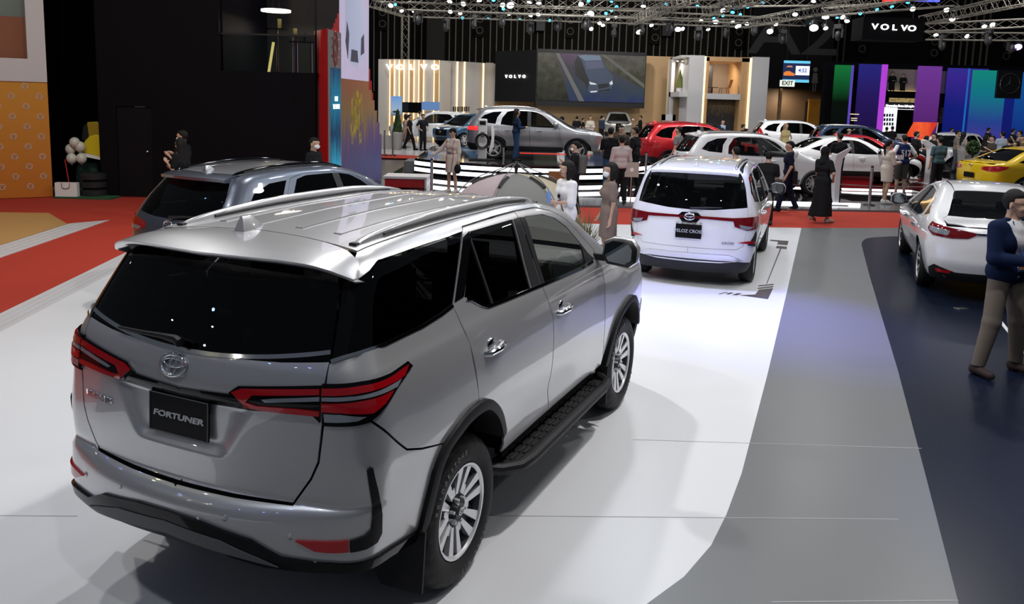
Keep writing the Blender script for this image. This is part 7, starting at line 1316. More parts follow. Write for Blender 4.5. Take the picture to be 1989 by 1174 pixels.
auto('dark blue hatchback half hidden behind the navy crossover', (18.7, 46.6, .0), -.10, WAG, 4.4, 1.82, 1.60, 2.65, M['navy'], rim='five')
auto('white car turned to the viewer between the crowd and the blue screens', (20.4, 37.4, 0), PI+.75, WAG, 4.4, 1.83, 1.60, 2.73, M['white'], badge='star', rim='five')
auto('white coupe with a dark roof under the glowing blue screens', (22.8, 40.5, 0), PI+.25, SEDAN, 4.7, 1.84, 1.42, 2.85, M['white'], roof=M['black_paint'], badge='star', rim='five')
# ---------------------------------------------------------------- organic shapes: smooth union of tapered limbs, meshed on a grid
def nets(f, o, h):
    """surface nets of the zero level of a sampled field"""
    s = f < 0; nx, ny, nz = f.shape
    c = [s[i:nx-1+i, j:ny-1+j, k:nz-1+k] for i in (0, 1) for j in (0, 1) for k in (0, 1)]
    n = sum(x.astype(np.int8) for x in c); act = (n > 0) & (n < 8); I = np.argwhere(act)
    acc = np.zeros((len(I), 3)); cnt = np.zeros(len(I))
    cor = [(i, j, k) for i in (0, 1) for j in (0, 1) for k in (0, 1)]
    vals = {q: f[I[:, 0]+q[0], I[:, 1]+q[1], I[:, 2]+q[2]] for q in cor}
    for a in cor:
        for ax in range(3):
            if a[ax]: continue
            b = list(a); b[ax] = 1; b = tuple(b); va, vb = vals[a], vals[b]; m = (va < 0) != (vb < 0)
            t = np.where(m, va/np.where(m, va-vb, 1), 0); p = np.tile(np.array(a, float), (len(I), 1)); p[:, ax] += t
            acc[m] += p[m]; cnt[m] += 1
    V = o+(I+acc/cnt[:, None])*h; idx = -np.ones(act.shape, np.int64); idx[tuple(I.T)] = np.arange(len(I)); Fc = []
    for ax in range(3):
        sl0 = [slice(None)]*3; sl1 = [slice(None)]*3; sl0[ax] = slice(0, -1); sl1[ax] = slice(1, None)
        d = s[tuple(sl0)] != s[tuple(sl1)]; E = np.argwhere(d); u, v = [(1, 2), (2, 0), (0, 1)][ax]
        E = E[(E[:, u] > 0) & (E[:, v] > 0) & (E[:, u] < f.shape[u]-1) & (E[:, v] < f.shape[v]-1)]
        def at_(du, dv): q = E.copy(); q[:, u] -= du; q[:, v] -= dv; return idx[tuple(q.T)]
        Q = np.stack([at_(1, 1), at_(0, 1), at_(0, 0), at_(1, 0)], 1); fl = ~s[tuple(E.T)]; Q[fl] = Q[fl][:, ::-1]; Fc.append(Q)
    return V, np.concatenate(Fc)

def blob(name, prims, m, parent, h=.02, k=.03, cut=None, smooth=True):
    pts = np.array([q for p in prims for q in (p[1:3] if p[0] == 'c' else (np.array(p[1])-np.array(p[2]), np.array(p[1])+np.array(p[2])))], float)
    R = max([max(p[3], p[4]) for p in prims if p[0] == 'c'] or [0])+.02
    lo = pts.min(0)-R-k-2*h; hi = pts.max(0)+R+k+2*h; n = np.ceil((hi-lo)/h).astype(int)+1; f = np.full(n, 1., np.float32)
    ax = [lo[i]+h*np.arange(n[i]) for i in range(3)]
    for p in prims:
        if p[0] == 'c': a, b, ra, rb = np.array(p[1], float), np.array(p[2], float), p[3], p[4]; L = np.minimum(a, b)-max(ra, rb)-k-2*h; H = np.maximum(a, b)+max(ra, rb)+k+2*h
        else: a, r = np.array(p[1], float), np.array(p[2], float); L = a-r-k-2*h; H = a+r+k+2*h
        i0 = np.maximum(np.floor((L-lo)/h).astype(int), 0); i1 = np.minimum(np.ceil((H-lo)/h).astype(int)+1, n)
        X = ax[0][i0[0]:i1[0], None, None]; Y = ax[1][None, i0[1]:i1[1], None]; Z = ax[2][None, None, i0[2]:i1[2]]
        if p[0] == 'c':
            d = b-a; t = np.clip(((X-a[0])*d[0]+(Y-a[1])*d[1]+(Z-a[2])*d[2])/max(d@d, 1e-9), 0, 1)
            sd = np.sqrt((X-a[0]-t*d[0])**2+(Y-a[1]-t*d[1])**2+(Z-a[2]-t*d[2])**2)-(ra+(rb-ra)*t)
        else:
            q = np.sqrt(((X-a[0])/r[0])**2+((Y-a[1])/r[1])**2+((Z-a[2])/r[2])**2); sd = (q-1)*min(r)
        v = f[i0[0]:i1[0], i0[1]:i1[1], i0[2]:i1[2]]
        if p[-1] == 'sub': v[...] = np.maximum(v, -sd)
        else: hh = np.maximum(k-np.abs(v-sd), 0)/k; v[...] = np.minimum(v, sd)-hh*hh*k*.25
    if cut is not None:
        X, Y, Z = np.meshgrid(*ax, indexing='ij'); f = np.maximum(f, cut(X, Y, Z))
    V, Fc = nets(f, lo, h); return obj(name, V, Fc, m, parent, smooth)

SKIN = mat('skin', (.46, .29, .21), .55); LIP = mat('lips', (.38, .13, .11), .5); HAIR = mat('black_hair', (.007, .006, .006), .7, spec=.25); BLOND = mat('fair_hair', (.30, .17, .08), .5)
CL = {}
def cloth(c, r=.85):
    if c not in CL: CL[c] = mat('cloth', c, r, bump=.12, bscale=250, spec=.12)
    return CL[c]
BLK = (.012, .012, .014); NAVY = (.012, .02, .05); WHT = (.72, .72, .74); DENIM = (.035, .07, .15); GREYC = (.16, .16, .16); TAUPE = (.20, .15, .13); CREAM = (.62, .56, .50)
EYEW = mat('eye_white', (.8, .8, .78), .2); EYEB = mat('eye_dark', (.02, .012, .01), .1); MASK = mat('face_mask', (.75, .78, .82), .8)

ARM = dict(down=((.0, .05, -.28), (.04, .06, -.52)), hang=((-.03, .07, -.27), (.08, .07, -.50)), hip=((-.07, .16, -.24), (.09, .03, -.38)), fold=((.03, .05, -.28), (.22, -.13, -.25)),
    phone=((.03, .05, -.27), (.25, -.06, -.14)), front=((.06, .05, -.27), (.28, -.08, -.26)), up=((.10, .06, -.24), (.26, -.04, .0)), out=((.08, .16, -.22), (.22, .30, -.38)), reach=((.17, .06, -.21), (.42, .02, -.16)), back=((-.12, .06, -.25), (-.20, .07, -.48)))
def hand_prims(w, d, side, curl=.5, s=1.):
    """palm, four unequal fingers with a knuckle bend and a thumb from the side of the palm"""
    d = Vector(d).normalized(); x = Vector((0, 1, 0)); x = (x-d*x.dot(d)); x = x.normalized() if x.length > .1 else Vector((1, 0, 0)); nrm = d.cross(x)
    w = Vector(w); pl = w+d*.075*s; out = [('c', w, pl, .026*s, .030*s)]
    out += [('c', w+d*.03*s+x*.018*s, pl+x*.026*s, .018*s, .014*s), ('c', w+d*.03*s-x*.018*s, pl-x*.026*s, .018*s, .014*s)]
    for i, (o, L) in enumerate(((-.032, .060), (-.011, .078), (.011, .074), (.032, .062))):
        b = pl+x*o*s; m = b+(d*math.cos(curl*.6)+nrm*math.sin(curl*.6))*L*.55*s; e = m+(d*math.cos(curl*1.8)+nrm*math.sin(curl*1.8))*L*.5*s
        out += [('c', b, m, .0095*s, .0088*s), ('c', m, e, .0088*s, .007*s)]
    sd = 1 if side > 0 else -1; t0 = w+d*.025*s-x*.024*s*1; t1 = t0+(d*.6-x*.75+nrm*.35).normalized()*.038*s; t2 = t1+(d*.9-x*.15+nrm*.35).normalized()*.032*s
    return out+[('c', t0, t1, .012*s, .010*s), ('c', t1, t2, .010*s, .008*s)]

def person(label, x, y, face, h=1.68, z=0., top=BLK, bottom=BLK, hair='short', sleeve='short', lower='trousers', arms=('down', 'down'), step=0., lod=1, mask=False, shoes=(.03, .03, .03), turn=0., hem=None, female=False, group=None, hat=None, nod=0., jacket=None, shin=None, lean=0., spread=0.):
    """a standing or walking person; face is the heading of the body in radians"""
    root = thing('person', label, 'person', (x, y, z), face, group); root.scale = (h/1.7,)*3
    r = {0: .03, 1: .019, 2: .012, 3: .0075}[lod]; sw = .165 if female else .185; P = lambda *a: np.array(a, float); g = .03
    hipw = .085; st = step; pv = P(0, 0, .95); ch = P(.01+lean*.3, 0, 1.25); nk = P(-.01+lean*.5, 0, 1.455); hd = P(.02+lean*.6, 0, 1.585)
    legs = []
    for sg in (1, -1):
        sw_ = st*sg; hp = P(0, sg*hipw, .92); kn = P(.03+.5*sw_, sg*(hipw+.01+spread*.55), .50+abs(sw_)*.02); an = P(sw_-.02 if sw_ < 0 else sw_, sg*(hipw+.015+spread+.02*(1-min(1, abs(st)*6))), .085+(.07 if sw_ < -.1 else 0))
        tl = -.5 if sw_ < -.1 else 0; to = an+P(.145, .02*sg, -.045+(.145*tl if tl else 0)); legs.append((hp, kn, an, to))
    armsP = []
    for sg, a in zip((1, -1), arms):
        e, w = ARM[a]; sh = P(lean*.45, sg*sw, 1.372); armsP.append((sh, sh+P(e[0], sg*e[1], e[2]), sh+P(w[0], sg*w[1], w[2])))
    wst = .88 if female else 1.
    torso = [('c', P(0, -.07, .97), P(0, .07, .97), .102, .102), ('c', P(0, -.055, 1.10), P(0, .055, 1.10), .090*wst, .090*wst), ('c', ch+P(0, -.075, 0), ch+P(0, .075, 0), .106, .106), ('c', ch+P(-.005, -.11, .105), ch+P(-.005, .11, .105), .066, .066), ('c', ch+P(0, 0, .1), nk, .09, .055)]
    if female: torso += [('e', ch+P(.085, .06, .0), (.05, .055, .055)), ('e', ch+P(.085, -.06, .0), (.05, .055, .055))]
    ct, sn = math.cos(turn), math.sin(turn); T = lambda a, b, c: hd+P(a*ct-b*sn, a*sn+b*ct, c-nod*a)
    head = [('c', nk, hd-P(.02, 0, .05), .052, .055), ('e', T(-.015, 0, .025), (.092, .075, .10)), ('c', T(.02, 0, .0), T(.045, 0, -.075), .062, .034), ('c', T(.03, -.02, .03), T(.03, .02, .03), .055, .055)]
    if lod >= 1: head += [('c', T(.083, 0, .012), T(.103, 0, -.028), .008, .014), ('c', T(-.02, .072, .0), T(-.025, .078, -.03), .016, .012), ('c', T(-.02, -.072, .0), T(-.025, -.078, -.03), .016, .012)]
    if lod >= 2: head += [('c', T(.070, -.016, -.062), T(.070, .016, -.062), .013, .013), ('c', T(.076, -.045, .036), T(.076, .045, .036), .014, .014), ('e', T(.05, .042, -.03), (.035, .024, .03)), ('e', T(.05, -.042, -.03), (.035, .024, .03))]
    if lod >= 3: head += [('e', T(.098, .031, .012), (.018, .017, .011), 'sub'), ('e', T(.098, -.031, .012), (.018, .017, .011), 'sub'), ('c', T(.094, -.02, -.054), T(.094, .02, -.054), .0035, .0035, 'sub')]
    bare = []
    for hp, kn, an, to in legs: bare += [('c', hp, kn, .082, .052), ('c', kn, (kn+an)/2+P(-.012, 0, .05), .05, .047), ('c', (kn+an)/2+P(-.012, 0, .05), an, .047, .034), ('c', an-P(.03, 0, .03), to, .036, .026)]
    up = []
    for i, (sh, el, wr) in enumerate(armsP):
        up += [('c', sh, el, .047 if not female else .040, .036 if not female else .031), ('c', el, wr, .037 if not female else .031, .025 if not female else .021)]
        d = wr-el; up += hand_prims(wr, d, 1 if i == 0 else -1, .5, 1.) if lod >= 2 else [('c', wr, wr+d/np.linalg.norm(d)*.07, .027, .033), ('c', wr+d/np.linalg.norm(d)*.07, wr+d/np.linalg.norm(d)*.14, .03, .016)]
    blob('body', torso+head+bare+up, SKIN, root, r, .025 if lod < 2 else .012)
    inf = lambda L, e: [p[:3]+(p[3]+e, p[4]+e) if p[0] == 'c' else (p[0], p[1], tuple(q+e for q in p[2]))+tuple(p[3:]) for p in L]
    e = .013+.25*r
    sleeves = []
    for sh, el, wr in armsP:
        a = .75 if sleeve == 'short' else 1.
        if sleeve != 'none': sleeves.append(('c', sh, sh+(el-sh)*a, .055+e*.4, .045+e*.6))
        if sleeve == 'long': sleeves.append(('c', el, wr-(wr-el)*.06, .043+e*.5, .03+e*.5))
        if sleeve == 'puff': sleeves += [('c', sh, sh+(el-sh)*.45, .044, .056), ('c', sh+(el-sh)*.45, sh+(el-sh)*.95, .060, .070)]
    hz = hem if hem is not None else .90
    tm = cloth(top); neck = lambda X, Y, Z: Z-(1.455+.12*np.abs(Y)-.25*np.maximum(X, 0))
    tt = inf(torso[:4], e)+[('c', ch+P(0, 0, .1), nk-P(0, 0, .02), .09+e*.6, .066)]+(inf(torso[5:], e*.6) if female else [])+sleeves
    if hz < .9:
        for hp, kn, an, to in legs: tt += [('c', hp, hp+(kn-hp)*min(1, (.92-hz)/.42), .10+e, .085+e)]
        tt += [('c', P(0, 0, .95), P(.01, 0, hz+.02), .125, .125+.05*max(0, .9-hz))]
    blob({'dress': 'dress'}.get(lower, 'shirt'), tt, tm, root, r, .03, lambda X, Y, Z: np.maximum(hz-Z, neck(X, Y, Z)))
    if jacket:
        blob('jacket', inf(torso[:4], e+.016)+[('c', ch+P(0, 0, .1), nk-P(0, 0, .03), .10+e*.6, .07)]+[p[:3]+(p[3]+.012, p[4]+.012) for p in sleeves], cloth(jacket), root, r, .03,
            lambda X, Y, Z: np.maximum(np.maximum(.80-Z, neck(X, Y, Z)), np.where(X > .03, (.02+.11*np.clip((Z-1.0)/.42, 0, 1))-np.abs(Y), -1)))
    if lower in ('trousers', 'shorts'):
        zc = .09 if lower == 'trousers' else .48; L = inf(torso[:1], .008+.2*r)
        for hp, kn, an, to in legs: L += [('c', hp, kn, .092+.2*r, .076+.2*r), ('c', kn, an, .076+.2*r, .056+.2*r)]
        blob('trousers', L, cloth(bottom), root, r, .02, lambda X, Y, Z: np.maximum(zc-Z, Z-1.02))
    elif lower == 'skirt':
        zc = shin if shin is not None else .52
        L = inf(torso[:1], .012)+[('c', P(0, 0, .95), P(st*.2, 0, zc), .14, .14+.07*(.95-zc))]
        for hp, kn, an, to in legs: L += [('c', hp, kn, .105, .09)]+([('c', kn, an, .09, .10)] if zc < .4 else [])
        blob('skirt', L, cloth(bottom), root, r, .05, lambda X, Y, Z: np.maximum(zc-Z, Z-1.04))
    if shoes:
        for hp, kn, an, to in legs:
            blob('shoe', [('c', an-P(.035, 0, .035), to+P(.015, 0, 0), .046+.15*r, .036+.1*r), ('c', an+P(-.01, 0, .0), an-P(.02, 0, .04), .047+.15*r, .047+.1*r)], cloth(shoes, .6), root, min(r, .019), .02, lambda X, Y, Z: an[2]-.09-Z)
    # hair, mask, hat
    hm = BLOND if hair == 'fair' else HAIR
    cap_ = [('e', T(-.024, 0, .033), (.100, .0825, .105))]
    def facecut(X, Y, Z):
        a = (X-hd[0])*ct+(Y-hd[1])*sn; b = -(X-hd[0])*sn+(Y-hd[1])*ct; c = Z-hd[2]
        if hair in ('short', 'crop'): return np.maximum(np.where(a > .0, .062+.25*np.abs(b)*0-c, -1), -.055+.10*(a > -.04)-c-.02)
        return np.where(a > .018, .066-c-.0*np.abs(b), -1) 
    if hair in ('short', 'crop'): blob('hair', cap_+[('e', T(.03, 0, .085), (.06, .06, .03))], hm, root, min(r, .016), .02, facecut)
    elif hair == 'bob': blob('hair', [('e', T(-.025, 0, .035), (.112, .098, .112)), ('c', T(-.03, .07, -.01), T(-.015, .078, -.12), .045, .036), ('c', T(-.03, -.07, -.01), T(-.015, -.078, -.12), .045, .036), ('c', T(-.07, 0, 0), T(-.06, 0, -.12), .07, .05)], hm, root, min(r, .016), .03, facecut)
    elif hair in ('long', 'fair'): blob('hair', [('e', T(-.025, 0, .035), (.108, .093, .110)), ('c', T(-.06, .045, 0), T(-.09, .06, -.33), .055, .045), ('c', T(-.06, -.045, 0), T(-.09, -.06, -.33), .055, .045), ('c', T(-.07, 0, 0), T(-.11, 0, -.38), .06, .04)], hm, root, min(r, .016), .03, facecut)
    elif hair == 'pony': blob('hair', cap_+[('c', T(-.10, 0, .03), T(-.15, .0, -.05), .03, .035), ('c', T(-.15, 0, -.05), T(-.11, 0, -.34), .035, .015)], hm, root, min(r, .016), .02, facecut)
    elif hair == 'scarf': blob('headscarf', [('e', T(-.02, 0, .03), (.108, .092, .112)), ('c', T(-.02, 0, -.08), nk-P(0, 0, .08), .085, .12)], cloth(BLK), root, min(r, .016), .03, lambda X, Y, Z: np.where(((X-hd[0])*ct+(Y-hd[1])*sn > .05) & (Z > hd[2]-.09) & (Z < hd[2]+.06), .01, -1.))
    if hat: 
        b = MB(); q = T(-.01, 0, .055); b.ball(q, (.11, .095, .085), 14, 8); qq = T(.13, 0, .06); b.ball(qq, (.07, .07, .012), 12, 6); b.build('cap', cloth(hat), root, True)
    if mask: blob('face_mask', [('c', T(.055, -.03, -.045), T(.055, .03, -.045), .044, .044), ('c', T(.085, 0, -.03), T(.08, 0, -.06), .022, .026)], MASK, root, min(r, .014), .02)
    if lod >= 2:
        for sg in (1, -1):
            b = MB(); q = T(.080, .031*sg, .012); b.ball(q, (.0125, .0135, .0075), 10, 8); q = T(.090, .031*sg, .012); b.ball(q, (.0045, .0055, .0055), 8, 6, 1); b.build('eye', [EYEW, EYEB], root, True)
            if lod >= 3: b = MB(); b.tube([T(.088, sg*.014, .037), T(.091, sg*.032, .042), T(.082, sg*.05, .036)], [.003, .004, .002], 6); b.build('eyebrow', HAIR, root, True)
        if not mask: b = MB(); q = T(.083, 0, -.058); b.ball(q, (.008, .02, .0075), 10, 6); b.build('lips', LIP, root, True)
    return root, dict(T=T, hd=hd, arms=armsP, ch=ch, root=root)
# ---------------------------------------------------------------- visitors and staff
def fpos(px, py, z=0.): q = gp(px, py, z); return q.x, q.y
def bag(root, c, size, m, name='shoulder_bag', label=None, strap=None):
    b = MB(); b.box(c, size); o = bevel(b.build(name, cloth(m)), .02); o.parent = root
    return o
E_, W_, N_, S_2 = 0., PI, PI/2, -PI/2
# the man in the blazer, close to the viewer
r, i = person('man with glasses in a navy blazer and beige trousers standing at the right edge', 4.72, 7.62, -1.25, 1.76, 0, WHT, (.15, .125, .105), 'short', 'long', 'trousers', ('front', 'front'), .0, 3, False, (.045, .03, .028), .45, .92, jacket=(.006, .013, .045), nod=.12, spread=.11)
b = MB(); T = i['T']
for sg in (1, -1): b.tube([T(.099+.0*math.cos(a), sg*.033+.021*math.cos(a), .010+.015*math.sin(a)) for a in np.linspace(0, 2*PI, 17)], .0016, 5, cap=False); b.tube([T(.098, sg*.054, .014), T(.05, sg*.078, .016), T(-.02, sg*.082, .012)], .0018, 5)
b.tube([T(.101, .012, .014), T(.104, 0, .016), T(.101, -.012, .014)], .0016, 5); b.build('eyeglasses', M['black'], r)
b = MB(); b.lathe([(.118, -.018), (.122, 0), (.118, .018)], 28, Matrix.Translation((0, 0, .965)) @ Matrix.Diagonal((1.02, 1.28, 1, 1))); b.build('belt', M['black'], r)
b = MB(); b.tube([(.06, .07, 1.44), (.125, .03, 1.2), (.135, 0, 1.12)], .006, 5); b.tube([(.06, -.07, 1.44), (.125, -.03, 1.2), (.135, 0, 1.12)], .006, 5); b.build('lanyard', cloth((.05, .12, .35)), r); b = MB(); b.box((.142, 0, 1.05), (.006, .085, .12)); b.box((.146, 0, 1.03), (.003, .075, .05), mi=1); b.build('badge', [cloth((.05, .10, .30)), cloth((.5, .25, .12))], r)
for sg in (1, -1): b = MB(); wv = i['arms'][0 if sg > 0 else 1][2]; el = i['arms'][0 if sg > 0 else 1][1]; d = Vector(wv-el).normalized(); q = Vector(wv)-d*.03; b.tube([q-d*.02, q], .037, 12); b.build('shirt_cuff', cloth(WHT), r)
# women behind the silver SUV
r, i = person('woman in a white puff sleeved blouse and jeans with a brown strap bag', .80, 11.75, PI+.55, 1.62, 0, WHT, (.22, .33, .50), 'bob', 'puff', 'trousers', ('front', 'hang'), 0, 2, False, (.5, .5, .5), -.35, .82, female=True)
b = MB(); b.tube([(.0, -.12, 1.45), (.13, -.02, 1.2), (.14, .1, 1.0), (.10, .16, .85)], .009, 5); b.build('bag_strap', cloth((.10, .04, .02)), r); b = MB(); b.box((.12, .17, .80), (.07, .16, .14)); bevel(b.build('handbag', cloth((.12, .05, .03)), r), .02)
b = MB(); q = i['arms'][0][2]; b.lathe([(.0001, 0), (.032, 0), (.034, .12), (.014, .16), (.014, .185), (.0001, .19)], 12, Matrix.Translation((q[0]+.07, q[1]-.03, q[2]-.06))); o = b.build('water_bottle', mat('blue_bottle', (.15, .30, .62), .1), None, True); o.location = r.location; o.rotation_euler = r.rotation_euler; tag(o, 'small blue water bottle held by the woman in white', 'bottle')
b = MB(); b.tube([(.158, .02, 1.24), (.165, .02, 1.10)], .004, 4); 
for z_ in (1.19, 1.10): b.ball((.158, .02, z_), (.012, .036, .032), 10, 6)
b.build('sunglasses', M['gloss_black'], r)
person('woman in a short brown belted dress with a face mask beside the white people carrier', 1.45, 11.95, PI+.15, 1.60, 0, TAUPE, TAUPE, 'bob', 'short', 'dress', ('down', 'hang'), 0, 2, True, (.3, .28, .26), .1, .55, female=True)
# around the stage
x, y = fpos(878, 375, .03)
r, i = person('hostess in a white red-piped dress and black cap holding a steel post', x, y, S_2-.6, 1.68, .03, CREAM, CREAM, 'pony', 'long', 'dress', ('down', 'out'), 0, 2, False, (.55, .5, .48), .1, .55, female=True, hat=BLK)
b = MB(); b.lathe([(.155, 1.04), (.16, 1.07), (.155, 1.10)], 24, Matrix.Diagonal((.80, 1, 1, 1))); b.build('belt', M['steel'], r)
for sg in (1, -1): b = MB(); b.tube([(.155, sg*.07, .60), (.15, sg*.10, .8), (.11, sg*.11, 1.0), (.14, sg*.10, 1.25), (.09, sg*.13, 1.4)], .007, 5); b.build('red_piping', cloth((.35, .02, .02)), r)
b = MB(); b.ball((.16, .30, .66), (.10, .09, .13), 12, 8); o = b.build('round_bag', cloth(BLK), None, True); o.location = r.location; o.rotation_euler = r.rotation_euler; tag(o, 'round black bag in the hand of the hostess with the cap', 'bag')
x, y = fpos(1001, 313, SZ); person('woman in a denim jacket, jeans and black boots standing on the stage', x, y, .25, 1.66, SZ, (.012, .025, .06), (.02, .045, .11), 'long', 'long', 'trousers', ('front', 'front'), .06, 1, False, BLK, 0, .93, female=True)
person('broad man in a black tee and blue jeans seen from behind at the stage edge', 2.62, 21.9, N_-.2, 1.80, .03, BLK, DENIM, 'short', 'short', 'trousers', ('front', 'front'), .05, 1, turn=-.3)
person('man in a pale pink shirt seen from behind between the men in black', 2.65, 19.9, N_, 1.66, .03, (.50, .43, .43), BLK, 'short', 'long', 'trousers', ('down', 'front'), 0, 1)
person('tall man in a black tee standing right of the man in the pale shirt', 3.50, 23.4, PI*.8, 1.78, .03, BLK, BLK, 'short', 'short', 'trousers', ('down', 'down'), .04, 1)
person('man in a dark patterned shirt with crossed arms facing the viewer', 3.30, 25.0, S_2-.3, 1.78, .03, (.05, .04, .035), BLK, 'short', 'short', 'trousers', ('fold', 'fold'), 0, 0)
r, i = person('masked man with a grey backpack looking down behind the woman in white', 1.40, 18.1, PI*.92, 1.62, -.012, BLK, BLK, 'short', 'short', 'trousers', ('phone', 'front'), .05, 1, True, nod=.2); b = MB(); b.box((-.17, 0, 1.18), (.16, .28, .44)); bevel(b.build('backpack', cloth((.10, .10, .095)), r), .05); b = MB(); b.tube([(-.1, .1, 1.42), (.1, .11, 1.4), (.12, .11, 1.1), (-.1, .12, 1.0)], .018, 5); b.tube([(-.1, -.1, 1.42), (.1, -.11, 1.4), (.12, -.11, 1.1), (-.1, -.12, 1.0)], .018, 5); b.build('strap', cloth((.13, .13, .12)), r)
b = MB(); b.box((.0, 0, .17), (.42, .16, .34)); o = bevel(b.build('brown_paper_bag', cloth((.20, .085, .035))), .01); o.location = (1.02, 17.9, .62); tag(o, 'brown paper bag carried by the masked man with the backpack', 'bag')
# right of the white people carrier
x, y = fpos(1526, 411); r, i = person('man in a navy polo walking with a black shoulder bag', x, y, PI*.93, 1.68, 0, (.008, .012, .028), (.008, .012, .035), 'short', 'short', 'trousers', ('hang', 'back'), .20, 1, False, BLK); b = MB(); b.box((-.13, .22, .86), (.10, .24, .30)); b.tube([(-.1, .2, 1.0), (-.05, .16, 1.44)], .014, 5); bevel(b.build('shoulder_bag', cloth(BLK), r), .02)
x, y = fpos(1592, 432); person('woman in a long black robe and headscarf walking on the red carpet', x, y, .55, 1.66, -.012, BLK, BLK, 'scarf', 'short', 'skirt', ('front', 'hip'), -.12, 1, False, (.30, .27, .24), 0, .88, female=True, shin=.16)
x, y = fpos(1717, 396, .03); r, i = person('hostess in a short white dress and white boots holding a small white fan', x, y, .15, 1.68, .03, CREAM, CREAM, 'pony', 'long', 'dress', ('front', 'front'), .05, 1, False, (.6, .58, .56), 0, .60, female=True); b = MB(); q = i['arms'][0][2]; b.box((q[0]+.12, q[1]-.02, q[2]+.12), (.18, .01, .12)); b.tube([(q[0]+.1, q[1]-.02, q[2]), (q[0]+.11, q[1]-.02, q[2]+.08)], .008, 5); o = b.build('hand_fan', M['white_plain']); o.location = r.location; o.rotation_euler = r.rotation_euler; tag(o, 'small white fan held by the hostess in the short white dress', 'fan')
person('man in a black tee leaning at the white saloon with the black lower trim', 9.75, 24.5, N_+.2, 1.74, .03, BLK, BLK, 'short', 'short', 'trousers', ('front', 'front'), 0, 1)
person('short haired man in black seen over the roof of the white people carrier', 4.80, 17.6, N_, 1.62, -.012, BLK, BLK, 'crop', 'short', 'trousers', ('down', 'down'), 0, 1, turn=.4); person('dark haired person in black beside the short haired man behind the people carrier', 5.42, 17.3, N_-.3, 1.56, -.012, BLK, BLK, 'short', 'short', 'trousers', ('phone', 'front'), 0, 0)
x, y = fpos(1772, 349, .12); person('man in a black polo and white shoes operating the white kiosk', x, y, .1, 1.66, .12, BLK, BLK, 'short', 'short', 'trousers', ('phone', 'front'), .05, 1, False, (.5, .5, .48))
r, i = person('man in a navy and white jersey with a number on its back', 11.25, 23.6, N_+.05, 1.76, .03, (.012, .022, .09), (.06, .06, .055), 'short', 'none', 'shorts', ('hip', 'hip'), 0, 1); 
for k, (sh, el, wr) in enumerate(i['arms']): blob('sleeve', [('c', sh, sh+(el-sh)*.7, .062, .058)], cloth(WHT), r, .019, .02)
text('517', .24, mat('jersey_white', (.7, .7, .72), .6), (-.145, 0, 1.20), facing((-1, 0, .05)), r, 'lettering', .004, squash=.75, bold=.006); text('WORLD', .07, mat('jersey_white2', (.5, .5, .55), .6), (-.142, 0, 1.37), facing((-1, 0, .1)), r, 'lettering', .004) if False else None
person('man in a teal polo seen from behind by the yellow saloon', 12.85, 24.7, N_+.1, 1.70, .03, (.06, .11, .13), BLK, 'short', 'short', 'trousers', ('down', 'front'), 0, 1)
person('man in a grey tee beside the red crossover', 5.25, 26.0, PI*.8, 1.76, .03, GREYC, (.02, .03, .06), 'short', 'short', 'trousers', ('hang', 'down'), 0, 1, nod=.2)
person('man in a blue shirt holding a red phone beside the red crossover', 6.15, 25.6, PI*.9, 1.70, .03, (.04, .08, .20), BLK, 'short', 'short', 'trousers', ('phone', 'front'), 0, 0); person('man with glasses looking over the white and silver crossover', 6.75, 26.6, PI*.8, 1.74, .03, (.03, .03, .04), BLK, 'short', 'short', 'trousers', ('down', 'down'), 0, 0)
# left booth
r, i = person('woman in black with a white lanyard standing before the black wall', at(352, 300, 15.2).x, 15.2, PI*.9, 1.62, -.012, BLK, BLK, 'long', 'short', 'trousers', ('phone', 'fold'), 0, 2, female=True, turn=-.3); b = MB(); b.tube([(.05, .06, 1.44), (.14, .02, 1.15), (.15, 0, 1.02)], .008, 5); b.tube([(.05, -.06, 1.44), (.14, -.02, 1.15), (.15, 0, 1.02)], .008, 5); b.build('lanyard', cloth((.5, .55, .6)), r)
person('masked woman half hidden behind the woman with the lanyard', at(352, 300, 16).x, 16.1, PI*.95, 1.72, -.012, BLK, BLK, 'short', 'short', 'trousers', ('phone', 'phone'), 0, 1, True, female=True); person('young man in a black tee with a white mask in front of the red tower', at(607, 300, 15.8).x, 15.9, -.3, 1.66, -.012, BLK, BLK, 'short', 'short', 'trousers', ('down', 'down'), 0, 2, True)
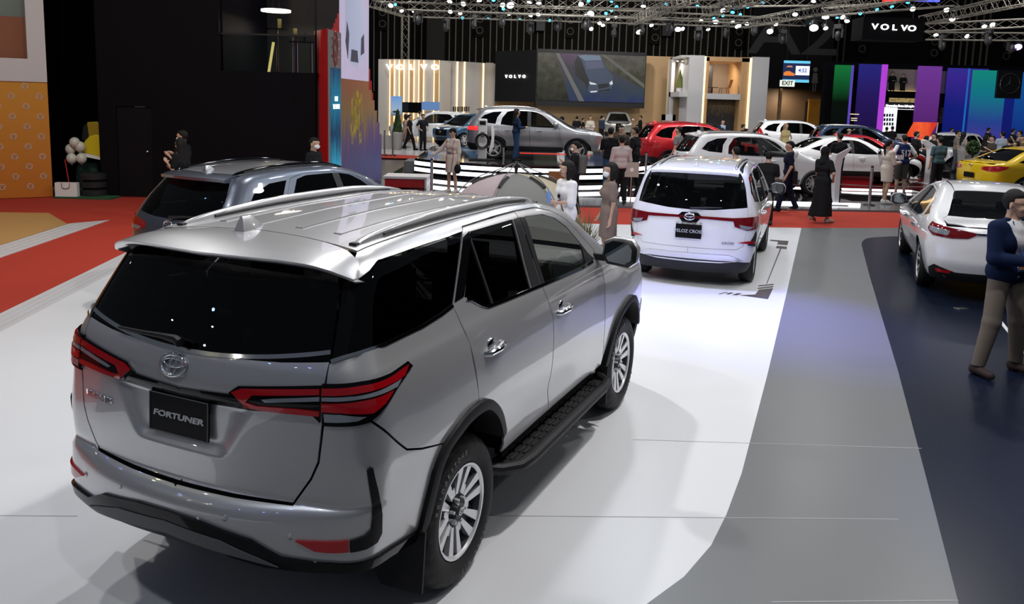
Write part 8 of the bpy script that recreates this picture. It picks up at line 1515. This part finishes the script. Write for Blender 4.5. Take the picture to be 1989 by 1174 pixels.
# far visitors: place (photo survey), distance, look
for (px, Y, h, face, top, bot, hair, sl, low, arms, step, label, kw) in (
    (795, 39.2, 1.68, -.1, BLK, BLK, 'short', 'short', 'trousers', ('back', 'hang'), .24, 'person with a black backpack striding past the blue crossover', {}), (787, 40.4, 1.66, PI, (.35, .22, .18), (.3, .2, .17), 'bob', 'short', 'dress', ('down', 'down'), 0, 'person in pale pink half hidden by the striding backpacker', dict(hem=.4)), (821, 39.0, 1.72, -.8, BLK, BLK, 'short', 'short', 'trousers', ('hip', 'hip'), 0, 'man in black with hands on hips before the blue crossover', {}),
    (815, 44.4, 1.78, .3, (.55, .60, .60), (.35, .4, .4), 'short', 'long', 'trousers', ('down', 'front'), 0, 'man in a long pale shirt beside the white estate car', {}), (955, 33.0, 1.80, S_2, (.35, .40, .48), BLK, 'short', 'short', 'trousers', ('down', 'down'), 0, 'man in a pale shirt looking over the roof of the grey crossover', {}), (1090, 40.0, 1.76, PI*.75, WHT, BLK, 'short', 'short', 'trousers', ('down', 'front'), 0, 'man in a white tee with a cap and a pale backpack behind the grey crossover', dict(hat=BLK)),
    (1118, 48.0, 1.66, N_, BLK, BLK, 'short', 'short', 'trousers', ('front', 'front'), 0, 'man in black seen from behind under the big screen', {}), (1144, 46.0, 1.74, S_2, CREAM, CREAM, 'pony', 'long', 'dress', ('fold', 'fold'), 0, 'hostess in a pale dress holding a tablet under the big screen', dict(female=True, hem=.55)), (1166, 50.0, 1.70, .6, (.03, .045, .075), BLK, 'crop', 'long', 'trousers', ('front', 'down'), 0, 'man in a dark blue suit beside the champagne crossover', {}),
    (1130, 51.0, 1.5, 0, BLK, BLK, 'short', 'short', 'trousers', ('down', 'down'), 0, 'short person in black behind the hostess with the tablet', {}), (1241, 52.0, 1.74, PI, BLK, BLK, 'short', 'long', 'trousers', ('front', 'front'), 0, 'person in black at the door of the champagne crossover', {}), (1277, 48.0, 1.30, 0, BLK, BLK, 'short', 'short', 'trousers', ('down', 'down'), 0, 'dark haired person left of the white square arch', {}), (1321, 48.5, 1.36, 0, (.3, .3, .28), BLK, 'crop', 'short', 'trousers', ('down', 'down'), 0, 'grey haired person right of the white square arch', {}),
    (1400, 41.8, 1.80, S_2+.2, (.3, .36, .46), (.3, .32, .36), 'short', 'long', 'trousers', ('front', 'front'), 0, 'man in a navy blazer and pale trousers before the black saloon', dict(jacket=(.01, .015, .04))), (1440, 38.0, 1.66, 0, BLK, BLK, 'short', 'short', 'trousers', ('front', 'front'), 0, 'person in black at the right end of the black saloon', {}), (1446, 34.0, 1.58, .3, BLK, BLK, 'short', 'short', 'trousers', ('front', 'down'), 0, 'dark haired person, left of two behind the white and silver crossover', {}), (1464, 33.0, 1.56, 0, BLK, BLK, 'short', 'short', 'trousers', ('front', 'down'), 0, 'dark haired person, right of two behind the white and silver crossover', {}), (1485, 32.0, 1.46, 0, BLK, BLK, 'short', 'short', 'trousers', ('down', 'down'), 0, 'dark haired person below the tail of the white tall crossover', {}),
    (1523, 36.0, 1.78, S_2+.2, (.50, .42, .20), (.50, .42, .20), 'fair', 'none', 'skirt', ('hip', 'down'), 0, 'fair haired woman in a long yellow dress before the white tall crossover', dict(female=True, shin=.1)), (1618, 34.0, 1.62, .4, (.05, .06, .10), BLK, 'short', 'short', 'trousers', ('front', 'down'), 0, 'dark haired man in a blue and white top behind the white saloon', {}), (1645, 37.0, 1.60, 0, (.03, .03, .035), BLK, 'crop', 'short', 'trousers', ('down', 'down'), 0, 'person in a beige bucket hat behind the red saloon', dict(hat=(.35, .28, .20))), (1660, 40.7, 1.76, .5, (.16, .17, .18), (.14, .15, .16), 'short', 'long', 'trousers', ('front', 'back'), .1, 'man in a grey suit near the indigo lit panel', {}), (1646, 44.5, 1.65, 0, (.08, .05, .04), BLK, 'long', 'short', 'dress', ('down', 'down'), 0, 'woman in dark clothes left of the man in the grey suit', dict(female=True, hem=.5)), (1677, 41.0, 1.60, S_2, BLK, BLK, 'short', 'short', 'trousers', ('down', 'down'), 0, 'masked person in black under the indigo lit panel', dict(mask=True)),
    (1718, 44.0, 1.60, N_, BLK, BLK, 'short', 'short', 'trousers', ('down', 'down'), 0, 'dark figure, left of two before the white shelf panel', {}), (1729, 43.5, 1.66, N_, BLK, BLK, 'short', 'short', 'trousers', ('front', 'down'), 0, 'dark figure, right of two before the white shelf panel', {}), (1812, 30.0, 1.70, PI, BLK, BLK, 'short', 'long', 'trousers', ('front', 'down'), 0, 'person in black beside the red lectern screen', {}), (1797, 33.0, 1.50, 0, (.03, .028, .028), BLK, 'bob', 'short', 'trousers', ('front', 'down'), 0, 'dark person in front of the red lectern screen', {}),
    (1856, 34.0, 1.74, -.3, (.20, .18, .15), (.08, .09, .11), 'short', 'short', 'trousers', ('front', 'down'), .05, 'man in a beige tee and grey jeans beside the woman in the grey dress', {}), (1868, 33.0, 1.70, .2, (.26, .25, .25), (.26, .25, .25), 'long', 'none', 'dress', ('phone', 'down'), .05, 'woman with long hair in a sleeveless grey dress', dict(female=True, hem=.42)), (1944, 33.0, 1.76, N_, (.40, .47, .58), BLK, 'short', 'long', 'trousers', ('front', 'front'), 0, 'man in a pale blue shirt seen from behind among the crowd', {}), (1925, 30.0, 1.66, PI, (.05, .04, .035), BLK, 'short', 'short', 'trousers', ('phone', 'front'), 0, 'dark person with a phone left of the man in the pale blue shirt', {}), (1912, 32.0, 1.62, 0, (.02, .02, .02), BLK, 'long', 'short', 'trousers', ('down', 'down'), 0, 'dark woman behind the man in the teal polo', dict(female=True)),
    (1958, 29.0, 1.62, N_, BLK, BLK, 'short', 'short', 'trousers', ('down', 'down'), 0, 'dark figure above the roof of the yellow saloon', {}), (1972, 28.0, 1.55, PI, (.04, .03, .03), BLK, 'bob', 'short', 'trousers', ('front', 'front'), 0, 'dark haired person second from the edge above the yellow saloon', dict(female=True)), (1984, 29.5, 1.72, PI, (.10, .07, .03), BLK, 'short', 'short', 'trousers', ('down', 'down'), 0, 'person in a patterned brown top at the right edge above the yellow saloon', {}), (1977, 36.0, 1.76, PI*.8, (.28, .18, .13), BLK, 'crop', 'none', 'trousers', ('up', 'front'), 0, 'bare armed person lit from above in the crowd at the right', {}), (1843, 43.6, 1.66, 0, BLK, BLK, 'short', 'short', 'trousers', ('down', 'down'), 0, 'dark figure left of the white coupe', {}), (1915, 44.0, 1.70, 0, BLK, BLK, 'short', 'short', 'trousers', ('down', 'down'), 0, 'dark figure under the teal lit panel', {}), (1963, 41.0, 1.74, 0, BLK, BLK, 'short', 'short', 'trousers', ('up', 'down'), 0, 'dark figure with a raised camera at the right', {})):
    person(label, at(px, 300, Y).x, Y, face, h, .0, top, bot, hair, sl, low, arms, step, 0, shoes=BLK, **kw)
for px, h, lab in ((1731, 1.75, 'dark figure, left of two on the booth balcony'), (1752, 1.62, 'dark figure, right of two on the booth balcony')): q = at(px, 200, 56.75); person(lab, q.x, 56.9, S_2, h, at(px, 190, 56.8).z, BLK, BLK, 'short', 'long', 'trousers', ('front', 'front'), 0, 0)
